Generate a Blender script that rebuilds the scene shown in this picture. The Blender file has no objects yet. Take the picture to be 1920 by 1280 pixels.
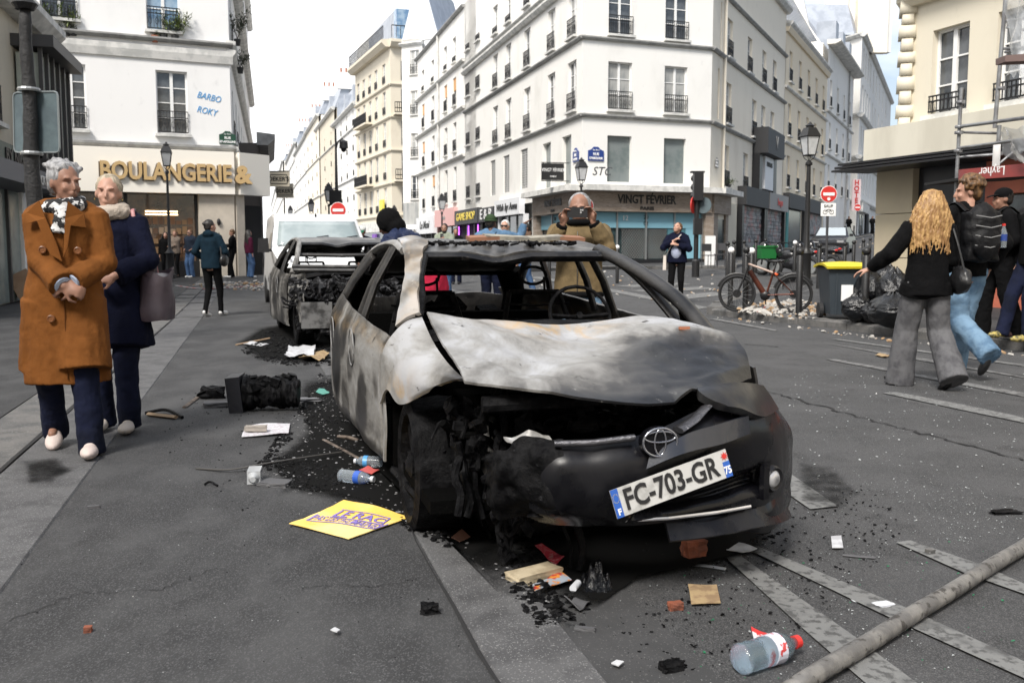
import bpy, bmesh, math, random
from mathutils import Vector as V, Matrix as M, noise as NZ
random.seed(7)
SC = bpy.context.scene
COL = SC.collection
R = math.radians
# ---------------- camera ----------------
TILT = math.atan(175/1800); CH = 1.2
cam_d = bpy.data.cameras.new('camera'); cam = bpy.data.objects.new('camera', cam_d); COL.objects.link(cam)
cam.location = (0, 0, CH); cam.rotation_euler = (R(90)-TILT, 0, 0)
cam_d.lens = 33.75; cam_d.sensor_width = 36; cam_d.clip_start = .05; cam_d.clip_end = 3000
cam_d.dof.use_dof = True; cam_d.dof.focus_distance = 4.6; cam_d.dof.aperture_fstop = 7.1
SC.camera = cam
# ---------------- world, sun, exposure ----------------
SUN_EL, SUN_AZ = 48, -156        # azimuth of the sun as seen from above, clockwise from +Y
w = bpy.data.worlds.new('World'); SC.world = w; w.use_nodes = True
nt = w.node_tree; N = nt.nodes; L = nt.links; N.clear()
sky = N.new('ShaderNodeTexSky'); sky.sky_type = 'NISHITA'; sky.sun_disc = False
sky.sun_elevation = R(SUN_EL); sky.sun_rotation = R(SUN_AZ); sky.air_density = 1.0; sky.dust_density = 1.5
tc = N.new('ShaderNodeTexCoord'); sep = N.new('ShaderNodeSeparateXYZ'); L.new(tc.outputs['Generated'], sep.inputs[0])
mp = N.new('ShaderNodeMapping'); mp.inputs['Scale'].default_value = (1, 1, 2.6); L.new(tc.outputs['Generated'], mp.inputs[0])
ns = N.new('ShaderNodeTexNoise'); ns.inputs['Scale'].default_value = 1.7; ns.inputs['Detail'].default_value = 8; ns.inputs['Roughness'].default_value = .55
L.new(mp.outputs[0], ns.inputs['Vector'])
rp = N.new('ShaderNodeValToRGB'); rp.color_ramp.elements[0].position = .40; rp.color_ramp.elements[1].position = .60
rp.color_ramp.elements[0].color = (.20, .20, .20, 1)
ma = N.new('ShaderNodeMath'); ma.operation = 'MULTIPLY_ADD'; L.new(sep.outputs[0], ma.inputs[0]); ma.inputs[1].default_value = -.50; L.new(ns.outputs['Fac'], ma.inputs[2]); L.new(ma.outputs[0], rp.inputs[0])
mx = N.new('ShaderNodeMix'); mx.data_type = 'RGBA'; L.new(rp.outputs[0], mx.inputs[0]); L.new(sky.outputs[0], mx.inputs[6])
mx.inputs[7].default_value = (11.6, 11.7, 11.9, 1)
bg = N.new('ShaderNodeBackground'); bg.inputs['Strength'].default_value = .085; L.new(mx.outputs[2], bg.inputs[0])
ow = N.new('ShaderNodeOutputWorld'); L.new(bg.outputs[0], ow.inputs[0])
sd = bpy.data.lights.new('sun', 'SUN'); sd.energy = 3.1; sd.angle = R(16); sd.color = (1, .95, .88)
so = bpy.data.objects.new('sun', sd); COL.objects.link(so)
_a, _e = R(SUN_AZ), R(SUN_EL)
so.rotation_euler = V((math.sin(_a)*math.cos(_e), math.cos(_a)*math.cos(_e), math.sin(_e))).to_track_quat('Z', 'Y').to_euler()
vs = SC.view_settings; vs.view_transform = 'Standard'; vs.look = 'None'; vs.gamma = 1; vs.exposure = 0.68; vs.use_curve_mapping = False

# ---------------- ground shape and measuring ----------------
E1 = V((-.2588, .9659, 0)); E2 = V((.9659, .2588, 0))      # along the street, across it
def S(s, r, z=0.): return E1*s+E2*r+V((0, 0, z))
def ss(a, b, x):
    t = max(0., min(1., (x-a)/(b-a))); return t*t*(3-2*t)
def gz(x, y):
    if y < 16: return 0.
    t = ss(-.13, .12, x/y)
    d = y-16
    return (d*.0105 if d < 24 else .252+(d-24)*.004)*(1-t)+(d*.0215 if d < 24 else .516+(d-24)*.036)*t
CT, ST = math.cos(TILT), math.sin(TILT)
def ray(px, py):
    a, b = (px-960)/1800., (640-py)/1800.
    return V((a, CT+b*ST, -ST+b*CT))
def G(px, py, dz=0.):                # the ground point seen there
    d = ray(px, py); t = (CH-dz)/max(1e-4, -d.z); 
    for _ in range(30):
        p = d*t; z = gz(p.x, p.y)+dz
        if d.z > -1e-3: break
        t2 = (CH-z)/(-d.z); t = t*.5+t2*.5
    p = d*t; return V((p.x, p.y, gz(p.x, p.y)+dz))
def D(px, py, y):                    # point at distance y
    d = ray(px, py); t = y/d.y; return V((d.x*t, y, CH+d.z*t))
def K(px, py, s=None, r=None, z=None):   # pixel plus one street coordinate -> point
    d = ray(px, py)
    if s is not None: t = s/d.dot(E1)
    elif r is not None: t = r/d.dot(E2)
    else: t = (z-CH)/d.z
    return d*t+V((0, 0, CH))

# ---------------- materials ----------------
MATS = {}
def mat(name, col, rough=.8, metal=0., col2=None, scale=3., bump=0., bscale=40., det=5, spec=.5, lo=.4, hi=.62, stretch=None,
        trans=0., emit=None, spk=None, spks=200., rvar=0., alpha=1., col3=None, scale3=14., lo3=.55, hi3=.62, coat=0., sheen=0., bdist=.01):
    if name in MATS: return MATS[name]
    m = bpy.data.materials.new(name); m.use_nodes = True; t = m.node_tree; n = t.nodes; l = t.links
    b = n['Principled BSDF']
    def rgba(c): return (c[0], c[1], c[2], 1)
    b.inputs['Base Color'].default_value = rgba(col); b.inputs['Roughness'].default_value = rough; b.inputs['Metallic'].default_value = metal
    b.inputs['Specular IOR Level'].default_value = spec
    if trans: b.inputs['Transmission Weight'].default_value = trans
    if coat: b.inputs['Coat Weight'].default_value = coat
    if sheen: b.inputs['Sheen Weight'].default_value = sheen
    if alpha < 1: b.inputs['Alpha'].default_value = alpha
    if emit: b.inputs['Emission Color'].default_value = rgba(emit[0]); b.inputs['Emission Strength'].default_value = emit[1]
    co = n.new('ShaderNodeTexCoord'); mpp = n.new('ShaderNodeMapping'); l.new(co.outputs['Object'], mpp.inputs[0])
    if stretch: mpp.inputs['Scale'].default_value = stretch
    cur = None
    def noise(sc, dt=det, ro=.6):
        q = n.new('ShaderNodeTexNoise'); q.inputs['Scale'].default_value = sc; q.inputs['Detail'].default_value = dt; q.inputs['Roughness'].default_value = ro
        l.new(mpp.outputs[0], q.inputs['Vector']); return q
    def ramp(src, a, c):
        r_ = n.new('ShaderNodeMapRange'); r_.interpolation_type = 'SMOOTHSTEP'; l.new(src, r_.inputs[0]); r_.inputs[1].default_value = a; r_.inputs[2].default_value = c; return r_.outputs[0]
    def mix(fac, a, c2):
        x = n.new('ShaderNodeMix'); x.data_type = 'RGBA'; l.new(fac, x.inputs[0])
        if a is None: x.inputs[6].default_value = rgba(col)
        else: l.new(a, x.inputs[6])
        x.inputs[7].default_value = rgba(c2); return x.outputs[2]
    if col2 is not None:
        f = ramp(noise(scale).outputs['Fac'], lo, hi); cur = mix(f, cur, col2)
        if rvar:
            a = n.new('ShaderNodeMath'); a.operation = 'MULTIPLY_ADD'; l.new(f, a.inputs[0]); a.inputs[1].default_value = rvar; a.inputs[2].default_value = rough; l.new(a.outputs[0], b.inputs['Roughness'])
    if col3 is not None: cur = mix(ramp(noise(scale3, 7).outputs['Fac'], lo3, hi3), cur, col3)
    if spk is not None:
        v = n.new('ShaderNodeTexVoronoi'); v.inputs['Scale'].default_value = spks; l.new(mpp.outputs[0], v.inputs['Vector'])
        q = n.new('ShaderNodeSeparateColor'); l.new(v.outputs['Color'], q.inputs[0]); cur = mix(ramp(q.outputs[0], spk[1], 1.0), cur, spk[0])
    if cur is not None: l.new(cur, b.inputs['Base Color'])
    if bump:
        bu = n.new('ShaderNodeBump'); bu.inputs['Strength'].default_value = bump; bu.inputs['Distance'].default_value = bdist
        l.new(noise(bscale, 6, .65).outputs['Fac'], bu.inputs['Height']); l.new(bu.outputs[0], b.inputs['Normal'])
    MATS[name] = m; return m

# ---------------- mesh helpers ----------------
class MB:
    def __init__(s): s.v = []; s.f = []; s.mi = []; s.m = 0; s.T = M.Identity(4)
    def add(s, vs_, fs):
        o = len(s.v); s.v += [s.T @ V(p) for p in vs_]; s.f += [tuple(i+o for i in q) for q in fs]; s.mi += [s.m]*len(fs); return s
    def box(s, c, d, rot=0., rx=0., ry=0., taper=1.):
        hx, hy, hz = d[0]/2, d[1]/2, d[2]/2
        Q = M.Translation(V(c)) @ M.Rotation(rot, 4, 'Z') @ M.Rotation(rx, 4, 'X') @ M.Rotation(ry, 4, 'Y')
        p = [Q @ V((x*(taper if z > 0 else 1), y*(taper if z > 0 else 1), z)) for z in (-hz, hz) for x, y in ((-hx, -hy), (hx, -hy), (hx, hy), (-hx, hy))]
        return s.add(p, [(3, 2, 1, 0), (4, 5, 6, 7), (0, 1, 5, 4), (1, 2, 6, 5), (2, 3, 7, 6), (3, 0, 4, 7)])
    def quad(s, a, b, c, d): return s.add([a, b, c, d], [(0, 1, 2, 3)])
    def prism(s, pts, ext):                  # polygon extruded by vector
        e = V(ext); n_ = len(pts); p = [V(q) for q in pts]; p2 = [q+e for q in p]
        return s.add(p+p2, [tuple(range(n_))[::-1], tuple(range(n_, 2*n_))]+[(i, (i+1) % n_, n_+(i+1) % n_, n_+i) for i in range(n_)])
    def sweep(s, pts, rad, n=8, cap=True, fl=1., up=None, closed=False, ang=0.):
        pts = [V(p) for p in pts]; k = len(pts)
        if not isinstance(rad, (list, tuple)): rad = [rad]*k
        vs_ = []; prev = None
        for i, p in enumerate(pts):
            a = pts[i-1] if (i > 0 or closed) else pts[i]; c = pts[(i+1) % k] if (i < k-1 or closed) else pts[i]
            t = (c-a)
            if t.length < 1e-9: t = V((0, 0, 1))
            t.normalize()
            if prev is None:
                u = V(up) if up is not None else (V((0, 0, 1)) if abs(t.z) < .9 else V((0, 1, 0)))
            else: u = prev
            u = u-t*u.dot(t)
            if u.length < 1e-5: u = t.orthogonal()
            u.normalize(); prev = u; b = t.cross(u)
            rr = rad[i]; r1, r2 = rr if isinstance(rr, tuple) else (rr, rr*fl)
            for j in range(n):
                q = 2*math.pi*j/n+ang; vs_.append(p+b*(r1*math.cos(q))+u*(r2*math.sin(q)))
        fs = []
        for i in range(k if closed else k-1):
            i2 = (i+1) % k
            for j in range(n): fs.append((i*n+j, i*n+(j+1) % n, i2*n+(j+1) % n, i2*n+j))
        if cap and not closed: fs += [tuple(range(n))[::-1], tuple(range((k-1)*n, k*n))]
        return s.add(vs_, fs)
    def cyl(s, a, b, r, r2=None, n=12): return s.sweep([a, b], [r, r if r2 is None else r2], n)
    def lathe(s, prof, c=(0, 0, 0), n=16, axis='Z'):
        c = V(c); vs_ = []
        for r_, z in prof:
            for j in range(n):
                q = 2*math.pi*j/n; x, y = r_*math.cos(q), r_*math.sin(q)
                vs_.append(c+(V((x, y, z)) if axis == 'Z' else V((x, z, y)) if axis == 'Y' else V((z, x, y))))
        k = len(prof); fs = [(i*n+j, i*n+(j+1) % n, (i+1)*n+(j+1) % n, (i+1)*n+j) for i in range(k-1) for j in range(n)]
        fs += [tuple(range(n))[::-1], tuple(range((k-1)*n, k*n))]
        return s.add(vs_, fs)
    def ell(s, c, r, n=12, m_=8, rot=None):
        c = V(c); Q = rot if rot is not None else M.Identity(3); vs_ = []
        for i in range(1, m_):
            a = math.pi*i/m_
            for j in range(n):
                q = 2*math.pi*j/n; vs_.append(c+Q @ V((r[0]*math.sin(a)*math.cos(q), r[1]*math.sin(a)*math.sin(q), r[2]*math.cos(a))))
        o = len(vs_); vs_ += [c+Q @ V((0, 0, r[2])), c+Q @ V((0, 0, -r[2]))]
        fs = [(i*n+j, (i+1)*n+j, (i+1)*n+(j+1) % n, i*n+(j+1) % n) for i in range(m_-2) for j in range(n)]
        fs += [(o, j, (j+1) % n) for j in range(n)]+[(o+1, (m_-2)*n+(j+1) % n, (m_-2)*n+j) for j in range(n)]
        return s.add(vs_, fs)
    def cap(s, a, b, ra, rb, n=10):          # tapered capsule
        a = V(a); b = V(b); s.sweep([a, b], [ra, rb], n); s.ell(a, (ra,)*3, n, 6); s.ell(b, (rb,)*3, n, 6); return s
    def patch(s, fn, nu, nv, thick=0., mask=None):
        P_ = [[V(fn(i/nu, j/nv)) for j in range(nv+1)] for i in range(nu+1)]
        vs_ = [p for row in P_ for p in row]; q = lambda i, j: i*(nv+1)+j
        cells = [(i, j) for i in range(nu) for j in range(nv) if mask is None or mask((i+.5)/nu, (j+.5)/nv)]
        fs = [(q(i, j), q(i+1, j), q(i+1, j+1), q(i, j+1)) for i, j in cells]
        if thick:
            o = len(vs_); nn = []
            for i in range(nu+1):
                for j in range(nv+1):
                    a = P_[min(i+1, nu)][j]-P_[max(i-1, 0)][j]; b = P_[i][min(j+1, nv)]-P_[i][max(j-1, 0)]
                    c = a.cross(b); nn.append(c.normalized() if c.length > 1e-12 else V((0, 0, 1)))
            vs_ += [vs_[k]-nn[k]*thick for k in range(o)]
            cs = set(cells); back = []
            for f in fs: back.append(tuple(x+o for x in f[::-1]))
            for i, j in cells:
                for (di, dj), (a, b) in (((-1, 0), (q(i, j+1), q(i, j))), ((1, 0), (q(i+1, j), q(i+1, j+1))), ((0, -1), (q(i, j), q(i+1, j))), ((0, 1), (q(i+1, j+1), q(i, j+1)))):
                    if (i+di, j+dj) not in cs: back.append((b, a, a+o, b+o))
            fs += back
        return s.add(vs_, fs)
    def mesh(s, name, mats, smooth=False, inv=None):
        me = bpy.data.meshes.new(name)
        vs_ = [tuple(inv @ p) for p in s.v] if inv is not None else [tuple(p) for p in s.v]
        me.from_pydata(vs_, [], s.f)
        for m_ in (mats if isinstance(mats, (list, tuple)) else [mats]): me.materials.append(m_)
        if any(s.mi): me.polygons.foreach_set('material_index', s.mi)
        if smooth:
            me.polygons.foreach_set('use_smooth', [True]*len(me.polygons))
            if smooth is not True:
                try: me.set_sharp_from_angle(angle=R(smooth))
                except Exception: pass
        me.update(); return me
    def build(s, name, mats, parent=None, smooth=False, **tags):
        inv = WI(parent) if parent else None
        o = bpy.data.objects.new(name, s.mesh(name, mats, smooth, inv)); COL.objects.link(o)
        if parent: o.parent = parent
        for k, v_ in tags.items(): o[k] = v_
        return o
def LM(o): return M.LocRotScale(o.location, o.rotation_euler, o.scale)
def WM(o): return (WM(o.parent) @ LM(o)) if o.parent else LM(o)
def WI(o): return WM(o).inverted()
def thing(name, loc=(0, 0, 0), rz=0., label='', cat='', group=None):
    o = bpy.data.objects.new(name, None); o.empty_display_size = .1; COL.objects.link(o); o.location = loc; o.rotation_euler = (0, 0, rz)
    return tag(o, label, cat, group)
def tag(o, label, cat, group=None):
    o['label'] = label; o['category'] = cat
    if group: o['group'] = group
    return o
def inst(name, me, parent, loc, rz=0., rot=None, scale=None):
    o = bpy.data.objects.new(name, me); COL.objects.link(o); o.parent = parent; o.location = loc
    o.rotation_euler = rot if rot else (0, 0, rz)
    if scale: o.scale = scale
    return o
def dup(o, loc=None, rz=None, label=None, scale=None):
    kids = {}
    for c in bpy.data.objects:
        if c.parent: kids.setdefault(c.parent.name, []).append(c)
    def cp(x, par):
        c = x.copy(); COL.objects.link(c)
        if par: c.parent = par
        for k in kids.get(x.name, []): cp(k, c)
        return c
    r_ = cp(o, None)
    if loc is not None: r_.location = loc
    if rz is not None: r_.rotation_euler = (0, 0, rz)
    if label: r_['label'] = label
    if scale: r_.scale = (scale,)*3
    return r_
def text(parent, s, size, Q, m_, ext=.01, bold=0., shear=0., name='lettering', sx=1., align='CENTER', font=None):
    cu = bpy.data.curves.new(name, 'FONT'); cu.body = s; cu.size = size; cu.extrude = ext; cu.offset = bold; cu.shear = shear
    cu.align_x = align; cu.align_y = 'CENTER'; cu.resolution_u = 3
    t = bpy.data.objects.new(name, cu); COL.objects.link(t)
    bpy.context.view_layer.update()
    me = bpy.data.meshes.new_from_object(t.evaluated_get(bpy.context.evaluated_depsgraph_get()))
    bpy.data.objects.remove(t)
    me.transform(M.Diagonal((sx, 1, 1, 1))); me.materials.clear(); me.materials.append(m_)
    me.transform((WI(parent) if parent else M.Identity(4)) @ Q)
    o = bpy.data.objects.new(name, me); COL.objects.link(o); o.parent = parent; return o
def frame(o, xd, up=(0, 0, 1)):            # text frame: x along xd, y up, z towards the reader
    x = V(xd).normalized(); y = V(up); y = (y-x*y.dot(x)).normalized(); z = x.cross(y)
    return M((((x.x, y.x, z.x, o[0])), (x.y, y.y, z.y, o[1]), (x.z, y.z, z.z, o[2]), (0, 0, 0, 1)))
def fbm(p, o=4):
    return NZ.fractal(V(p), 1., 2., o)
# ---------------- materials of the place ----------------
ASPH = mat('asphalt', (.030, .0305, .032), .85, col2=(.046, .046, .048), scale=1.3, bump=.55, bscale=230, spk=((.105, .105, .107), .52), spks=300, col3=(.017, .017, .018), scale3=3.4, lo3=.5, hi3=.72, bdist=.006)
ASPH2 = mat('pavement_asphalt', (.020, .0205, .022), .85, col2=(.046, .0465, .048), scale=2.4, det=11, lo=.40, hi=.64, stretch=(1, .55, 1), bump=.6, bscale=90, spk=((.07, .07, .073), .62), spks=280, col3=(.014, .014, .015), scale3=3.1, lo3=.5, hi3=.78, bdist=.005)
SMOOTH = mat('gutter_asphalt', (.038, .0385, .04), .85, col2=(.048, .048, .05), scale=3, bump=.3, bscale=160, spk=((.14, .14, .14), .95), spks=300)
GRAN = mat('granite', (.085, .085, .088), .8, col2=(.055, .055, .058), scale=5, bump=.3, bscale=140, spk=((.20, .20, .20), .86), spks=260, col3=(.035, .035, .037), scale3=4, lo3=.58, hi3=.75)
STONE = mat('kerb_stone_grey', (.125, .12, .115), .85, col2=(.075, .075, .075), scale=4, bump=.4, bscale=90, spk=((.2, .2, .2), .9), spks=160)
PAINT = mat('worn_road_paint', (.17, .172, .17), .8, col2=(.06, .06, .062), scale=7, lo=.50, hi=.74, bump=.4, bscale=180, col3=(.07, .07, .07), scale3=30, lo3=.50, hi3=.62)
PAINT2 = mat('road_paint', (.17, .17, .17), .8, col2=(.06, .06, .06), scale=9, lo=.45, hi=.65, bump=.3, bscale=180, col3=(.04, .04, .042), scale3=26, lo3=.53, hi3=.64)
CRACK = mat('crack_dark', (.012, .012, .013), .95)
def struct(o): o['kind'] = 'structure'; return o
# the ground: one sheet to the horizon
def ground_sheet():
    ys = [-8, -4, 0, 4, 8, 12]+[16+i*2 for i in range(40)]+[100, 120, 150, 200, 300, 600]
    b = MB(); vs_ = []; fs = []; xs = [i*.04 for i in range(-30, 31)]
    for y in ys:
        for k, q in enumerate(xs):
            x = q*max(y, 16)*(1+abs(q)*1.5); vs_.append((x, y, gz(x, y)-.0))
    n_ = len(xs)
    for j in range(len(ys)-1):
        for i in range(n_-1): fs.append((j*n_+i, j*n_+i+1, (j+1)*n_+i+1, (j+1)*n_+i))
    b.add(vs_, fs); return struct(b.build('ground', ASPH, smooth=True))
ground_sheet()
def clip_grid(poly, c):
    xs = [p[0] for p in poly]; ys = [p[1] for p in poly]
    nx = max(1, int((max(xs)-min(xs))/c)); ny = max(1, int((max(ys)-min(ys))/c))
    bm = bmesh.new(); bmesh.ops.create_grid(bm, x_segments=nx, y_segments=ny, size=.5)
    for v_ in bm.verts: v_.co = V((min(xs)+(v_.co.x+.5)*(max(xs)-min(xs)), min(ys)+(v_.co.y+.5)*(max(ys)-min(ys)), 0))
    ar = sum(poly[i][0]*poly[(i+1) % len(poly)][1]-poly[(i+1) % len(poly)][0]*poly[i][1] for i in range(len(poly)))
    sg = 1 if ar > 0 else -1
    for i in range(len(poly)):
        a = V((poly[i][0], poly[i][1], 0)); b = V((poly[(i+1) % len(poly)][0], poly[(i+1) % len(poly)][1], 0)); d = b-a
        nn = V((d.y, -d.x, 0))*sg
        bmesh.ops.bisect_plane(bm, geom=bm.verts[:]+bm.edges[:]+bm.faces[:], plane_co=a, plane_no=nn, clear_outer=True)
    return bm
def slab(name, poly, dz, m_, th=.0, cell=4., parent=None):
    bm = clip_grid(poly, cell)
    for f in bm.faces:
        if f.normal.z < 0: f.normal_flip()
    for v_ in bm.verts: v_.co.z = gz(v_.co.x, v_.co.y)+dz
    if th:
        ex = bmesh.ops.extrude_edge_only(bm, edges=[e for e in bm.edges if e.is_boundary])
        for v_ in ex['geom']:
            if isinstance(v_, bmesh.types.BMVert): v_.co.z -= th
    bmesh.ops.recalc_face_normals(bm, faces=bm.faces)
    me = bpy.data.meshes.new(name)
    if parent: bm.transform(WI(parent))
    bm.to_mesh(me); bm.free(); me.materials.append(m_)
    o = bpy.data.objects.new(name, me); COL.objects.link(o); o.parent = parent; return o
def P2(*a): return [(p.x, p.y) for p in a]
PV = .03        # height of the left pavement
lp = struct(slab('pavement', P2(S(-9, -.86), S(-9, .61), S(52, .61), S(52, -.86)), PV, ASPH2, .2, 1.))
struct(slab('pavement', P2(S(-9, -22), S(-9, -1.73), S(40, -1.73), S(40, -22)), PV, ASPH2, .2, 2.))
gut = struct(slab('gutter', P2(S(-9, .905), S(-9, 1.23), S(30, 1.23), S(30, .905)), .004, SMOOTH, 0, 2.))
def stones(name, r0, r1, s0, s1, step, dz, m_, gap=.008, h=.2, jit=.004, label=None):
    root = struct(bpy.data.objects.new('kerb', None)) if False else None
    objs = []; s = s0; par = None
    while s < s1:
        L_ = step*random.uniform(.92, 1.08); b = MB(); p = S(s+L_/2, (r0+r1)/2); z = gz(p.x, p.y)+dz+random.uniform(-jit, jit)
        b.T = M.Translation((p.x, p.y, z-h/2)) @ M.Rotation(math.atan2(E2.y, E2.x), 4, 'Z')
        w_ = r1-r0; l_ = L_-gap; c = .008
        b.add([(x, y, zz) for x, y, zz in [(-w_/2, -l_/2, -h/2), (w_/2, -l_/2, -h/2), (w_/2, l_/2, -h/2), (-w_/2, l_/2, -h/2),
              (-w_/2, -l_/2, h/2-c), (w_/2, -l_/2, h/2-c), (w_/2, l_/2, h/2-c), (-w_/2, l_/2, h/2-c),
              (-w_/2+c, -l_/2+c, h/2), (w_/2-c, -l_/2+c, h/2), (w_/2-c, l_/2-c, h/2), (-w_/2+c, l_/2-c, h/2)]],
              [(0, 1, 5, 4), (1, 2, 6, 5), (2, 3, 7, 6), (3, 0, 4, 7), (4, 5, 9, 8), (5, 6, 10, 9), (6, 7, 11, 10), (7, 4, 8, 11), (8, 9, 10, 11)])
        if par is None:
            par = bpy.data.objects.new(name, None); COL.objects.link(par); par['kind'] = 'structure'; par.location = S(s0, (r0+r1)/2)
        b.build('stone', m_, par); s += L_
    return par
stones('kerb', .615, .90, -4, 46, 2.1, PV+.002, GRAN)
stones('kerb', -1.31, -.865, -4, 34, 1.9, PV+.001, GRAN)
stones('kerb', -1.725, -1.335, -4, 34, 1.35, PV-.001, STONE)
# right-hand pavement: corner island in front of the scaffolded building
KP = [G(1334, 590), G(1420, 599), G(1496, 608), G(1693, 632), G(1920, 657)]
E3 = V((.434, .901, 0)); N3 = V((.901, -.434, 0)); P0 = G(1334, 590)
KD = (KP[4]-KP[2]).normalized(); FARK = KP[4]+KD*12
c0 = P0+E3*1.4-N3*.05
poly_k = [P0+V((.5, 0, 0)), KP[2], KP[4], FARK, FARK+V((14, 3, 0)), P0+E3*70+N3*18, P0+E3*70+N3*.2, c0]
kp = struct(slab('corner_pavement', P2(*poly_k), .12, ASPH2, .3, 2.))
def kerb_line(pts, m_, w_=.28, h=.13, step=1.05, side=-1):
    par = bpy.data.objects.new('kerb', None); COL.objects.link(par); par['kind'] = 'structure'; par.location = pts[0]
    for a, b_ in zip(pts, pts[1:]):
        d = (b_-a); d.z = 0; L_ = d.length; k = max(1, round(L_/step)); d.normalize(); nn = V((-d.y, d.x, 0))*side
        for i in range(k):
            p = a+d*(L_*(i+.5)/k)+nn*w_/2; z = gz(p.x, p.y)
            b = MB(); b.T = M.Translation((p.x, p.y, z)) @ M.Rotation(math.atan2(d.y, d.x), 4, 'Z')
            l_ = L_/k-.012; pr = [(-l_/2, -w_/2*side, -.1), (-l_/2, -w_/2*side, h-.03), (-l_/2, -(w_/2-.035)*side, h), (-l_/2, w_/2*side, h), (-l_/2, w_/2*side, -.1)]
            b.prism(pr, (l_, 0, 0)); b.build('stone', m_, par)
    return par
kerb_line([P0+E3*26, P0+E3*13, c0, P0+V((.2, 0, 0))], STONE, side=-1, h=.122)
kerb_line([P0, KP[2], KP[3], KP[4], FARK], STONE, side=1, h=.126)
# pavement in front of the corner building
C1 = D(1090, 465, 40.); C2 = V((8.62, 42.3, 0)); C1.z = 0; N68 = V((.927, .375, 0))
DL = E1; 
w1 = C1+DL*60-E2*3.2; w2 = C1-E2*2.2-V((0, 4.4, 0)); w3 = C2+V((-.2, -6.2, 0)); w4 = C2+N3*2.0-E3*2; w5 = C2+E3*70+N3*1.6
struct(slab('far_pavement', P2(w1, w2, w3, C2+V((-1, 1, 0)), C1+V((1, 1, 0)), C1+DL*60+E2*1), .12, SMOOTH, .3, 3.))
struct(slab('far_pavement', P2(w3, w4, w5, C2+E3*70-N3*1), .118, SMOOTH, .3, 3.))
kerb_line([w1, w2, w3, w4, w5], STONE, side=1, step=3., h=.124)
# road markings
def mark(name, pts, m_, dz=.008, cell=1.2):
    o = slab(name, P2(*pts), dz, m_, 0, cell); struct(o); return o
def q6(x, y): return G(1200+x/2.6667, 880+y/2.6667)
def q8(x, y): return G(1400+x/3.556, 600+y/3.556)
mark('road_marking', [q6(345, 395), q6(450, 395), q6(640, 520), q6(1080, 850), q6(1700, 1290), q6(1340, 1290), q6(950, 930), q6(660, 670)], PAINT)
mark('road_marking', [q6(470, 372), q6(640, 385), q6(1330, 700), q6(2100, 1020), q6(2100, 1160), q6(1250, 750), q6(700, 500)], PAINT)
mark('road_marking', [q6(1280, 372), q6(1410, 350), q6(1710, 485), q6(2060, 605), q6(2060, 680), q6(1620, 525)], PAINT)
mark('road_marking', [q6(500, -40), q6(640, -50), q6(990, 190), q6(850, 205)], PAINT)
mark('road_marking', [q8(310, 135), q8(370, 132), q8(1250, 270), q8(1849, 385), q8(1849, 400), q8(1250, 290)], PAINT2)
mark('road_marking', [q8(525, 265), q8(590, 264), q8(1849, 490), q8(1849, 515)], PAINT2)
mark('road_marking', [q8(905, 490), q8(1000, 485), q8(1400, 560), q8(1849, 655), q8(1849, 690), q8(1370, 590)], PAINT)
mark('road_marking', [q8(570, 131), q8(620, 130), q8(1849, 300), q8(1849, 312)], PAINT)
mark('road_marking', [q8(-250, -5), q8(-200, -7), q8(200, 68), q8(190, 76)], PAINT2)
mark('road_marking', [G(990, 520), G(1010, 519), G(1330, 577), G(1310, 580)], PAINT)
mark('road_marking', [G(1150, 536), G(1270, 531), G(1300, 533), G(1190, 539)], PAINT)
mark('road_marking', [G(1180, 545), G(1310, 538), G(1345, 541), G(1230, 549)], PAINT)
mark('road_marking', [G(1240, 556), G(1335, 548), G(1372, 552), G(1280, 562)], PAINT)
mark('road_marking', [G(820, 541), G(835, 540), G(955, 566), G(940, 568)], PAINT)
def ribbon(name, pts, w_, m_, dz=.006, jit=.03):
    b = MB(); P_ = []
    for a, c in zip(pts, pts[1:]):
        for i in range(14): P_.append(a.lerp(c, i/14)+V((random.uniform(-jit, jit), random.uniform(-jit, jit), 0)))
    vs_ = []; 
    for i, p in enumerate(P_):
        t = (P_[min(i+1, len(P_)-1)]-P_[max(i-1, 0)]).normalized(); nn = V((-t.y, t.x, 0)); ww = w_*random.uniform(.4, 1.3)
        for s_ in (-1, 1): q = p+nn*ww*s_; vs_.append((q.x, q.y, gz(q.x, q.y)+dz))
    b.add(vs_, [(2*i, 2*i+1, 2*i+3, 2*i+2) for i in range(len(P_)-1)]); return struct(b.build(name, m_))
ribbon('crack', [q8(130, 475), q8(400, 550), q8(860, 680), q8(1300, 790), q8(1849, 935), q8(2300, 1060)], .011, CRACK)
ribbon('crack', [q8(-10, 160), q8(120, 172), q8(230, 182)], .014, CRACK)
ribbon('crack', [G(560, 1120), G(640, 1112), G(700, 1116), G(800, 1098)], .0016, CRACK, PV+.003, .012); ribbon('crack', [G(20, 1180), G(140, 1130), G(300, 1120), G(420, 1075)], .0018, CRACK, PV+.003, .015); ribbon('crack', [S(-2, .607, PV), S(3, .607), S(8, .606)], .006, CRACK, PV+.005, .01)
ribbon('gutter_joint', [S(-2, -1.322), S(8, -1.322), S(20, -1.322)], .014, CRACK, PV+.004, .003)
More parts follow.
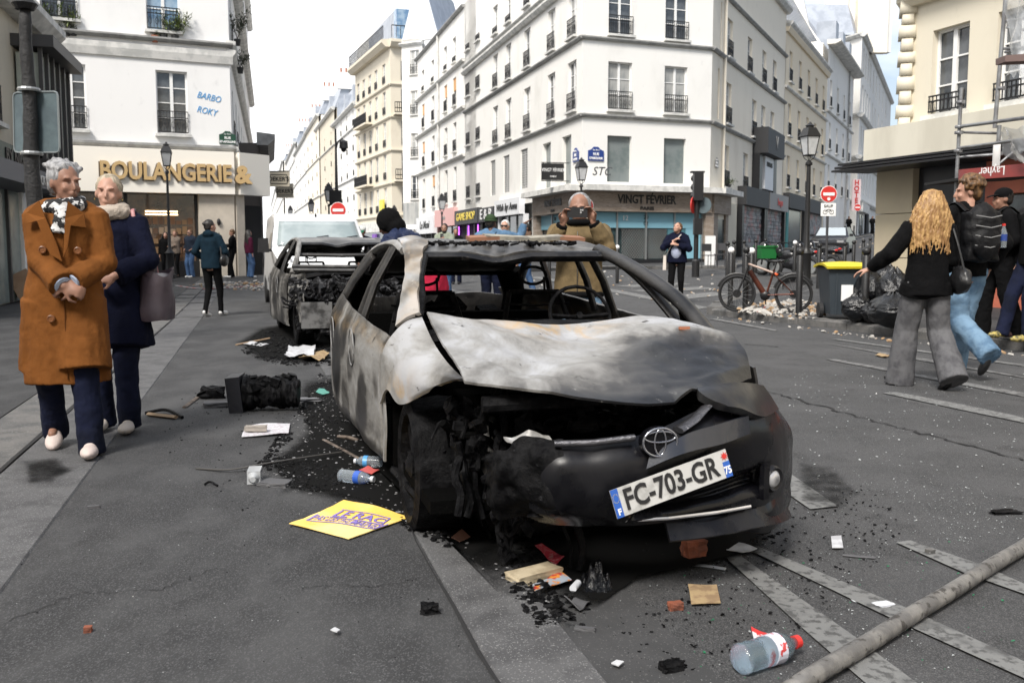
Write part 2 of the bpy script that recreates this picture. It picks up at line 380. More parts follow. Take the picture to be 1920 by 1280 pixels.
# ---------------- buildings ----------------
def wallmat(name, c, c2, st=.5, sc=.55): return mat(name, c, .9, col2=c2, scale=sc, lo=.5, hi=.8, bump=.12, bscale=30, stretch=(1, 1, st), col3=tuple(x*.82 for x in c), scale3=3.5, lo3=.6, hi3=.85)
W_WHITE = wallmat('white_plaster', (.80, .785, .75), (.66, .645, .60)); W_GREY = wallmat('offwhite_plaster', (.78, .77, .74), (.65, .64, .61))
W_CREAM = wallmat('cream_plaster', (.84, .775, .66), (.74, .67, .56)); W_LIME = wallmat('limestone', (.66, .60, .49), (.55, .49, .39)); W_ORANGE = wallmat('orange_plaster', (.80, .70, .54), (.70, .60, .46))
W_YEL = wallmat('yellow_cream_plaster', (.66, .61, .50), (.52, .47, .38)); W_BAK = wallmat('bakery_plaster', (.80, .795, .785), (.71, .71, .70)); W_DARKST = wallmat('dark_stone', (.10, .09, .085), (.06, .055, .05))
ZINC = mat('zinc', (.33, .36, .41), .45, .3, col2=(.42, .45, .5), scale=1.2); LEDGE = mat('ledge_grey', (.33, .33, .32), .85, col2=(.24, .24, .235), scale=3, bump=.2)
LEDGEW = mat('ledge_white', (.68, .67, .64), .85, col2=(.5, .5, .48), scale=2.5); FRAME = mat('window_white', (.78, .78, .77), .5)
GLASSD = mat('glass_dark', (.035, .042, .05), .06, col2=(.10, .11, .12), scale=1.3, spec=.8); GLASSG = mat('glass_curtain', (.40, .40, .385), .12, col2=(.26, .27, .27), scale=1.1, stretch=(3, 3, .5), spec=.6)
GLASSB = mat('glass_blue', (.12, .22, .36), .07, col2=(.3, .4, .5), scale=1.3, spec=.8); GLASST = mat('glass_teal', (.19, .215, .215), .1, col2=(.12, .15, .15), scale=.9)
IRON = mat('wrought_iron', (.018, .018, .02), .5, .4); BLACK = mat('black_paint', (.012, .012, .014), .4, bump=.1); BLACKM = mat('black_matt', (.008, .008, .009), .9)
SHUT = mat('shutter_grey', (.46, .46, .45), .7); POTT = mat('terracotta', (.35, .13, .07), .8); POTB = mat('black_pot', (.02, .02, .02), .6)
BROWNST = mat('brown_travertine', (.27, .215, .17), .7, col2=(.36, .30, .25), scale=1.5, stretch=(1, 1, 7), col3=(.18, .14, .11), scale3=6)
def uvec(a, b): d = V((b[0]-a[0], b[1]-a[1], 0)); return d.normalized(), d.length
_wc = {}
def win_mesh(w_, h, kind, nc, nr):
    key = (round(w_, 2), round(h, 2), kind, nc, nr)
    if key in _wc: return _wc[key]
    f = MB(); y = .16; t = .055
    f.box((-w_/2+t/2, y, h/2), (t, .06, h)); f.box((w_/2-t/2, y, h/2), (t, .06, h)); f.box((0, y, t/2), (w_-2*t, .06, t)); f.box((0, y, h-t/2), (w_-2*t, .06, t))
    f.box((0, y-.01, h/2), (.10, .07, h-2*t))
    pw = (w_-2*t-.1)/2; ph = (h-2*t)/nr
    for k in range(1, nr):
        for sx in (-1, 1): f.box((sx*(.05+pw/2), y, t+k*ph), (pw, .045, .03))
    fm = f.mesh('window_frame', FRAME); g = MB(); g.box((0, 0, 0), (pw, .02, ph-.03)); gm = g.mesh('pane', GLASSD)
    a = MB(); a.box((0, y+.015, h/2), (w_-2*t, .02, h-2*t)); am = a.mesh('pane', GLASSD)
    s = MB(); s.box((0, -.02, -.05), (w_+.16, .28, .09)); sm = s.mesh('sill', LEDGEW)
    ra = MB(); hh = .75 if h > 1.6 else .35; n_ = max(4, int(w_/.10))
    for zz in (.06, hh*.72, hh): ra.box((0, -.05, zz), (w_-.02, .03, .028))
    for k in range(n_+1): ra.box((-w_/2+.02+(w_-.04)*k/n_, -.05, hh/2+.03), (.016, .016, hh-.05))
    for k in range(n_//2):
        cx = -w_/2+(w_)*(k+.5)/(n_//2); ra.sweep([(cx+.05*math.cos(q*.9), -.05, hh*.4+.12*math.sin(q*.9)) for q in range(7)], .008, 4, cap=False, closed=True)
    rm = ra.mesh('railing', IRON)
    _wc[key] = (fm, gm, am, sm, rm, pw, ph, t, y, nr); return _wc[key]
def put_window(par, p, rz, w_, h, kind='w', panes=False, nr=4, rail=True, glass=None, sill=True):
    if kind == 's':            # closed shutters
        key = ('s', round(w_, 2), round(h, 2))
        if key not in _wc:
            b = MB()
            for sx in (-1, 1):
                b.box((sx*w_/4, .10, h/2), (w_/2-.03, .05, h)); 
                for k in range(int(h/.12)): b.box((sx*w_/4, .07, .08+k*.12), (w_/2-.12, .02, .075), rx=.5)
            _wc[key] = b.mesh('shutter', SHUT)
        o = inst('shutter', _wc[key], par, p, rz)
        return o
    if kind == 'd':
        key = ('d', round(w_, 2), round(h, 2))
        if key not in _wc:
            b = MB(); b.box((0, .2, h/2), (w_, .03, h)); _wc[key] = b.mesh('pane', GLASST)
        return inst('window', _wc[key], par, p, rz)
    fm, gm, am, sm, rm, pw, ph, t, y, nr = win_mesh(w_, h, kind, 2, nr)
    o = inst('window', fm, par, p, rz)
    gl = glass or random.choice([GLASSD, GLASSG, GLASSG, GLASSG])
    if panes:
        gm2 = gm if gl is GLASSD else None
        if gl is not GLASSD:
            k2 = ('pm', gm.name, gl.name)
            if k2 not in _wc: c = gm.copy(); c.materials.clear(); c.materials.append(gl); _wc[k2] = c
            gm2 = _wc[k2]
        for sx in (-1, 1):
            for k in range(nr): inst('pane', gm2, o, (sx*(.05+pw/2), y+.015, t+(k+.5)*ph))
    else:
        k2 = ('am', am.name, gl.name)
        if k2 not in _wc: c = am.copy(); c.materials.clear(); c.materials.append(gl); _wc[k2] = c
        inst('pane', _wc[k2], o, (0, 0, 0))
    if sill: inst('sill', sm, o, (0, 0, 0))
    if rail: inst('railing', rm, o, (0, 0, 0))
    return o
def facade(root, A, B, z0, z1, wins, wm, dep=.24, name='wall', tilt_top=None, off=0.):
    """A left, B right as one reads the face; wins: (u, w, zb, zt, kind, opts) with u the centre"""
    d, L_ = uvec(A, B); nrm = V((d.y, -d.x, 0)); A = V((A[0], A[1], 0)); inn = -nrm
    us = sorted(set([0, L_]+[max(0, w_[0]-w_[1]/2) for w_ in wins]+[min(L_, w_[0]+w_[1]/2) for w_ in wins]))
    zs = sorted(set([z0, z1]+[w_[2] for w_ in wins]+[w_[3] for w_ in wins]))
    b = MB(); P_ = lambda u, z, q=0.: A+d*u+inn*q+V((0, 0, z))
    for i in range(len(us)-1):
        for j in range(len(zs)-1):
            um, zm = (us[i]+us[i+1])/2, (zs[j]+zs[j+1])/2
            if us[i+1]-us[i] < 1e-4 or zs[j+1]-zs[j] < 1e-4: continue
            if any(abs(um-w_[0]) < w_[1]/2 and w_[2] < zm < w_[3] for w_ in wins): continue
            b.quad(P_(us[i], zs[j]), P_(us[i+1], zs[j]), P_(us[i+1], zs[j+1]), P_(us[i], zs[j+1]))
    for w_ in wins:
        u0, u1, a, c = w_[0]-w_[1]/2, w_[0]+w_[1]/2, w_[2], w_[3]
        b.quad(P_(u0, a), P_(u0, c), P_(u0, c, dep), P_(u0, a, dep)); b.quad(P_(u1, c), P_(u1, a), P_(u1, a, dep), P_(u1, c, dep))
        b.quad(P_(u0, c), P_(u1, c), P_(u1, c, dep), P_(u0, c, dep)); b.quad(P_(u1, a), P_(u0, a), P_(u0, a, dep), P_(u1, a, dep))
        b.quad(P_(u0, a, dep), P_(u1, a, dep), P_(u1, c, dep), P_(u0, c, dep))
    wall = b.build(name, wm, root)
    rz = math.atan2(d.y, d.x); inv = WI(root)
    for w_ in wins:
        kind = w_[4] if len(w_) > 4 else 'w'
        if kind == 'x': continue
        op = w_[5] if len(w_) > 5 else {}
        put_window(root, inv @ P_(w_[0], w_[2]), rz, w_[1], w_[3]-w_[2], kind, **op)
    return wall
def ledge(root, A, B, z, h=.18, out=.16, m_=None, name='ledge', ext=.1):
    d, L_ = uvec(A, B); nrm = V((d.y, -d.x, 0)); A = V((A[0], A[1], 0)); b = MB()
    p = [(-.1, -h/2), (out*.55, -h/2), (out, 0), (out, h*.35), (-.1, h/2)]
    b.prism([A-d*ext+nrm*q[0]+V((0, 0, z+q[1])) for q in p][::-1], d*(L_+2*ext)); return b.build(name, m_ or LEDGE, root)
def body(root, poly, z0, z1, m_, name='rear_walls'):
    b = MB(); b.prism([V((p[0], p[1], z0)) for p in poly], (0, 0, z1-z0)); return b.build(name, m_, root)
def bx(root, name, A, B, u0, u1, z0, z1, out0, out1, m_):     # box on a facade
    d, L_ = uvec(A, B); nrm = V((d.y, -d.x, 0)); A = V((A[0], A[1], 0)); b = MB()
    b.prism([A+d*u0+nrm*out0+V((0, 0, z0)), A+d*u1+nrm*out0+V((0, 0, z0)), A+d*u1+nrm*out1+V((0, 0, z0)), A+d*u0+nrm*out1+V((0, 0, z0))], (0, 0, z1-z0))
    return b.build(name, m_, root)
def at_px(A, B, px):                     # distance along the face to the plumb line seen at px
    d, L_ = uvec(A, B); k = (px-960)/1800/(CT)*1.0
    k = ray(px, 465); k = k.x/k.y
    return (A[0]-k*A[1])/(k*d.y-d.x)
def fp(A, B, u, z, out=0.):
    d, L_ = uvec(A, B); nrm = V((d.y, -d.x, 0)); return V((A[0], A[1], 0))+d*u+nrm*out+V((0, 0, z))
def ft(root, A, B, s, u, z, size, m_, out=.03, **kw):
    d, L_ = uvec(A, B); return text(root, s, size, frame(fp(A, B, u, z, out), d), m_, **kw)
def zp(A, B, u, py):                     # height on the face at pixel row py
    p = fp(A, B, u, 0); return CH+(465-py)*p.y/1808*1.0
GOLD = mat('sign_gold', (.52, .36, .17), .5); INK = mat('sign_black', (.01, .01, .01), .5); WHT = mat('sign_white', (.8, .8, .8), .5); REDS = mat('sign_red', (.55, .03, .025), .45)
NAVYS = mat('plate_blue', (.02, .05, .22), .4); GREENS = mat('plate_green', (.01, .06, .035), .4)

# ---- the pale corner building in the middle ----
cb = thing('corner_building', (C1.x, C1.y, gz(C1.x, C1.y)), 0, 'large white plaster corner building with grey ledges above the shop with brown stone fascia', 'building')
La = C1+DL*22.6; A, B = La, C1
u_ = lambda a, b: ((at_px(A, B, a)+at_px(A, B, b))/2, abs(at_px(A, B, b)-at_px(A, B, a)))
def cols(px_pairs, zb, zt, kind='w', op={}, wf=None):
    out = []
    for a, b in px_pairs:
        u, w_ = u_(a, b); out.append((u, wf or w_, zb, zt, kind, dict(op)))
    return out
ws = []
c5 = [(923, 936), (947, 960), (981, 995), (1025, 1040), (1062, 1079)]
ws += cols([(1053, 1070), (1017, 1032)], 3.95, 6.0, 'd'); ws += cols([(976, 989), (944, 955), (920, 929)], 4.15, 6.1, 's')
ws += cols(c5, 6.95, 9.0, 'w', {'nr': 4}, 1.15)
ws += cols(c5, 10.0, 11.8, 'w', {'nr': 3}, 1.1)
ws += cols(c5, 12.9, 14.4, 'w', {'nr': 3}, 1.05)
HT = 17.6
facade(cb, A, B, 3.4, HT, ws, W_WHITE)
for z, mm in ((6.62, None), (9.72, None), (12.5, None)): ledge(cb, A, B, z, .16, .16)
ledge(cb, A, B, 12.15, .3, .25, LEDGEW)
A2, B2 = C1, C2; A, B = A2, B2
ws = []
w2 = [(1137, 1182), (1242, 1283)]
ws += cols(w2, 3.95, 5.85, 'd'); ws += cols(w2, 6.9, 8.85, 'w', {'panes': True, 'nr': 3, 'glass': GLASSG}, 1.12)
ws += cols(w2, 9.95, 11.9, 'w', {'panes': True, 'nr': 3, 'glass': GLASSD}, 1.12); ws += cols(w2, 13.0, 14.6, 'w', {'nr': 3}, 1.1)
facade(cb, A, B, 3.4, HT, ws, W_GREY)
for z in (6.62, 9.72): ledge(cb, A, B, z, .16, .16)
ledge(cb, A, B, 12.3, .3, .25, LEDGEW)
A3, B3 = C2, C2+E3*17.2; A, B = A3, B3
ws = cols([(1356, 1364), (1404, 1412), (1420, 1430), (1438, 1446)], 6.9, 8.75, 'w', {'nr': 4}, 1.1)+cols([(1355, 1366), (1392, 1403), (1421, 1428), (1440, 1448)], 9.9, 11.6, 'w', {'nr': 3}, 1.05)
ws += cols([(1352, 1364), (1389, 1399)], 4.0, 5.9, 'w', {'nr': 3}, 1.1)+cols([(1343, 1345)], 9.9, 12.0, 'x')+cols([(1340, 1343)], 6.9, 9.1, 'x')
facade(cb, A, B, .6, 15.0, ws, W_CREAM)
for z in (6.62, 9.72, 12.4): ledge(cb, A, B, z, .16, .16)
ledge(cb, A, B, 15.0, .4, .35, LEDGEW, 'cornice')
p = fp(A, B, 2.0, 0, .1); b = MB(); b.cyl((p.x, p.y, 3.5), (p.x, p.y, 14.9), .06, n=8); b.build('drainpipe', W_CREAM, cb)
inner = [C1+DL*22.4+E2*.4, C1+V((.4, .5, 0)), C2+V((-.3, .6, 0)), C2+E3*17-N3*.4, C2+E3*17-N3*12, C1+DL*22.4+E2*14]
body(cb, inner, .3, HT-.05, W_GREY)
# mansard roof above the rear wing
b = MB(); q0 = C2+V((0, 0, 15.2)); b.prism([q0-N3*.1, q0-N3*2.2+V((0, 0, 2.6)), q0-N3*6+V((0, 0, 3)), q0-N3*6], E3*17.2); b.build('roof', ZINC, cb)
for i in range(3):
    q = C2+E3*(6+i*4)-N3*1.3+V((0, 0, 16.4)); b = MB(); b.box(q, (1.1, 1.2, 1.6), rot=math.atan2(E3.y, E3.x)); b.build('dormer', ZINC, cb)
# ground floor of the chamfered front: fascia, canopy, glazing
for (a_, b_, u0) in ((La+(C1-La)*.71, C1, 0), (C1, C2, 0), (C2, C2+E3*3.2, 0)):
    d_, l_ = uvec(a_, b_)
    bx(cb, 'canopy', a_, b_, -.15, l_+.15, 3.55, 3.78, .0, .75, LEDGEW); bx(cb, 'fascia', a_, b_, .0, l_, 2.72, 3.55, -.05, .22, BROWNST)
A, B = C1, C2
ft(cb, A, B, 'VINGT FÉVRIER', 2.95, 3.22, .50, INK, .24, sx=.82, bold=.012); ft(cb, A, B, 'PARIS', 2.95, 2.86, .19, INK, .24, sx=1.4, bold=.006)
A, B = La+(C1-La)*.71, C1; LA7 = A
ft(cb, A, B, 'VINGT FÉVRIER', 3.3, 3.18, .40, INK, .24, sx=.95, bold=.012); ft(cb, A, B, 'PARIS', 3.3, 2.85, .17, INK, .24, sx=1.4)
BLUEP = mat('pale_blue_board', (.22, .44, .54), .6); LATT = mat('grille_metal', (.12, .12, .12), .5, .5); MULL = mat('mullion', (.35, .36, .36), .4, .6); SHOPD = mat('shop_dark', (.02, .032, .035), .15, col2=(.05, .085, .09), scale=1.2, spec=.5)
TEALB = mat('teal_interior', (.08, .20, .24), .2, col2=(.05, .12, .15), scale=1.)
for (a_, b_, l_, nm) in ((LA7, C1, None, 0), (C1, C2, None, 1)):
    d_, l_ = uvec(a_, b_)
    bx(cb, 'shop_window', a_, b_, .25, l_-.2, .5, 2.72, -.3, -.22, SHOPD)
    bx(cb, 'panel', a_, b_, .3, l_-.25, 2.05, 2.70, -.21, -.12, BLUEP)
    bx(cb, 'stall_riser', a_, b_, .0, l_, .4, .72, -.2, .05, BLACK)
    for k in range(5 if nm else 4): uu = .3+(l_-.6)*k/(4 if nm else 3); bx(cb, 'mullion', a_, b_, uu-.03, uu+.03, .72, 2.72, -.12, -.04, MULL)
bx(cb, 'panel', C1, C2, .35, .9, .75, 2.05, -.21, -.13, BLUEP); bx(cb, 'panel', C1, C2, 5.1, 5.85, .75, 2.05, -.21, -.13, BLUEP); bx(cb, 'panel', C1, C2, 4.2, 5.1, .75, 2.05, -.215, -.16, TEALB)
bx(cb, 'pillar', C1, C2, -.3, .25, .4, 2.72, -.2, .12, BROWNST); bx(cb, 'pillar', C1, C2, 5.95, 6.35, .4, 2.72, -.2, .12, BROWNST); bx(cb, 'pillar', C2, C2+E3*3, 0, 1.2, .4, 2.72, -.2, .1, BROWNST)
bx(cb, 'shop_window', C2, C2+E3*3.2, 1.2, 2.7, .6, 2.5, -.2, .02, SHOPD); bx(cb, 'pillar', C2, C2+E3*3.2, 2.7, 3.2, .4, 2.72, -.2, .1, BROWNST)
bx(cb, 'pillar', LA7, C1, -.2, .35, .4, 2.72, -.2, .12, BROWNST)
d_, l_ = uvec(C1, C2); b = MB()                      # diamond lattice of the closed grille
u0, u1, za, zb = 1.95, 4.15, .75, 2.0
for sgn in (1, -1):
    for k in range(-22, 30):
        p0 = (u0+k*.12, za); pts = []
        for t in (0, 1.25):
            pts.append((p0[0]+sgn*t*.8+(0 if sgn > 0 else .0), za+t))
        (xa, ya), (xb, yb) = pts
        def cl(xa, ya, xb, yb):
            dx = xb-xa; t0, t1 = 0, 1
            for lim, s_ in ((u0, 1), (u1, -1)):
                if dx == 0: continue
                t = (lim-xa)/dx
                if s_*dx > 0: t0 = max(t0, t)
                else: t1 = min(t1, t)
            return (t0, t1) if t1 > t0 else None
        r_ = cl(xa, ya, xb, yb)
        if r_: 
            g = lambda t: fp(C1, C2, xa+(xb-xa)*t, ya+(yb-ya)*t, -.14)
            b.sweep([g(r_[0]), g(r_[1])], .009, 4)
b.build('grille', LATT, cb)
ft(cb, C1, C2, '20', 3.1, 2.5, .24, INK, -.1); ft(cb, C1, C2, '02', 3.1, 2.24, .24, INK, -.1); ft(cb, LA7, C1, '20', 2.6, 2.5, .22, INK, -.1); ft(cb, LA7, C1, '02', 2.6, 2.26, .22, INK, -.1); ft(cb, C1, C2, '12', 2.1, 2.45, .3, WHT, -.1)
# arched street name plates
def street_plate(root, A, B, u, z, m_, l1, l2, s=1.):
    d_, _ = uvec(A, B); nn = V((d_.y, -d_.x, 0)); o = fp(A, B, u, z, .02); b = MB()
    b.prism([o+d_*(-.36*s)+V((0, 0, -.27*s)), o+d_*(.36*s)+V((0, 0, -.27*s)), o+d_*(.36*s)+V((0, 0, .14*s)), o+d_*(.2*s)+V((0, 0, .2*s)), o+d_*(.1*s)+V((0, 0, .3*s)), o+d_*(-.1*s)+V((0, 0, .3*s)), o+d_*(-.2*s)+V((0, 0, .2*s)), o+d_*(-.36*s)+V((0, 0, .14*s))][::-1], nn*.03)
    pl = b.build('street_name_plate', m_, root)
    ft(pl, A, B, '2e Arrt', u, z+.17*s, .1*s, WHT, .06); ft(pl, A, B, l1, u, z+.0*s, .15*s, WHT, .06, bold=.004); ft(pl, A, B, l2, u, z-.17*s, .13*s, WHT, .06, bold=.004, sx=.9); return pl
street_plate(cb, C1, C2, .62, 5.05, NAVYS, 'RUE', "D'ABOUKIR"); A, B = La, C1; street_plate(cb, La, C1, 22.6-.7, 5.05, NAVYS, 'RUE', "ST DENIS")
street_plate(cb, C2, C2+E3*3, 1.0, 4.95, LEDGE, 'RUE', 'DUSSOUBS', .8)
GRAF = mat('graffiti_black', (.06, .06, .07), .7)
ft(cb, C1, C2, 'STC', .9, 4.35, .5, GRAF, .01, ext=.004, shear=.3)
# hanging shop signs and curtains glow: a black flag sign on the long side
hs = thing('hanging_shop_sign', fp(La, C1, 21.2, 4.0, .3), 0, 'small black hanging shop sign reading VINGT FÉVRIER beside the street lamp', 'sign')
a_ = fp(La, C1, 21.3, 0, .1); e_ = a_-E2*1.25; d_ = (a_-e_).normalized(); b = MB(); b.prism([e_+V((0, 0, 4.05)), a_-E2*.25+V((0, 0, 4.05)), a_-E2*.25+V((0, 0, 4.75)), e_+V((0, 0, 4.75))], (0, .05, 0)); b.build('board', INK, hs)
text(hs, 'VINGT FÉVRIER', .2, frame((e_+(a_-e_)*.42+V((0, -.02, 4.47))), d_), WHT, name='lettering', sx=.75, ext=.004); text(hs, 'PARIS', .11, frame((e_+(a_-e_)*.42+V((0, -.02, 4.2))), d_), WHT, ext=.004)
b = MB(); b.cyl(a_+V((0, 0, 4.78)), e_+V((0, 0, 4.78)), .02, n=6); b.cyl(a_+V((0, 0, 4.02)), e_+V((0, 0, 4.02)), .02, n=6); b.build('bracket', BLACK, hs)
# ---- long neighbour with the small shops ----
Ln = C1+DL*22.7; Lf = C1+DL*41.2
nb = thing('row_building', (Ln.x, Ln.y, .5), 0, 'long low white building with small shops left of the corner building', 'building')
A, B = Lf, Ln
g1 = [(792, 800), (810, 818)]; g2 = [(833, 842), (850, 858), (874, 884), (892, 903)]
ws = cols(g1+g2, 4.3, 6.6, 'w', {'nr': 4}, 1.05)+cols(g1+g2, 7.6, 9.5, 'w', {'nr': 3}, 1.05)+cols(g1+g2, 10.6, 12.4, 'w', {'nr': 3}, 1.05)+cols(g1+g2, 13.4, 15.0, 'w', {'nr': 3}, 1.05)
facade(nb, A, B, 3.6, 16.4, ws, W_WHITE)
for z in (7.1, 10.1, 13.0, 16.3): ledge(nb, A, B, z, .22, .22, LEDGE if z > 16 else LEDGEW)
p = fp(A, B, at_px(A, B, 826), 0, .12); b = MB(); b.cyl((p.x, p.y, 3.6), (p.x, p.y, 16.2), .08, n=8); b.build('drainpipe', LEDGEW, nb)
ORB = mat('orange_blind', (.62, .32, .12), .7)
for px, z in ((838, 12.1), (854, 12.1), (796, 9.2), (796, 12.1), (814, 6.3)): u = at_px(A, B, px); bx(nb, 'roller_blind', A, B, u-.52, u+.52, z-.5, z+.28, -.2, -.06, ORB)
body(nb, [Lf+E2*.4, Ln+E2*.4, Ln+E2*12, Lf+E2*12], .3, 16.3, W_GREY)
b = MB(); q0 = Ln+V((0, 0, 16.3)); b.prism([q0-E2*.1, q0+E2*4+V((0, 0, 2.6)), q0+E2*8+V((0, 0, 2.6)), q0+E2*8][::-1], DL*18.5); b.build('roof', ZINC, nb)
# painted rooftop wall with a blue scribble (plain abstract curves)
gw = C1+DL*24+E2*4.0; b = MB(); b.prism([gw+V((0, 0, 16.2)), gw-DL*-9+V((0, 0, 16.2)), gw+DL*9+V((0, 0, 21)), gw+V((0, 0, 24))], E2*.4); b.build('gable_wall', W_WHITE, nb)
BLUEG = mat('graffiti_blue', (.03, .16, .62), .6); REDG = mat('graffiti_red', (.6, .06, .05), .6); b = MB()
for k in range(4): 
    c = gw+DL*(1.8+k*1.3)+V((0, 0, 18.6+.7*math.sin(k*2)))-E2*.03
    b.sweep([c+DL*(.8*math.cos(t*.7+k))+V((0, 0, 1.0*math.sin(t*.7))) for t in range(9)], .09, 5, closed=True, cap=False)
b.build('painted_scribble', BLUEG, nb)
# shop fronts of the row (each sign and front a part)
PINK = mat('pink_board', (.72, .42, .40), .6); PURP = mat('purple_light', (.5, .1, .7), .5, emit=((.55, .12, .9), 1.6)); CHAR = mat('charcoal_board', (.03, .03, .032), .6); YELN = mat('yellow_letters', (.8, .62, .08), .5)
AWN = mat('awning_grey', (.16, .16, .17), .8); GREYB = mat('grey_board', (.30, .29, .28), .6)
def shop(A, B, pl, pr, z0, z1, z2, fm, dm, txt, tm, size, root, sx=1., riser=None, shear=0., z00=.4):
    a, c = sorted((at_px(A, B, pl), at_px(A, B, pr)))
    bx(root, 'shop_sign', A, B, a+.04, c-.04, z1, z2, .0, .28, fm); bx(root, 'shop_window', A, B, a+.2, c-.2, z00, z1, -.3, -.1, dm)
    bx(root, 'pillar', A, B, a-.02, a+.2, z00, z1+.02, -.2, .06, fm); bx(root, 'pillar', A, B, c-.2, c+.02, z00, z1+.02, -.2, .06, fm)
    for k in (1, 2): uu = a+.2+(c-a-.4)*k/3; bx(root, 'mullion', A, B, uu-.03, uu+.03, z00, z1, -.1, -.04, MULL)
    if txt: ft(root, A, B, txt, (a+c)/2, (z1+z2)/2, size, tm, .30, sx=sx, shear=shear, bold=.01)
A, B = La, C1
shop(A, B, 936, 984, .6, 2.9, 3.75, mat('sign_white_board', (.75, .76, .78), .5), SHOPD, 'Wish by Anna', INK, .5, cb, 1.5, shear=.3)
shop(A, B, 905, 935, .6, 2.7, 3.5, CHAR, BLACKM, 'E & P', WHT, .8, cb, 1.6)
A, B = Lf, Ln
shop(A, B, 860, 904, .6, 2.7, 3.6, CHAR, BLACKM, 'GAME SHOP', YELN, .66, nb, 1.5)
for px in (862, 880, 898): u = at_px(A, B, px); bx(nb, 'neon_tube', A, B, u-.05, u+.05, .7, 2.6, .02, .08, PURP)
shop(A, B, 822, 859, .6, 2.7, 3.9, PINK, SHOPD, 'mode', GREYB, .4, nb, 1.2)
shop(A, B, 787, 820, .6, 2.3, 3.6, MATS['sign_white_board'], BLACKM, 'Le Moni', INK, .8, nb, 1.6, shear=.3)
# narrow gabled building
Gf = D(757, 465, 80.); Gn = D(786, 465, 79.); Gf.z = Gn.z = 0
gb = thing('gabled_building', (Gn.x, Gn.y, .5), 0, 'narrow white building with a steep pointed gable behind the low shop row', 'building')
A, B = Gf, Gn+V((.4, .0, 0)); d_, l_ = uvec(A, B)
ws = [(l_*.62, .9, z, z+1.9, 'w', {'nr': 3}) for z in (5.2, 8.6, 12.0, 15.2)]
facade(gb, A, B, .5, 18., ws, W_WHITE); b = MB(); b.prism([fp(A, B, 0, 17.8), fp(A, B, l_*1.6, 17.8), fp(A, B, l_*.9, 23.4)], (0, .4, 0)); b.build('gable', W_WHITE, gb)
b = MB(); b.prism([fp(A, B, l_*.9, 23.4)+V((0, .1, .1)), fp(A, B, l_*1.8, 17.5)+V((0, .1, .1)), fp(A, B, l_*1.8, 17.5)+V((2, 12, .1)), fp(A, B, l_*.9, 23.4)+V((2, 12, .1))], (0, 0, .2)); b.build('roof', ZINC, gb)
body(gb, [A+V((.1, .5, 0)), B+V((0, .5, 0)), B+V((0, 10, 0)), A+V((.1, 10, 0))], .3, 17.9, W_GREY); ledge(gb, A, B, 17.6, .3, .3, LEDGEW)
bx(gb, 'glazed_panel', A, B, 0.05, l_-.1, 1.8, 4.9, .02, .1, GLASSG); bx(gb, 'shop_sign', A, B, 0, l_-.1, 2.0, 3.1, .1, .3, WHT)
ft(gb, A, B, 'BAR BRUNCH', l_*.5, 2.55, .5, INK, .33, sx=.6)
# ---- stone corner building with iron balconies ----
def yaw(deg): return V((math.sin(R(deg)), math.cos(R(deg)), 0))
Ec = D(736, 465, 98.); Ec.z = 0; Ed = yaw(-20.9); El = Ec+Ed*17; Er = Ec+V((.93, .36, 0))*3.2
eb = thing('stone_apartment_building', (Ec.x, Ec.y, .5), 0, 'beige stone apartment building with black iron balconies at the far street corner', 'building')
for (A, B, us_) in ((El, Ec, [1.6, 4.6, 7.6, 10.6, 14.2]), (Ec, Er, [1.7])):
    ws = []
    for zb, h in ((4.9, 2.5), (8.2, 2.6), (11.5, 2.5), (14.8, 2.3), (17.9, 2.0)): ws += [(u, 1.3, zb, zb+h, 'w', {'nr': 3, 'sill': False}) for u in us_]
    facade(eb, A, B, .5, 21.4, ws, W_LIME)
    for z in (4.5, 7.7, 11.0, 14.3, 17.5): ledge(eb, A, B, z, .25, .2, W_LIME)
    ledge(eb, A, B, 21.5, .8, .9, W_LIME, 'cornice')
    d_, l_ = uvec(A, B)
    for z, (ua, ub) in ((8.0, (3, 9.4)), (14.6, (3, 9.4))) if l_ > 5 else ((8.0, (.2, 3.1)), (14.6, (.2, 3.1))):
        bx(eb, 'balcony_slab', A, B, ua, ub, z-.15, z+.05, .0, .95, W_LIME); b = MB()
        n_ = int((ub-ua)/.22)
        for k in range(n_+1): b.sweep([fp(A, B, ua+(ub-ua)*k/n_, z+.05, .9), fp(A, B, ua+(ub-ua)*k/n_, z+1.05, .9)], .035, 4)
        for zz in (.1, .5, 1.05): b.sweep([fp(A, B, ua, z+zz, .9), fp(A, B, ub, z+zz, .9)], .045, 4)
        b.build('balcony_railing', IRON, eb)
    b = MB(); n_ = int(l_/.4)
    for k in range(n_+1): b.sweep([fp(A, B, l_*k/n_, 21.9, .7), fp(A, B, l_*k/n_, 23.1, .7)], .03, 4)
    b.sweep([fp(A, B, 0, 23.1, .7), fp(A, B, l_, 23.1, .7)], .05, 4); b.build('roof_railing', IRON, eb)
body(eb, [El+V((.5, .3, 0)), Ec+V((.1, .7, 0)), Er+V((0, .6, 0)), Er+Ed*15], .3, 21.5, W_LIME)
b = MB(); b.prism([Ec+V((.4, 1.6, 21.8)), Er+V((0, 1.6, 21.8)), Er+Ed*14+V((0, 0, 21.8)), El+V((1.6, 0, 21.8))], (0, 0, 3.4)); b.build('roof', ZINC, eb)
bx(eb, 'dormer', Ec, Er, .8, 2.6, 22, 25, -1.5, -.4, GLASSB)
bx(eb, 'shop_sign', El, Ec, 2, 16.8, 2.9, 3.9, .0, .25, LEDGEW); bx(eb, 'shop_sign', Ec, Er, 0, 3.2, 2.9, 4.2, .0, .25, LEDGEW); ft(eb, Ec, Er, 'Vin', 1.3, 3.5, 1.0, INK, .3, bold=.02)
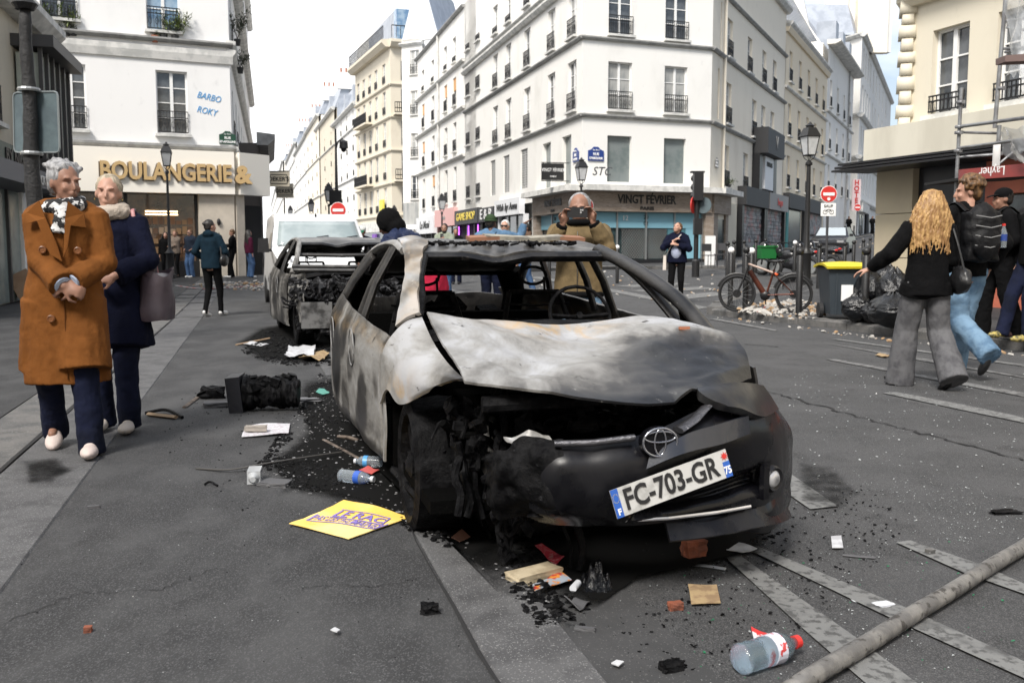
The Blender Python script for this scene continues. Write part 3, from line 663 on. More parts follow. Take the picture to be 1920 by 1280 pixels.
bx(eb, 'shop_window', El, Ec, 4, 16, .6, 2.9, -.1, .05, SHOPD); bx(eb, 'advertising_board', El, Ec, 12.6, 14.2, 3.8, 6.2, .1, .3, mat('yellow_board', (.7, .62, .1), .6)); bx(eb, 'advertising_board', El, Ec, 9, 10.6, 1.9, 2.7, .1, .3, mat('violet_board', (.2, .08, .4), .6))
# ---- far street of mixed facades, beyond the stone building ----
def strip_building(name, label, pl, pr, Yr, yw, H, wm, nwin, floors, roof=3., rail=True, shopc=None, z0=.4, storey=3.2, ground=4.2, chim=True, w_=1.1):
    Bp = D(pr, 465, Yr); Bp.z = 0; d_ = yaw(yw); k = ray(pl, 465); k = k.x/k.y
    t = (Bp.x-k*Bp.y)/(k*d_.y-d_.x); Ap = Bp+d_*t
    o = thing(name, (Bp.x, Bp.y, gz(Bp.x, Bp.y)), 0, label, 'building'); L_ = t; ws = []
    for f in range(floors):
        zb = ground+f*storey
        ws += [(L_*(i+.5)/nwin, min(w_, L_/nwin*.5), zb, zb+2.0, 'w', {'nr': 3, 'rail': rail, 'sill': False}) for i in range(nwin)]
    facade(o, Ap, Bp, z0, H, ws, wm)
    for f in range(floors): 
        if f % 2 == 0: ledge(o, Ap, Bp, ground+f*storey-.35, .2, .2, LEDGEW)
    ledge(o, Ap, Bp, H, .5, .5, LEDGEW, 'cornice')
    body(o, [Ap+E2*.4, Bp+E2*.4, Bp+E2*9, Ap+E2*9], z0, H-.02, wm)
    if roof:
        b = MB(); q = Bp+V((0, 0, H+.1)); b.prism([q+E2*.1, q+E2*1.6+V((0, 0, roof)), q+E2*7+V((0, 0, roof+.5)), q+E2*8.5][::-1], Ap-Bp); b.build('roof', ZINC, o)
        for i in range(max(2, nwin-1)):
            q = Bp+(Ap-Bp)*((i+.6)/max(2, nwin-1))+E2*.9+V((0, 0, H+roof*.45)); b = MB(); b.box(q, (1.2, 1.3, roof*.6), rot=math.atan2(d_.y, d_.x)); b.build('dormer', ZINC, o)
    if chim:
        q = Bp+E2*3+V((0, 0, H+roof*.8)); b = MB(); b.box(q+V((0, 0, .8)), (5, .8, 2.4), rot=math.atan2(E2.y, E2.x)); ch = b.build('chimney', W_GREY, o)
        for k in range(6): b = MB(); b.cyl(q+E2*(k-2.5)*.75+V((0, 0, 2)), q+E2*(k-2.5)*.75+V((0, 0, 2.7)), .14, n=6); b.build('chimney_pot', POTT, ch)
    if shopc: bx(o, 'shop_sign', Ap, Bp, .3, L_-.3, 2.9, 3.7, 0, .25, shopc); bx(o, 'shop_window', Ap, Bp, .5, L_-.5, .5, 2.9, -.1, .04, SHOPD)
    return o, Ap, Bp
strip_building('far_building', 'white far building beside the stone corner block, with blank grey side wall', 629, 672, 124, -17, 19.5, W_GREY, 4, 5, 4., shopc=GREYB)
o, Ap, Bp = strip_building('far_building', 'beige far apartment building with pale stone bands, third from the stone corner block', 597, 631, 146, -16.5, 22, W_LIME, 3, 5, 4., shopc=WHT)
bb = MB(); q = Bp+E2*1; bb.prism([q+V((0, 0, 19)), q+E2*9+V((0, 0, 19)), q+E2*9+V((0, 0, 36)), q+E2*4+V((0, 0, 36))], DL*1.); bb.build('side_wall', W_GREY, o)
strip_building('far_building', 'yellowish far building with climbing greenery near its roof', 578, 602, 168, -16, 24, W_CREAM, 3, 6, 3.5, shopc=GREYB)
strip_building('far_building', 'tall pale far building with a grey mansard above a blank side wall', 556, 580, 196, -15.6, 24, W_WHITE, 3, 6, 4)
strip_building('far_building', 'distant white building with a broad zinc roof further down the street', 534, 558, 240, -15.2, 27, W_GREY, 4, 7, 4)
strip_building('far_building', 'most distant white building where the street ends against the sky', 508, 534, 300, -14.6, 28, W_WHITE, 5, 7, 3)
# greenery hanging from the yellowish building is built with the plants below
# ---- left: the bakery building ----
B1 = D(440, 465, 34.); B1.z = 0; Bd = V((.902, .431, 0)); B0 = B1-Bd*8.5
bk = thing('bakery_building', (B1.x, B1.y, gz(B1.x, B1.y)), 0, 'pale grey corner building with a bakery on its ground floor and plants in the windows', 'building')
A, B = B0, B1
ws = cols([(118, 174), (303, 361)], 5.05, 7.15, 'w', {'panes': True, 'nr': 4, 'glass': GLASSD})+cols([(96, 165)], 8.55, 10.6, 'w', {'panes': True, 'nr': 3, 'glass': GLASSD})+cols([(290, 352)], 8.45, 10.6, 'w', {'panes': True, 'nr': 3, 'glass': GLASSB})
facade(bk, A, B, 4.3, 16, ws, W_BAK)
ledge(bk, A, B, 8.15, .16, .22, LEDGE); ledge(bk, A, B, 7.75, .5, .12, LEDGEW); ledge(bk, A, B, 4.62, .22, .30, LEDGE)
Bs = B1+yaw(-14)*36
ws = [(36-u, 1.1, z, z+2.1, 'w', {'nr': 3}) for u in (2.2, 5.6, 9.2, 13, 17, 22) for z in (5.05, 8.5, 11.7, 14.2)]
Bsd = yaw(-14)
def facL(root, P, Q, z0, z1, wins, wm): return facade(root, P, Q, z0, z1, wins, wm)
# side face read from the street: left end is the near corner
ws2 = [(u, 1.1, z, z+1.9, 'w', {'nr': 3}) for u in (2.2, 5.6, 9.2, 13, 17, 22) for z in (5.05, 8.5, 11.7, 14.0)]
facade(bk, B1, Bs, 4.3, 16.5, ws2, W_BAK)
for z in (4.62, 7.9, 8.2, 11.2, 16.4): ledge(bk, B1, Bs, z, .25, .35 if z > 10 else .22, LEDGEW)
body(bk, [B0+V((.2, .6, 0)), B1+V((-.45, .3, 0)), Bs+V((-.4, 0, 0)), Bs+V((-12, 0, 0)), B0+V((0, 12, 0))], .2, 16, W_BAK)
# ground floor: sign band wraps the cut corner
BC = B1+V((.75, 1.1, 0)); SIGNW = mat('sign_cream', (.84, .80, .72), .6); TAN = mat('tan_render', (.56, .50, .42), .85, col2=(.48, .43, .36), scale=1.5, bump=.15)
bx(bk, 'sign_band', A, B, 0, 8.5, 3.05, 4.5, 0, .38, SIGNW); bx(bk, 'sign_band', B1, BC, 0, 1.35, 3.05, 4.5, 0, .38, SIGNW)
u = at_px(A, B, 318); DGOLD = mat('sign_gold_edge', (.10, .075, .05), .5)
for off, mm, e_ in ((.40, DGOLD, .02), (.46, GOLD, .03)):
    sh = .0 if mm is GOLD else .03
    ft(bk, A, B, 'BOULANGERIE', at_px(A, B, 316)-sh*1.5, 3.72-sh, .80, mm, off, sx=.795, bold=.022, ext=e_); ft(bk, A, B, '&', at_px(A, B, 455)-sh, 3.70-sh, .82, mm, off, bold=.035, ext=e_)
ul = 8.5-.0; 
bx(bk, 'pillar', A, B, at_px(A, B, 374), 8.5, .2, 3.05, -.2, .16, TAN); bx(bk, 'pillar', B1, BC, 0, .35, .2, 3.05, -.2, .16, TAN); bx(bk, 'doorway', B1, BC, .35, 1.2, .2, 2.7, -.2, .05, BLACKM)
BAKG = mat('bakery_glass', (.022, .018, .016), .08, col2=(.10, .055, .03), scale=1.6, spec=.8, col3=(.16, .10, .05), scale3=5, lo3=.62, hi3=.7)
bx(bk, 'shop_window', A, B, .0, at_px(A, B, 374), .2, 3.05, -.4, -.25, BAKG)
for px in (130, 240, 372): u = at_px(A, B, px); bx(bk, 'mullion', A, B, u-.05, u+.05, .2, 3.05, -.25, -.12, INK)
LIT = mat('lit_tube', (1, .8, .5), .5, emit=((1, .72, .38), 3.))
for k, z in enumerate((2.42, 2.32)): u = at_px(A, B, 308); bx(bk, 'ceiling_light', A, B, u-.55, u+.5, z, z+.05, -.24, -.2, LIT)
WARM = [mat('warm_shelf_%d' % k, c, .6, emit=((.5, .22, .08), .05)) for k, c in enumerate(((.10, .05, .025), (.16, .10, .05), (.05, .03, .02), (.22, .17, .12)))]
rd = random.Random(2)
for r_ in range(4):
    for k in range(11): u = at_px(A, B, 250+k*11); bx(bk, 'shelf', A, B, u-.08, u+.08, 1.02+.33*r_, 1.08+.33*r_+rd.uniform(.06, .22), -.245, -.235, rd.choice(WARM))
bx(bk, 'stall_riser', A, B, 0, at_px(A, B, 374), .2, .75, -.24, .0, BLACK)
BLG = mat('graffiti_sky_blue', (.06, .30, .62), .6)
d_, _ = uvec(A, B); Q = frame(fp(A, B, at_px(A, B, 400), 6.35, .012), d_) @ M.Rotation(R(-10), 4, 'Z')
for s_, dy in (('BARBO', 0), ('ROKY', -.48)):
    t = text(bk, s_, .31, Q @ M.Translation((0, dy, 0)), BLG, ext=.003, shear=.25, sx=.8, name='graffiti')
street_plate(bk, A, B, at_px(A, B, 432), 5.0, GREENS, 'RUE', "ST-APOLLINE", .78)
b = MB(); p = fp(A, B, at_px(A, B, 410), 2.1, .2); b.ell(p, (.07, .07, .12)); b.build('wall_lamp', BLACK, bk)
# dark narrow building behind the bakery with cream flag signs
dk = thing('narrow_dark_building', (BC.x, BC.y+4, .2), 0, 'narrow dark brown shop building with an overhanging cornice just past the bakery', 'building')
Dn = BC+V((-.85, 3.0, 0)); Df = Dn+yaw(-14)*9
facade(dk, Dn, Df, .2, 5.3, [(2, 2.4, .3, 2.9, 'x'), (5.6, 2.4, .3, 2.9, 'x')], W_DARKST); ledge(dk, Dn, Df, 5.45, .5, .6, LEDGE, 'cornice')
body(dk, [Dn+V((-.05, .1, 0)), Df+V((-.05, 0, 0)), Df+V((-2, 0, 0)), Dn+V((-2, .1, 0))], .2, 5.3, W_DARKST, 'end_wall')
CREAMS = mat('sign_beige', (.66, .59, .46), .6)
for i, (x0, x1, y0, y1, Y) in enumerate(((503, 543, 322, 350, 37.), (518, 550, 346, 371, 43.))):
    p0 = D(x0, y1, Y); p1 = D(x1, y1, Y); z1 = D(x0, y0, Y).z; t = thing('hanging_sign', p0, 0, ('larger and nearer' if i == 0 else 'smaller and farther')+' of two beige hanging signs reading DEKER\'S over the street', 'sign', 'beige hanging signs')
    b = MB(); b.prism([p0, p1, V((p1.x, p1.y, z1)), V((p0.x, p0.y, z1))], (0, .06, 0)); b.build('board', CREAMS, t); h = z1-p0.z
    c = (p0+p1)/2; c.z = (p0.z+z1)/2
    text(t, "DEKER'S", h*.40, frame(c+V((0, -.02, 0)), (1, 0, 0)), INK, ext=.003, bold=.004, sx=.95)
    b = MB(); wv = (p1.x-p0.x)*.42
    b.sweep([c+V((wv*math.cos(q/16*6.283)*(1 if abs(math.cos(q/16*6.283)) < .8 else 1), -.015, h*.3*(1 if math.sin(q/16*6.283) > .3 else -1 if math.sin(q/16*6.283) < -.3 else 0))) for q in range(16)], .012, 4, closed=True, cap=False); b.build('border', INK, t)
    b = MB(); b.cyl(V((p0.x-.9, p0.y, z1)), V((p1.x, p1.y, z1+.02)), .02, n=5); b.build('bracket', BLACK, t)
# farther facades on the left side of the street
Dm = Df+yaw(-14)*.5
# ---- far left: dark shop building with glazed bay ----
A0 = D(-160, 465, 14.6); A1 = D(99, 465, 24.2); A0.z = A1.z = 0
lb = thing('left_building', (A1.x, A1.y, 0), 0, 'cream and charcoal building with a glazed bay and small bars at the left edge', 'building')
A, B = A0, A1; d_, l_ = uvec(A, B)
W_A = wallmat('left_plaster', (.50, .46, .38), (.36, .33, .28))
ub = at_px(A, B, 42)
facade(lb, A, B, 0, 6.3, [(at_px(A, B, -2), 1.1, 3.7, 5.4, 'w', {'nr': 3, 'panes': True, 'glass': GLASSD})], W_A)
ledge(lb, A, B, 6.35, .45, .5, LEDGEW, 'cornice'); facade(lb, fp(A, B, 0, 0, -.5), fp(A, B, l_, 0, -.5), 6.3, 12, [(at_px(A, B, 38)-.3, 1.2, 6.9, 8.8, 'w', {'nr': 3})], W_BAK)
CHARM = mat('charcoal_metal', (.055, .055, .058), .5, .2)
bx(lb, 'bay_glass', A, B, ub, l_-.05, 3.2, 5.4, .05, .5, mat('bay_glass_pale', (.40, .44, .40), .15, col2=(.30, .33, .30), scale=.8))
for k in range(6): uu = ub+(l_-.1-ub)*k/5; bx(lb, 'bay_frame', A, B, uu-.05, uu+.05, 3.1, 5.5, .5, .58, CHARM)
bx(lb, 'bay_canopy', A, B, ub-.2, l_+.1, 5.5, 5.75, 0, .85, CHARM); bx(lb, 'shop_sign', A, B, ub, l_, 2.35, 3.15, 0, .6, CHARM)
ft(lb, A, B, 'BODYTECH', (ub+l_)/2+.2, 2.8, .42, WHT, .62, bold=.012, sx=1.15)
bx(lb, 'shop_window', A, B, ub+.1, l_-.1, .1, 2.35, -.1, .1, BLACKM); bx(lb, 'shop_sign', A, B, 0, ub-.4, 2.75, 3.25, 0, .3, mat('dark_green_board', (.10, .12, .10), .6))
ft(lb, A, B, 'BY NIGHT', ub-1.35, 3.0, .36, INK, .32, bold=.01, sx=1.3); bx(lb, 'awning', A, B, 0, ub-.3, 2.38, 2.72, 0, .9, AWN); ft(lb, A, B, 'COCKTAIL NIGHT', ub-1.6, 2.52, .26, LEDGEW, .92, sx=1.2)
bx(lb, 'shop_window', A, B, 0, ub-.5, .1, 2.38, 0, .08, mat('mint_glass', (.24, .29, .28), .2, col2=(.16, .2, .2), scale=1.)); bx(lb, 'pillar', A, B, ub-.5, ub+.1, .0, 2.4, 0, .15, W_BAK)
for k in range(3): uu = ub-1.6-k*1.4; bx(lb, 'mullion', A, B, uu-.05, uu+.05, .1, 2.38, .08, .14, CHARM)
body(lb, [A0+V((-.2, .3, 0)), fp(A, B, l_, 0, -.6), fp(A, B, l_, 0, -8), fp(A, B, 0, 0, -8)], 0, 11.9, W_A)
# ---- right: scaffolded building ----
Kc = D(1686, 465, 19.6); Kc.z = 0; Kd = yaw(160.5); Kr = Kc+Kd*11
kb = thing('scaffolded_building', (Kc.x, Kc.y, .3), 0, 'yellowish plaster building with rough corner stones, terracotta shopfront and scaffolding at the right edge', 'building')
A, B = Kc, Kr; d_, l_ = uvec(A, B)
uk = lambda a, b: ((at_px(A, B, a)+at_px(A, B, b))/2, abs(at_px(A, B, b)-at_px(A, B, a)))
u1, w1_ = uk(1733, 1800); u2, w2_ = uk(1850, 1932)
facade(kb, A, B, 3.2, 8.2, [(u1, w1_, 3.75, 5.35, 'w', {'panes': True, 'nr': 3, 'glass': GLASSD}), (u2, w1_, 3.75, 5.35, 'w', {'panes': True, 'nr': 3, 'glass': GLASSD})], W_YEL, dep=.3)
ledge(kb, A, B, 6.15, .12, .34, LEDGEW); ledge(kb, A, B, 6.02, .2, .22, W_YEL); facade(kb, A, B, 8.2, 12, [], W_YEL)
z = 3.3; k = 0
while z < 11:                             # rough quoins
    h = random.uniform(.2, .3); b = MB(); w_ = .3 if k % 2 else .42
    b.box(Kc+V((.0, .02, z+h/2)), (w_*.75, .5, h*.93), rot=R(-19), rx=random.uniform(-.04,.04), taper=.93); b.build('quoin', W_YEL, kb, smooth=True); z += h*.98; k += 1
bx(kb, 'fascia', A, B, -.75, l_, 2.98, 3.62, .0, .35, mat('cream_metal', (.62, .59, .50), .6, col2=(.52, .49, .41), scale=.9, stretch=(1, 1, .3)))
for k in range(3): bx(kb, 'canopy_fin', A, B, -1.0, l_, 2.76+k*.07, 2.80+k*.07, .0, .95-k*.08, BLACK)
KPAN = mat('beige_panel', (.52, .45, .32), .7, col2=(.48, .41, .30), scale=1.)
for k in range(3): bx(kb, 'wall_panel', A, B, -.62, .42, .12+k*.89, .12+k*.89+.875, -.3, .1, KPAN)
bx(kb, 'corner_wall', A, B, -.6, .40, .1, 2.8, -3, -.3, KPAN)
bx(kb, 'dark_panel', A, B, .42, 2.25, .1, 2.78, -.3, -.05, mat('dark_doorway', (.02, .022, .028), .35))
TERRA = mat('terracotta_paint', (.50, .15, .09), .6, col2=(.42, .12, .075), scale=2)
bx(kb, 'shopfront', A, B, 2.25, 2.5, .1, 2.74, -.3, .12, TERRA); bx(kb, 'shop_sign', A, B, 2.5, l_, 2.15, 2.74, -.1, .14, TERRA)
ft(kb, A, B, 'C CHANVRIER', 3.6, 2.52, .26, INK, .16, bold=.008); ft(kb, A, B, 'Food Corner', 5.2, 2.3, .2, WHT, .16, bold=.01)
bx(kb, 'shop_window', A, B, 2.5, l_, .75, 2.12, -.2, .0, SHOPD); bx(kb, 'stall_riser', A, B, 2.5, l_, .1, .74, -.2, .1, TERRA)
for k in range(6): bx(kb, 'mullion', A, B, 2.5+k*1.1, 2.6+k*1.1, .74, 2.12, 0, .08, TERRA)
body(kb, [Kc+V((.2, .5, 0)), Kc+E3*14+V((.3, 0, 0)), Kc+E3*14+V((10, -3, 0)), Kr+V((2, .3, 0))], .2, 11.9, W_YEL)
# ---- right-hand street: facades climbing the hill ----
def hill_face(name, label, ta, tb, H, wm, rows, ncol, z00, roofm=None, off=0., shopz=None, w_=1.0, cor=.4):
    a = C2+E3*ta-N3*off; c = C2+E3*tb-N3*off; o = thing(name, (a.x, a.y, gz(a.x, a.y)), 0, label, 'building'); L_ = tb-ta
    ws = [(L_*(i+.5)/ncol, w_, z, z+h, 'w', {'nr': 3, 'sill': True}) for z, h in rows for i in range(ncol)]
    facade(o, a, c, z00, H, ws, wm); ledge(o, a, c, H, .35, cor, LEDGEW, 'cornice')
    for z, h in rows[1:]: ledge(o, a, c, z-.5, .16, .16, LEDGEW)
    body(o, [a-N3*.4, c-N3*.4, c-N3*9, a-N3*9], z00, H-.03, wm); return o, a, c
o, a, c = hill_face('orange_building', 'pale orange building with iron window rails halfway up the side street', 17.3, 34.5, 14.3, W_ORANGE, [(4.9, 1.9), (8.0, 1.9), (11.2, 1.8)], 5, .8)
ledge(o, a, c, 14.1, .5, .25, W_ORANGE, 'cornice'); hb = o
o, a, c = hill_face('hotel_building', 'white building with drainpipe and dormers past the orange one', 34.6, 51., 16.5, W_WHITE, [(5.6, 2.), (8.8, 2.), (12.0, 2.)], 4, 1., cor=.9)
p = fp(a, c, 12.4, 0, .12); b = MB(); b.cyl((p.x, p.y, 3), (p.x, p.y, 16.4), .07, n=6); b.build('drainpipe', LEDGE, o)
for k in range(3): q = a+(c-a)*(.35+k*.27)-N3*.9+V((0, 0, 18.0)); b = MB(); b.box(q, (1.6, 1.5, 2.2), rot=math.atan2(E3.y, E3.x)); b.build('dormer', ZINC, o)
b = MB(); q = a-N3*.5+V((0, 0, 16.4)); b.prism([q, q-N3*9, q-N3*9+V((0, 0, 11)), q-N3*2.5+V((0, 0, 8)), q-N3*1.0+V((0, 0, 1.5))], E3*.6); b.build('gable_wall', W_WHITE, o)
b = MB(); q = a-N3*.8+V((0, 0, 16.6)); b.prism([q, q-N3*2+V((0, 0, 3.5)), q-N3*8+V((0, 0, 4)), q-N3*8], E3*16.4); b.build('roof', ZINC, o)
hs = thing('hotel_sign', fp(a, c, 12.6, 5, .2), 0, 'narrow vertical red hotel sign on the white building up the side street', 'sign')
q = fp(a, c, 13.6, 0, .3); hx = q+N3*.0; b = MB(); b.box(hx+V((.5, -.2, 5.85)), (.75, .12, 2.7)); b.build('board', mat('pale_pink', (.7, .55, .55), .6), hs)
for i, ch in enumerate('HOTEL'): text(hs, ch, .62, frame(hx+V((.5, -.29, 6.9-i*.52)), (1, 0, 0)), REDS, ext=.01, bold=.02, sx=.9)
# the tall white block closing the hill street
J0 = D(1574, 465, 92.); J1 = D(1603, 465, 90.); J2 = J1+yaw(24.5)*46; J0.z = J1.z = 0
jb = thing('hill_top_building', (J1.x, J1.y, 2), 0, 'tall white building with rows of chimney pots where the side street climbs', 'building')
facade(jb, J0, J1, 1.5, 20.5, [], W_WHITE)
ws = [(L_, 1.1, z, z+2.4, 'w', {'nr': 3, 'sill': False, 'rail': False}) for L_ in (2.5, 5.2, 8, 11, 15, 19, 24, 30, 36) for z in (6.5, 10.2, 14.0, 17.4)]
facade(jb, J1, J2, 1.5, 21, ws, W_GREY)
for z in (5.6, 9.6, 13.4, 20.6): ledge(jb, J0, J1, z, .4, .4, LEDGEW); ledge(jb, J1, J2, z, .4, .4, LEDGEW)
body(jb, [J0+V((.2, .6, 0)), J1+V((-.1, .6, 0)), J2+V((-.5, 0, 0)), J2+V((-14, 0, 0)), J0+V((-3, 20, 0))], 1.5, 20.8, W_GREY)
b = MB(); q = J0+V((.3, 6, 20.6)); b.prism([q, q+V((6.2, 0, 0)), q+V((6.2, 0, 7)), q+V((4.8, 0, 12.3)), q+V((0, 0, 12.3))], (0, 1, 0)); gwl = b.build('gable_wall', W_GREY, jb)
for x0, x1, zt in ((.0, 2.0, 33.4), (3.0, 6.0, 33.9)):
    b = MB(); b.box(q+V(((x0+x1)/2-.5, -.4, (zt-20.6)/2-.2)), (x1-x0, 1.0, zt-20.6)); ch = b.build('chimney', W_CREAM, jb)
    for k in range(int((x1-x0)/.5)): b = MB(); p = q+V((x0-.3+k*.5, -.4, zt-20.8)); b.cyl(p, p+V((0, 0, .9)), .16, .13, 7); b.build('chimney_pot', POTT, ch)
b = MB(); q = J1+V((0, 2, 21)); b.prism([q, q+V((-.4, 1, 3)), q+V((-6, 1, 3)), q+V((-6, 0, 0))], (yaw(24.5)*40)); b.build('roof', ZINC, jb)
bx(jb, 'shop_sign', J1, J2, 1, 9, 4.6, 5.4, 0, .5, LEDGEW); bx(jb, 'doorway', J1, J2, 9.5, 12.5, 2.4, 5.2, 0, .2, BLACKM)
for u in (3, 6, 14, 18): bx(jb, 'shop_window', J1, J2, u, u+1.6, 2.6, 4.4, 0, .06, SHOPD)
# shops at the foot of the cream wing and the orange building
ROLL = mat('roller_shutter_painted', (.34, .33, .32), .6, col2=(.12, .12, .13), scale=2.2, lo=.48, hi=.52, stretch=(1, 1, 1.6), col3=(.40, .22, .20), scale3=1.1, lo3=.55, hi3=.60)
A, B = C2, C2+E3*34.5
bx(cb, 'door_surround', A, B, 3.3, 5.0, .9, 3.3, 0, .08, W_YEL)
for i, (a, c) in enumerate(((5.4, 11.0), (11.3, 16.9))):
    par = cb
    bx(par, 'shop_sign', A, B, a, c, 3.3, 4.2, 0, .45, CHAR if i == 0 else GREYB); n_ = 12
    for k in range(n_): bx(par, 'shutter_slat', A, B, a+.3, c-.3, .9+k*.2, .9+k*.2+.185, .0, .1+.02*(k % 2), ROLL)
    bx(par, 'pillar', A, B, a-.15, a+.3, .6, 3.3, 0, .3, BLACK); bx(par, 'pillar', A, B, c-.3, c+.1, .6, 3.3, 0, .3, BLACK)
bx(cb, 'oriel', A, B, 8.6, 13.2, 6.05, 7.35, 0, .8, CHAR); bx(cb, 'oriel_side', A, B, 8.6, 9.3, 4.2, 6.05, 0, .4, BLACK); bx(cb, 'oriel_side', A, B, 12.4, 13.2, 4.2, 6.05, 0, .4, BLACK); bx(cb, 'poster', A, B, 9.9, 12.2, 4.3, 6.0, .0, .42, MATS['sign_white_board'])
ft(cb, A, B, 'PARFUMS', 11, 5.6, .36, INK, .44); ft(cb, A, B, 'V', 11, 6.7, 1.0, LEDGE, .82); ft(cb, A, B, 'Longue', 14.2, 3.75, .5, REDS, .48, bold=.015)
for i, (a, c) in enumerate(((17.6, 24), (24.6, 33.6))):
    bx(hb, 'shop_sign', A, B, a, c, 3.6, 4.5, 0, .4, CHAR); bx(hb, 'shop_window', A, B, a+.3, c-.3, 1.2, 3.6, 0, .08, ROLL if i else SHOPD); bx(hb, 'pillar', A, B, a-.1, a+.3, .8, 3.6, 0, .25, CHAR)
TEALW = mat('teal_post', (.03, .22, .22), .6); bx(hb, 'door', A, B, 17.3, 18.0, .9, 3.5, .1, .3, TEALW)

# the street goes on behind the camera: plain blocks that the cars and windows reflect
for a, c, h in ((S(10, -13), S(-30, -13), 15), (S(-30, -13), S(-30, 17), 17), (S(-30, 17), S(2, 17), 16)):
    o = bpy.data.objects.new('street_block', None); COL.objects.link(o); struct(o); o.location = (a.x, a.y, 0); l_ = (c-a).length; A, B = (c, a)
    n_ = int(l_/3)
    facade(o, A, B, 0, h, [((i+.5)*l_/n_, 1.2, z, z+2, 'x') for i in range(n_) for z in (4.5, 7.8, 11.1)]+[((i+.5)*l_/n_, 2.2, .3, 3, 'x') for i in range(n_)], W_CREAM)
# ---------------- wrecked cars and van ----------------
def burnt_mat(name='burnt_metal', rough=.5):
    m = bpy.data.materials.new(name); m.use_nodes = True; t = m.node_tree; n = t.nodes; l = t.links; b = n['Principled BSDF']
    at = n.new('ShaderNodeAttribute'); at.attribute_name = 'burn'
    sp = n.new('ShaderNodeSeparateColor'); l.new(at.outputs['Color'], sp.inputs[0])
    co0 = n.new('ShaderNodeTexCoord'); co = n.new('ShaderNodeMapping'); co.inputs['Scale'].default_value = (1, .42, 1); l.new(co0.outputs['Object'], co.inputs[0])
    def noise(sc, dist, det=8, ro=.6):
        q = n.new('ShaderNodeTexNoise'); q.inputs['Scale'].default_value = sc; q.inputs['Detail'].default_value = det; q.inputs['Distortion'].default_value = dist; q.inputs['Roughness'].default_value = ro
        l.new(co.outputs[0], q.inputs['Vector']); return q.outputs['Fac']
    def madd(a, mul, add):
        x = n.new('ShaderNodeMath'); x.operation = 'MULTIPLY_ADD'; l.new(a, x.inputs[0]); x.inputs[1].default_value = mul
        if isinstance(add, float): x.inputs[2].default_value = add
        else: l.new(add, x.inputs[2])
        return x.outputs[0]
    f = madd(noise(2.1, 2.6), 1.25, madd(noise(14, 1.8), .30, -.77)); 
    a = n.new('ShaderNodeMath'); a.operation = 'ADD'; l.new(f, a.inputs[0]); l.new(sp.outputs[0], a.inputs[1]); a.use_clamp = True
    r_ = n.new('ShaderNodeValToRGB'); e = r_.color_ramp.elements
    e[0].position = 0; e[0].color = (.39, .395, .41, 1); e[1].position = 1; e[1].color = (.007, .007, .008, 1)
    for p, c in ((.22, (.27, .265, .255)), (.42, (.15, .144, .135)), (.6, (.05, .047, .044)), (.8, (.028, .027, .027))): x = e.new(p); x.color = (*c, 1)
    l.new(a.outputs[0], r_.inputs[0])
    mx = n.new('ShaderNodeMix'); mx.data_type = 'RGBA'; l.new(r_.outputs[0], mx.inputs[6]); mx.inputs[7].default_value = (.46, .30, .13, 1)
    mr = n.new('ShaderNodeMapRange'); l.new(noise(6, 1.2), mr.inputs[0]); mr.inputs[1].default_value = .42; mr.inputs[2].default_value = .62
    mu = n.new('ShaderNodeMath'); mu.operation = 'MULTIPLY'; l.new(mr.outputs[0], mu.inputs[0]); l.new(sp.outputs[1], mu.inputs[1]); l.new(mu.outputs[0], mx.inputs[0])
    fl = n.new('ShaderNodeMapRange'); l.new(noise(11, .4, 12, .72), fl.inputs[0]); fl.inputs[1].default_value = .625; fl.inputs[2].default_value = .66
    f2 = n.new('ShaderNodeMix'); f2.data_type = 'RGBA'; l.new(fl.outputs[0], f2.inputs[0]); l.new(mx.outputs[2], f2.inputs[6]); f2.inputs[7].default_value = (.045, .040, .036, 1)
    fw = n.new('ShaderNodeMapRange'); l.new(noise(19, .3, 12, .75), fw.inputs[0]); fw.inputs[1].default_value = .63; fw.inputs[2].default_value = .66; fw.inputs[4].default_value = .6
    f3 = n.new('ShaderNodeMix'); f3.data_type = 'RGBA'; l.new(fw.outputs[0], f3.inputs[0]); l.new(f2.outputs[2], f3.inputs[6]); f3.inputs[7].default_value = (.36, .35, .33, 1)
    l.new(f3.outputs[2], b.inputs['Base Color']); b.inputs['Metallic'].default_value = .15
    ro = n.new('ShaderNodeMapRange'); l.new(a.outputs[0], ro.inputs[0]); ro.inputs[3].default_value = rough; ro.inputs[4].default_value = rough-.12; l.new(ro.outputs[0], b.inputs['Roughness'])
    bu = n.new('ShaderNodeBump'); bu.inputs['Strength'].default_value = .35; bu.inputs['Distance'].default_value = .006
    l.new(madd(noise(60, 0, 6), .6, noise(7, .6, 4)), bu.inputs['Height']); l.new(bu.outputs[0], b.inputs['Normal'])
    return m
BURN = burnt_mat()
CHARB = mat('charred_black', (.004, .004, .0045), .45, bump=.8, bscale=38, det=8, bdist=.012, col2=(.012, .012, .013), scale=16, col3=(.06, .06, .065), scale3=40, lo3=.66, hi3=.74, spec=.05)
SOOT = mat('soot_black', (.003, .003, .003), .85, bump=.6, bscale=60, spec=.02)
PLAST = mat('black_car_plastic', (.0035, .0035, .005), .22, col2=(.010, .010, .012), scale=5, bump=.10, bscale=14, spec=.30, rvar=.18)
CHROME = mat('chrome', (.55, .56, .58), .16, 1.)
LENS = mat('lamp_lens', (.42, .42, .43), .15, .3, coat=.5); TYRE = mat('rubber', (.014, .014, .015), .75, bump=.3, bscale=60)
def paint(o, fn):
    me = o.data; W_ = WM(o); a = me.color_attributes.new('burn', 'FLOAT_COLOR', 'POINT')
    for i, v_ in enumerate(me.vertices):
        p = W_ @ v_.co; x = fn(V((p.dot(E2), p.dot(E1), p.z)))
        if not isinstance(x, tuple): x = (x, 0)
        a.data[i].color = (x[0], x[1], 0, 1)
    return o
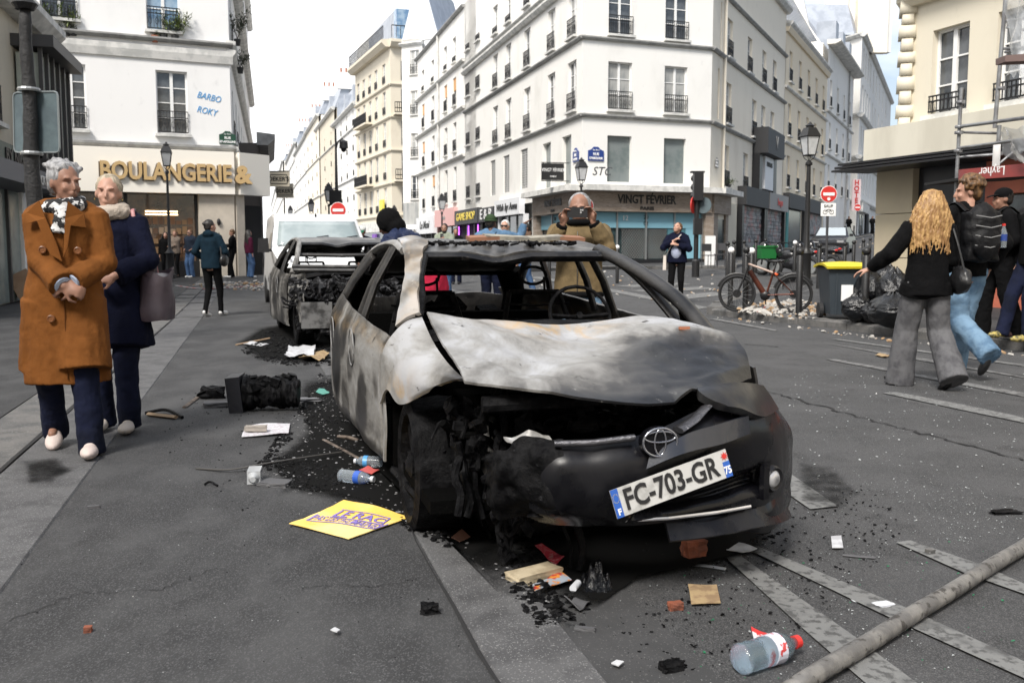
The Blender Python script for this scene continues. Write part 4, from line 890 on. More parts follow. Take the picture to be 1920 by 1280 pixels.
def cr(p0, p1, p2, p3, t): return .5*((2*p1)+(p2-p0)*t+(2*p0-5*p1+4*p2-p3)*t*t+(3*p1-p0-3*p2+p3)*t*t*t)
def spl(P_, t):
    n_ = len(P_)-1; x = min(max(t, 0), 1)*n_; i = min(int(x), n_-1); f = x-i
    g = lambda k: P_[k] if 0 <= k <= n_ else (P_[0]*2-P_[1] if k < 0 else P_[n_]*2-P_[n_-1])
    return cr(g(i-1), g(i), g(i+1), g(i+2), f)
def net(rows): return lambda u, v_: spl([spl(r_, u) for r_ in rows], v_)
def crumple(fn, amp, sc, amp2=0, sc2=9, edge=False):
    def g(u, v_):
        p = fn(u, v_); q = p*sc; p2 = p*sc2
        k = 1.
        if edge: k = min(1, 6*u, 6*(1-u), 6*v_, 6*(1-v_))
        return p+V((NZ.noise(q), NZ.noise(q+V((7, 3, 1))), NZ.noise(q+V((1, 9, 4)))*1.3))*amp*k+V((NZ.noise(p2), NZ.noise(p2+V((3, 3, 3))), NZ.noise(p2+V((8, 1, 0)))))*amp2*k
    return g
def lerp_tab(tab, x):
    if x <= tab[0][0]: return tab[0][1]
    for (a, b), (c, d) in zip(tab, tab[1:]):
        if x <= c: t = (x-a)/(c-a); t = t*t*(3-2*t); return b+(d-b)*t
    return tab[-1][1]
BASE = [(3.15, .72), (3.4, .64), (4., .575), (4.4, .553), (5., .52), (6., .485), (6.6, .49), (7.05, .55), (7.25, .68), (7.35, .80)]
PROF = [(.15, .06), (.24, .01), (.45, .0), (.60, .0), (.68, .006), (.75, .02), (.80, .05), (.90, .10)]
RC = 1.34
def belt(s): return .80+(s-4.4)*.034
def side_r(s, z): return lerp_tab(BASE, s)+lerp_tab(PROF, z)
def junk(b, c, d, n_, rs=(.03, .12), seed=1, tubes=6):
    rd = random.Random(seed)
    for k in range(n_):
        p = V(c)+E2*((rd.random()-.5)*d[0])+E1*((rd.random()-.5)*d[1])+V((0, 0, (rd.random()-.5)*d[2])); q = rd.uniform(*rs)
        b.box(p, (q*rd.uniform(.6, 1.8), q*rd.uniform(.5, 1.5), q*rd.uniform(.4, 1.2)), rot=rd.uniform(0, 3), rx=rd.uniform(-.6, .6), ry=rd.uniform(-.6, .6), taper=rd.uniform(.6, 1))
    for k in range(tubes):
        p = [V(c)+E2*((rd.random()-.5)*d[0])+E1*((rd.random()-.5)*d[1])+V((0, 0, (rd.random()-.5)*d[2]))]
        for _ in range(4): p.append(p[-1]+V((rd.uniform(-1, 1)*d[0]*.10, rd.uniform(-1, 1)*d[1]*.10, rd.uniform(-1.2, .7)*min(.12, d[2]*.3))))
        b.sweep([spl(p, t/9) for t in range(10)], rd.uniform(.006, .018), 6)
def make_wreck(root, X, sc=1., seed=3, sagr=.03, burn_side=None, doors=True):
    """X maps (r, s, z) of the first car onto the place of this one"""
    F = lambda r_, s, z: X(r_, s, z)
    bs = burn_side or (lambda p: .3)
    def side(s0, s1, zb, zt, m, mask=None, name='door', n=(26, 18), sgn=1):
        def fn(u, v_):
            s = s0+(s1-s0)*u; a, c = zb(s), zt(s); z = a+(c-a)*v_; r_ = side_r(s, z)
            if sgn < 0: r_ = 2*RC-r_
            return F(r_, s, z)
        b = MB(); b.patch(crumple(fn, .012, 2.2, .003, 11), n[0], n[1], .012 if sgn > 0 else -.012, mask); o = b.build(name, m, root, smooth=40); return paint(o, bs) if m is BURN else o
    zb = lambda s: .21
    ws, wz, wr = 6.62, .31, .35
    arch = lambda s0, s1, c: (lambda u, v_: ((s0+(s1-s0)*u-c)**2+((.21+(belt(s0+(s1-s0)*u)-.21)*v_)-.33)**2) > .36**2)
    for sg in (1, -1):
        mm = BURN
        d1 = side(4.41, 5.46, zb, belt, mm, sgn=sg); d2 = side(5.475, 6.42, zb, belt, mm, sgn=sg)
        side(6.43, 7.30, zb, lambda s: belt(s)-.0, mm, arch(6.43, 7.3, 6.62), 'rear_wing', sgn=sg)
        if sg > 0:
            for dd, s in ((d1, 5.28), (d2, 6.25)):     # scorched recesses where the handles were
                b = MB(); c = F(side_r(s, .70)-.006, s, .70); b.patch(lambda u, v_: F(side_r(s, .7)-.012+.01*math.cos(6.28*v_)*u, s+.10*u*math.cos(6.283*v_), .70+.045*u*math.sin(6.283*v_)), 3, 14); b.build('handle_recess', SOOT, dd)
                b = MB(); b.sweep([F(side_r(s, .7)-.02, s+.13*math.cos(t*.42), .66+.10*math.sin(t*.42)) for t in range(15)], .0035, 5, closed=True, cap=False); b.build('scorch_ring', mat('grey_scorch', (.2, .2, .2), .6), dd)
        m_ = lambda r_: r_ if sg > 0 else 2*RC-r_
        # pillars and rails of the roof
        up = [(.62, 4.42, .82), (.70, 4.62, .99), (.745, 4.85, 1.10), (.79, 5.15, 1.185), (.80, 5.6, 1.225), (.79, 6.2, 1.205), (.76, 6.7, 1.12), (.72, 7.05, .98), (.70, 7.2, .88)]
        if sg < 0 or sc != 1.:
            b = MB(); b.sweep([spl([F(m_(a_), b_, c_) for a_, b_, c_ in up], t/34) for t in range(35)], [(.034, .024)]*35, 8); o = b.build('roof_rail', BURN, root, smooth=50); paint(o, lambda p: .72 if sg < 0 else .4)
        else:
            b = MB(); b.sweep([spl([F(m_(a_), b_, c_) for a_, b_, c_ in up[3:]], t/28) for t in range(29)], [(.036, .024)]*29, 8); o = b.build('roof_rail', BURN, root, smooth=50); paint(o, bs)
        for s0, s1, wd in ((5.42, 5.42, .040), (5.78, 5.68, .028), (6.72, 6.4, .05)):
            if sg > 0 and s0 == 5.78: s0, s1, wd = 5.62, 5.52, .03
            top = spl([V((a_, b_, c_)) for a_, b_, c_ in up], .5); zt = 1.2 if s1 < 6 else 1.17
            b = MB(); b.sweep([F(m_(.585+.0), s0, belt(s0)-.04), F(m_(.66), (s0+s1)/2, 1.0), F(m_(.77), s1, zt)], [(wd, .022)]*3, 8, up=E2); paint(b.build('door_pillar', BURN, root, smooth=50), lambda p: .8 if sg < 0 else .75)
        b = MB(); b.box((0, 0, 0), (.1, .1, .1)) if False else None
        for s in (3.98, 6.62):                         # burnt rims, tyres gone flat
            c = F(m_(.70), s, .285); ax = (F(m_(.6), s, .285)-c).normalized(); Q = ax.to_track_quat('X', 'Z').to_matrix().to_4x4(); b = MB(); b.T = M.Translation(c) @ Q
            b.lathe([(.20, -.10), (.285, -.10), (.292, -.05), (.285, .0), (.275, .085), (.24, .10), (.215, .09), (.20, .02)], n=28, axis='X'); wobj = b.build('wheel', CHARB, root, smooth=40)
            b = MB(); b.T = M.Translation(c) @ Q
            for k in range(8): a = k*math.pi/4; b.box((.05, .12*math.cos(a), .12*math.sin(a)), (.03, .045, .2), rx=a-math.pi/2)
            b.lathe([(.0, .02), (.05, .03), (.055, .08), (.02, .1)], n=12, axis='X'); b.build('rim', CHARB, wobj)
    # roof
    def rf(u, v_):
        s = 5.0+2.05*v_; z = lerp_tab([(5., 1.175), (5.3, 1.215), (5.8, 1.24), (6.3, 1.22), (6.7, 1.15), (7.05, 1.03)], s)
        r_ = .80+1.08*u; q = 4*u*(1-u); return F(r_, s, z+.012*q-sagr*q*max(0, 1-abs(v_-.05)*5)-.035*max(0, 1-abs(u-.42)*7)*max(0, 1-v_*8))
    b = MB(); b.patch(crumple(rf, .010, 3, .004, 10), 46, 30, .012); paint(b.build('roof', BURN, root, smooth=50), lambda p: .58+.4*NZ.noise(p*3))
    b = MB(); b.sweep([F(.80+1.08*t/20, 5.02, 1.155-.035*max(0, 1-abs(t/20-.42)*6)) for t in range(21)], [(.035, .03)]*21, 8); paint(b.build('roof_frame', BURN, root, smooth=50), lambda p: .95)
    # tail: hatch frame, rear panel
    b = MB()
    for r_ in (.70, 1.95): b.sweep([F(1.34+(r_-1.34)*.82, 7.02, 1.03), F(r_, 7.2, .84), F(r_, 7.32, .6)], [(.09, .04)]*3, 8)
    b.sweep([F(.72, 7.1, 1.03), F(1.96, 7.1, 1.03)], [(.05, .035)]*2, 8); b.build('tailgate_frame', SOOT, root)
    b = MB(); b.patch(crumple(lambda u, v_: F(.62+1.44*u, 7.36-.10*(2*u-1)**4-.02*v_, .22+.62*v_), .02, 3), 24, 10, .03); paint(b.build('tailgate', BURN, root, smooth=40), lambda p: .8)
    # floor, firewall, dash, seats, cowl
    b = MB(); b.prism([F(.62, 3.5, .2), F(2.06, 3.5, .2), F(2.06, 7.25, .2), F(.62, 7.25, .2)], (0, 0, .05)); b.prism([F(.60, 4.34, .2), F(2.08, 4.34, .2), F(2.08, 4.42, .2), F(.60, 4.42, .2)], (0, 0, .56)); b.prism([F(.7, 6.35, .25), F(1.98, 6.35, .25), F(1.98, 6.5, .25), F(.7, 6.5, .25)], (0, 0, .52)); b.build('floor_pan', SOOT, root)
    b = MB(); b.sweep([F(.66, 4.5, .74), F(1.0, 4.42, .80), F(1.34, 4.4, .81), F(1.7, 4.42, .80), F(2.0, 4.5, .74)], [(.09, .05)]*5, 8); b.sweep([F(.66, 4.75, .70), F(1.34, 4.7, .76), F(2.0, 4.75, .70)], .035, 8)
    junk(b, F(1.34, 4.62, .72), (1.2, .3, .16), 30, (.03, .1), seed, 8); b.build('dashboard', CHARB, root)
    for r0 in (.78, 1.46):
        b = MB()
        for rr in (r0, r0+.44): b.sweep([F(rr, 5.05, .36), F(rr, 5.5, .40), F(rr, 5.66, .7), F(rr+(.06 if rr == r0 else -.06), 5.74, .93)], .018, 6)
        b.sweep([F(r0+.06, 5.74, .93), F(r0+.38, 5.74, .93)], .016, 6)
        for k in range(5): b.sweep([F(r0, 5.56+k*.035, .5+k*.09), F(r0+.22, 5.59+k*.035, .485+k*.09), F(r0+.44, 5.56+k*.035, .5+k*.09)], .007, 5)
        for rr in (r0+.15, r0+.29): b.sweep([F(rr, 5.74, .93), F(rr, 5.76, 1.02)], .008, 5)
        b.sweep([F(r0+.22+.085*math.cos(t*.45)*1., 5.76, 1.03+.055*math.sin(t*.45)) for t in range(14)], .010, 5, closed=True, cap=False)
        b.prism([F(r0, 5.05, .30), F(r0+.44, 5.05, .3), F(r0+.44, 5.55, .34), F(r0, 5.55, .34)], (0, 0, .08)); b.build('seat', CHARB, root)
    b = MB(); c = F(1.70, 4.92, .84); Q = M.Translation(c) @ M.Rotation(R(15), 4, 'Z') @ M.Rotation(R(62), 4, 'X')
    b.sweep([Q @ V((.17*math.cos(t*.315), .17*math.sin(t*.315), 0)) for t in range(20)], .011, 6, closed=True, cap=False); b.sweep([Q @ V((-.17, 0, 0)), Q @ V((0, 0, -.03)), Q @ V((.17, 0, 0))], .012, 6); b.sweep([Q @ V((0, 0, 0)), Q @ V((0, .05, -.3))], .02, 6); b.build('steering_wheel', CHARB, root)
    b = MB(); junk(b, F(1.34, 3.8, .42), (1.0, .6, .3), 60, (.02, .07), seed+5, 70)
    b.prism([F(.85, 3.5, .25), F(1.85, 3.5, .25), F(1.85, 4.2, .25), F(.85, 4.2, .25)], (0, 0, .32)); b.build('engine', SOOT, root)
    b = MB(); junk(b, F(1.34, 6.9, .6), (1.2, .4, .4), 20, (.05, .16), seed+8, 6); b.build('boot_remains', CHARB, root); b = MB(); junk(b, F(1.3, 5.9, .4), (1.2, .8, .2), 24, (.05, .16), seed+9, 6); b.build('interior_remains', CHARB, root)

# ---- first car ----
car = thing('burnt_car', S(5.1, RC, 0), math.atan2(E2.y, E2.x), 'burnt-out hatchback with ash-white bonnet and hanging FC-703-GR number plate in the foreground', 'car', 'burnt-out cars at the kerb')
def bside(p):
    r_, s, z = p
    v_ = .25+.10*NZ.noise(p*2.3)
    for cs, cz, rs, a in ((4.9, .42, .16, .5), (5.35, .55, .10, .35), (5.05, .28, .12, .4), (6.0, .5, .25, .75), (5.7, .68, .14, .45), (6.3, .75, .22, .6), (4.5, .55, .07, .25), (5.6, .3, .16, .4)):
        d = math.hypot((s-cs), (z-cz)*1.1)/rs
        if d < 1.4: v_ += a*(1-ss(.75, 1.25, d))
    if z > .74: v_ += .12+.15*NZ.noise(p*9)
    if z < .27: v_ += .35
    if s > 6.45: v_ += .35
    return (v_, .25 if .72 < z < .8 else 0)
make_wreck(car, lambda r_, s, z: S(s, r_, z), 1., 3, .0, bside)
k_ = lambda L_: [K(x, y, s=s) for x, y, s in L_]
hood = net([k_([(800, 588, 4.25), (880, 603, 4.3), (960, 609, 4.32), (1050, 611, 4.3), (1130, 603, 4.2), (1200, 594, 4.12), (1262, 600, 4.0)]),
            k_([(815, 620, 3.98), (895, 624, 4.02), (975, 633, 4.02), (1060, 642, 3.95), (1150, 622, 3.88), (1250, 607, 3.8), (1345, 622, 3.75)]),
            k_([(842, 666, 3.55), (925, 668, 3.6), (1010, 682, 3.55), (1095, 688, 3.48), (1195, 676, 3.46), (1305, 652, 3.5), (1393, 655, 3.5)]),
            k_([(871, 706, 3.2), (985, 724, 3.09), (1085, 738, 3.0), (1170, 748, 2.97), (1262, 748, 2.98), (1345, 726, 3.08), (1406, 700, 3.3)])])
def hood2(u, v_):
    p = hood(u, v_); q = V((p.dot(E2), p.dot(E1), 0))
    d = .030*NZ.noise(q*2.6+V((4, 2, 0)))+.016*NZ.noise(q*6+V((1, 5, 2)))+.005*NZ.noise(q*15)
    d += -.03*math.exp(-((u-.62-.25*(v_-.3))*9)**2)*math.exp(-((v_-.35)*2.6)**2)       # creases radiating from the cowl
    d += .022*math.exp(-((u-.30-.35*v_)*11)**2)*(1-v_)
    d += .018*math.exp(-((v_-.55+.3*(u-.75))*9)**2)*ss(.5, .9, u)
    e = min(1, 8*min(v_, 1-v_), 10*u, 10*(1-u))
    if v_ > .93: 
        nt_ = max(0, 1-abs(u-.733)/.055); p = p+V((0, 0, .035*nt_**.7*(v_-.93)/.07))
    if v_ > .9: p = p+V((0, 0, -.02*(v_-.9)/.1))
    return p+V((0, 0, d*(.35+.65*e)))
b = MB(); b.patch(hood2, 110, 80, .009)
HO = b.build('bonnet', BURN, car, smooth=60)
def bhood(p):
    r_, s, z = p; u = (r_-.7)/1.25; v_ = (4.3-s)/1.3
    v = .14+.6*ss(.55, 1.05, v_*.8+u*.35)+.30*ss(.45, .8, u)*ss(.25, .6, v_)
    v += .42*math.exp(-((u-.66)*5)**2-((v_-.62)*4)**2)+.4*ss(.93, 1.06, v_)+.35*ss(.9, 1.05, u)+.3*(1-ss(0, .1, u))*(1-ss(.1, .5, v_))
    v -= .35*math.exp(-((u-.93)*6)**2-((v_-.42)*6)**2)
    return (v, math.exp(-((u-.48)*6)**2-((v_-.10)*7)**2)*1.3)
paint(HO, bhood)
fen = net([k_([(791, 594, 4.33), (764, 601, 4.38), (740, 622, 4.39), (719, 655, 4.39), (712, 713, 4.39), (712, 757, 4.39)]),
           k_([(812, 640, 4.0), (790, 648, 4.02), (765, 664, 4.05), (744, 690, 4.08), (731, 714, 4.12), (725, 730, 4.18)]),
           k_([(838, 678, 3.62), (818, 682, 3.66), (797, 692, 3.7), (776, 712, 3.76), (762, 735, 3.84), (750, 758, 3.92)]),
           k_([(868, 709, 3.25), (858, 710, 3.28), (845, 713, 3.35), (830, 718, 3.42), (815, 724, 3.5), (803, 736, 3.6)])])
b = MB(); b.patch(crumple(fen, .016, 3.5, .006, 9, True), 44, 44, .010); FE = b.build('front_wing', BURN, car, smooth=60)
paint(FE, lambda p: (.22+.5*ss(.62, .5, p.z)*0+.35*NZ.noise(p*4)+.5*ss(3.65, 3.3, p.y)-.28*math.exp(-((p.y-3.95)*6)**2-((p.z-.68)*12)**2), 1.1*math.exp(-((p.y-3.95)*5)**2-((p.z-.60)*14)**2)))
b = MB(); b.patch(crumple(lambda u, v_: S(4.40-.035*u*(1+math.sin(v_*3)), side_r(4.4, .5)+.004, .22+.34*v_), .004, 6), 3, 16, .01); paint(b.build('sill_edge', BURN, car, smooth=50), lambda p: .25)
pil = net([k_([(745, 613, 4.42), (757, 560, 4.55), (763, 515, 4.75), (761, 480, 5.02), (752, 460, 5.3), (748, 455, 5.5)]),
           k_([(766, 597, 4.38), (772, 550, 4.5), (775, 511, 4.7), (775, 472, 4.98), (775, 455, 5.3), (775, 450, 5.5)]),
           k_([(788, 590, 4.33), (788, 545, 4.48), (789, 508, 4.66), (794, 474, 4.93), (800, 462, 5.15), (803, 456, 5.5)])])
b = MB(); b.patch(crumple(pil, .010, 6, .004, 14), 50, 12, .02); paint(b.build('windscreen_pillar', BURN, car, smooth=60), lambda p: (.22+.45*NZ.noise(p*7)+.35*ss(1.12, 1.2, p.z)*.5, .25))
b = MB(); b.sweep([K(x, y, s=s) for x, y, s in ((786, 592, 4.34), (791, 560, 4.44), (788, 520, 4.6), (796, 480, 4.93))], [(.02, .02)]*4, 8); b.build('windscreen_seal', CHARB, car)
# far-side windscreen pillar
b = MB(); b.sweep([spl([S(4.02, 2.02, .80), S(4.3, 1.99, .95), S(4.7, 1.93, 1.09), S(5.1, 1.87, 1.19)], t/16) for t in range(17)], [(.042, .034)]*17, 8); paint(b.build('windscreen_pillar', BURN, car, smooth=60), lambda p: .85+.3*NZ.noise(p*8))
b = MB(); b.prism([S(4.02, 2.03, .76), S(4.34, 2.04, .78), S(4.30, 1.98, .93)], E2*.03); b.build('mirror_gusset', SOOT, car)
b = MB(); b.patch(lambda u, v_: S(4.30-.75*v_, 2.09-.10*v_+.03*math.sin(3*u), .35+.42*u-.06*v_*u), 10, 12, .01); paint(b.build('front_wing', BURN, car, smooth=50), lambda p: .7)
# front bumper: the half that survived, and the melted half
def fs(r_, z): q = abs(r_-RC)/.83; return 2.98+.50*q**2.7+(.03 if z < .3 else 0)-.03*math.exp(-((z-.42)/.12)**2)
bump_net = [k_([(930, 828, 3.22), (1000, 832, 3.08), (1060, 835, 3.02), (1150, 830, 2.98), (1225, 812, 2.98), (1300, 778, 3.02), (1360, 748, 3.08), (1420, 738, 3.22), (1446, 765, 3.34)]),
            k_([(922, 862, 3.2), (995, 868, 3.04), (1060, 872, 2.97), (1150, 868, 2.93), (1232, 852, 2.93), (1312, 820, 2.95), (1385, 795, 3.02), (1445, 792, 3.16), (1474, 808, 3.38)]),
            k_([(918, 900, 3.2), (990, 910, 3.05), (1060, 918, 2.97), (1150, 918, 2.93), (1240, 905, 2.93), (1325, 880, 2.95), (1400, 858, 3.02), (1450, 850, 3.14), (1477, 850, 3.38)]),
            k_([(925, 945, 3.25), (990, 948, 3.08), (1062, 955, 3.0), (1155, 958, 2.96), (1245, 950, 2.96), (1330, 930, 2.98), (1402, 905, 3.03), (1452, 898, 3.15), (1474, 895, 3.38)]),
            k_([(938, 975, 3.3), (1000, 972, 3.12), (1068, 975, 3.05), (1155, 976, 3.0), (1245, 972, 2.98), (1330, 962, 3.0), (1400, 948, 3.04), (1445, 940, 3.16), (1466, 932, 3.36)])]
bf = net(bump_net)
def bump2(u, v_):
    p = bf(u, v_); m_ = 1-ss(.22, .42, u); q = p*9
    p = p+(E1*-1*NZ.noise(q)+V((0, 0, 1))*NZ.noise(q+V((5, 5, 5)))+E2*NZ.noise(q+V((2, 8, 5))))*(.011*m_+.003)
    if u > .40 and .55 < v_ < .88 and u < .83: p = p+E1*.055*min(1, (v_-.55)*14, (.88-v_)*14, (u-.4)*20, (.83-u)*20)     # intake
    return p
b = MB(); b.patch(bump2, 96, 48, .02, lambda u, v_: u > .15+.06*NZ.noise(V((v_*7, 0, 1)))); BP = b.build('bumper', PLAST, car, smooth=50)
b = MB()
for k in range(6):
    v_ = .60+.045*k; b.sweep([bf(.42+.40*t/16, v_)+E1*.03 for t in range(17)], .0042, 5)
b.build('grille_slats', PLAST, BP)
b = MB(); b.sweep([K(x, y, s=s)-E1*.02 for x, y, s in ((1088, 973, 3.04), (1160, 973, 2.99), (1250, 968, 2.97), (1340, 957, 2.98), (1402, 946, 3.03))], [(.004, .006)]*5, 6); b.build('chrome_strip', mat('trim_silver', (.75, .75, .77), .25, .6), BP)
b = MB(); lipn = net([[bf(u, 1.)+E1*.01 for u in [i/12 for i in range(6, 13)]], [bf(u, 1.)+V((0, 0, -.07))-E1*(.03+.03*u) for u in [i/12 for i in range(6, 13)]]]); b.patch(lipn, 40, 5, .012); b.build('spoiler_lip', PLAST, BP, smooth=50)
# right end skirt of the bumper
b = MB(); sk = net([k_([(1400, 948, 3.06), (1440, 930, 3.14), (1472, 898, 3.38)]), k_([(1400, 972, 3.04), (1446, 965, 3.12), (1473, 935, 3.38)]), k_([(1395, 985, 3.1), (1435, 990, 3.18), (1460, 965, 3.42)])]); b.patch(sk, 14, 12, .02); b.build('bumper_corner', PLAST, BP, smooth=50)
# headlamp housing and bonnet trim
b = MB(); hl = net([k_([(1306, 741, 3.03), (1345, 733, 3.05), (1385, 726, 3.10), (1418, 728, 3.24)]), k_([(1312, 752, 2.98), (1355, 750, 3.0), (1400, 752, 3.06), (1435, 752, 3.25)]), k_([(1345, 768, 2.96), (1380, 776, 2.97), (1418, 786, 3.05), (1447, 772, 3.26)])])
b.patch(hl, 20, 14, .03); b.build('headlamp', mat('charred_lamp', (.018, .018, .02), .3, col2=(.03, .03, .03), scale=6, bump=.2, bscale=20, spec=.4), car, smooth=50)
b = MB(); tr = net([k_([(1218, 856, 2.90), (1252, 834, 2.89), (1290, 812, 2.90), (1340, 796, 2.93), (1398, 778, 3.0)]), k_([(1212, 880, 2.89), (1262, 858, 2.87), (1300, 845, 2.88), (1350, 832, 2.92), (1400, 812, 3.0)])]); b.patch(tr, 26, 8, .014); b.build('grille_panel', mat('blue_grey_plastic', (.022, .025, .034), .25, coat=.2, bump=.15, bscale=14), car, smooth=50)
b = MB(); b.sweep([K(x, y, s=s) for x, y, s in ((1272, 806, 2.93), (1300, 788, 2.95), (1322, 765, 2.97), (1350, 742, 3.0))], [(.03, .012), (.026, .012), (.022, .01), (.012, .008)], 8); b.build('wing_trim', mat('sooty_chrome', (.10, .10, .11), .25, .7, bump=.6, bscale=50), car, smooth=50); b = MB(); b.sweep([K(x, y, s=s) for x, y, s in ((1040, 832, 2.98), (1110, 830, 2.94), (1190, 820, 2.92))], [(.012, .012)]*3, 8); b.build('wing_trim', mat('sooty_chrome', (.10, .10, .11), .25, .7, bump=.6, bscale=50), car, smooth=50)
# emblem: ring and crossed ovals
ec = K(1238, 829, s=2.875); xr = E2; b = MB(); UPV = V((0, 0, 1))
def oval(c, a, h, rad, n_=26, off=0.): b.sweep([c+xr*(a*math.cos(t*6.2832/n_))+UPV*(h*math.sin(t*6.2832/n_)+off) for t in range(n_)], rad, 6, closed=True, cap=False)
oval(ec, .060, .047, .0042); oval(ec, .056, .018, .0034, off=.018); oval(ec, .020, .043, .0034); b.build('emblem', mat('emblem_chrome', (.35, .36, .40), .2, .9), BP, smooth=True)
b = MB(); b.prism([ec+xr*(.064*math.cos(t*.3142))+UPV*(.05*math.sin(t*.3142))+E1*.004 for t in range(20)], E1*.03); b.build('emblem_backing', PLAST, BP)
# fog lamp
fc = K(1452, 898, s=3.06); nrm = (V((0, 0, CH))-fc); nrm = (-E1+E2*.42).normalized(); Q = M.Translation(fc) @ nrm.to_track_quat('Z', 'Y').to_matrix().to_4x4()
b = MB(); b.T = Q; b.lathe([(.0, .012), (.02, .010), (.032, .0), (.036, -.02)], n=20); FL = b.build('fog_lamp', LENS, BP, smooth=True)
b = MB(); b.T = Q; b.lathe([(.034, .0), (.042, .006), (.05, -.005), (.05, -.03)], n=20); b.box((-.055, .0, -.002), (.03, .13, .02)); b.build('lamp_bezel', PLAST, FL, smooth=40)
# number plate
tl, tr_, br, bl = K(1143, 920, s=2.84), K(1360, 841, s=2.90), K(1374, 891, s=2.88), K(1158, 972, s=2.83)
NPW = mat('plate_white', (.50, .50, .49), .35, col2=(.33, .33, .32), scale=14, lo=.5, hi=.7); NPB = mat('plate_euro_blue', (.02, .10, .42), .35); NPI = mat('plate_ink', (.012, .012, .014), .5)
xd = ((tr_-tl)+(br-bl)); xd.normalize(); yd = ((tl-bl)+(tr_-br)).normalized(); yd = (yd-xd*yd.dot(xd)).normalized(); pc = (tl+tr_+br+bl)/4; pw_ = ((tr_-tl).length+(br-bl).length)/2; ph_ = ((tl-bl).length+(tr_-br).length)/2; nd = xd.cross(yd)
def pl_pt(x, y, z=0.): return pc+xd*(x*pw_/2)+yd*(y*ph_/2)+nd*z
def pbox(x0, x1, y0, y1, z0, z1, m_, name, par):
    b = MB(); b.prism([pl_pt(x0, y0, z0), pl_pt(x1, y0, z0), pl_pt(x1, y1, z0), pl_pt(x0, y1, z0)], nd*(z1-z0)); return b.build(name, m_, par)
NP_ = pbox(-1, 1, -1, 1, -.004, 0, NPW, 'number_plate', car)
pbox(-1, -.885, -1, 1, .0005, .002, NPB, 'blue_band', NP_); pbox(.885, 1, -1, .15, .0005, .002, NPB, 'blue_band', NP_)
def ptx(s_, x, y, size, m_, sx=1., bold=.0, name='lettering'): return text(NP_, s_, size, frame(pl_pt(x, y, .003), xd, yd), m_, ext=.0006, bold=bold, sx=sx, name=name)
ptx('FC-703-GR', -.02, -.02, ph_*1.02, NPI, .82, .0022); ptx('F', -.94, -.62, ph_*.30, WHT, 1, .001); ptx('75', .94, -.5, ph_*.38, WHT, .8, .001)
b = MB()
for k in range(12): a = k*math.pi/6; c = pl_pt(-.942, .35, .0025)+xd*(.011*math.cos(a))+yd*(.014*math.sin(a)); b.prism([c+xd*.0016*math.cos(q*1.2566)+yd*.0016*math.sin(q*1.2566) for q in range(5)], nd*.0006)
b.build('star_ring', mat('star_yellow', (.55, .45, .05), .5), NP_)
b = MB(); c = pl_pt(.942, .55, .002); pts = []
for k in range(16): a = k*math.pi/8; rr = .016 if k % 2 == 0 else .007; pts.append(c+xd*rr*math.cos(a)+yd*rr*math.sin(a))
b.prism(pts, nd*.0008); b.build('red_star', REDS, NP_)
# crumpled left corner, strut, hanging bits
b = MB(); b.patch(crumple(net([k_([(918, 862, 3.16), (912, 900, 3.19), (922, 950, 3.24), (938, 985, 3.3)]), k_([(950, 828, 3.08), (948, 880, 3.06), (952, 940, 3.1), (955, 978, 3.2)]), k_([(1050, 818, 3.02), (1062, 870, 2.95), (1060, 930, 2.96), (1062, 978, 3.04)])]), .035, 7, .016, 19), 48, 40, .02); b.build('melted_bumper_end', CHARB, car, smooth=60)
b = MB(); b.patch(crumple(net([k_([(945, 818, 3.12), (985, 808, 3.10), (1030, 822, 3.06)]), k_([(955, 836, 3.08), (1000, 838, 3.05), (1036, 836, 3.03)])]), .02, 16, .01, 30), 16, 8, .004); paint(b.build('foil_scrap', BURN, car, smooth=40), lambda p: .25)
b = MB(); b.patch(crumple(net([k_([(897, 795, 3.55), (900, 840, 3.5), (902, 875, 3.5)]), k_([(930, 800, 3.5), (926, 850, 3.48), (912, 890, 3.48)])]), .008, 14), 10, 14, .006); paint(b.build('bracket', BURN, car, smooth=40), lambda p: .42+.3*NZ.noise(p*14))
b = MB(); junk(b, S(3.55, .85, .50), (.3, .35, .25), 26, (.012, .04), 44, 44); junk(b, S(3.4, .95, .32), (.3, .25, .3), 26, (.012, .04), 45, 40); b.build('scorched_parts', CHARB, car)
b = MB(); junk(b, S(3.3, 1.35, .60), (.9, .12, .08), 40, (.015, .05), 46, 14); b.sweep([S(3.2, .75, .66), S(3.15, 1.3, .68), S(3.25, 1.72, .66)], .03, 8); b.build('front_crossmember', CHARB, car)
b = MB(); b.patch(lambda u, v_: S(3.7-.65*v_*0, 0.75+1.2*u, .2+.42*v_), 6, 6, .03); b.build('radiator', SOOT, car)
b = MB()
for zz in range(2): b.sweep([S(4.37-.02*zz, .60, .18), S(4.3, .62, .16), S(3.9, .66, .14)], .02, 6)
b.build('lower_arm', CHARB, car)
cb_ = thing('scrap', K(1283, 617, s=3.66), 0, 'tiny orange scrap lying on the white bonnet', 'scrap'); b = MB(); b.box(K(1283, 615, s=3.66), (.045, .014, .012), rot=.2); b.build('piece', POTT, cb_)
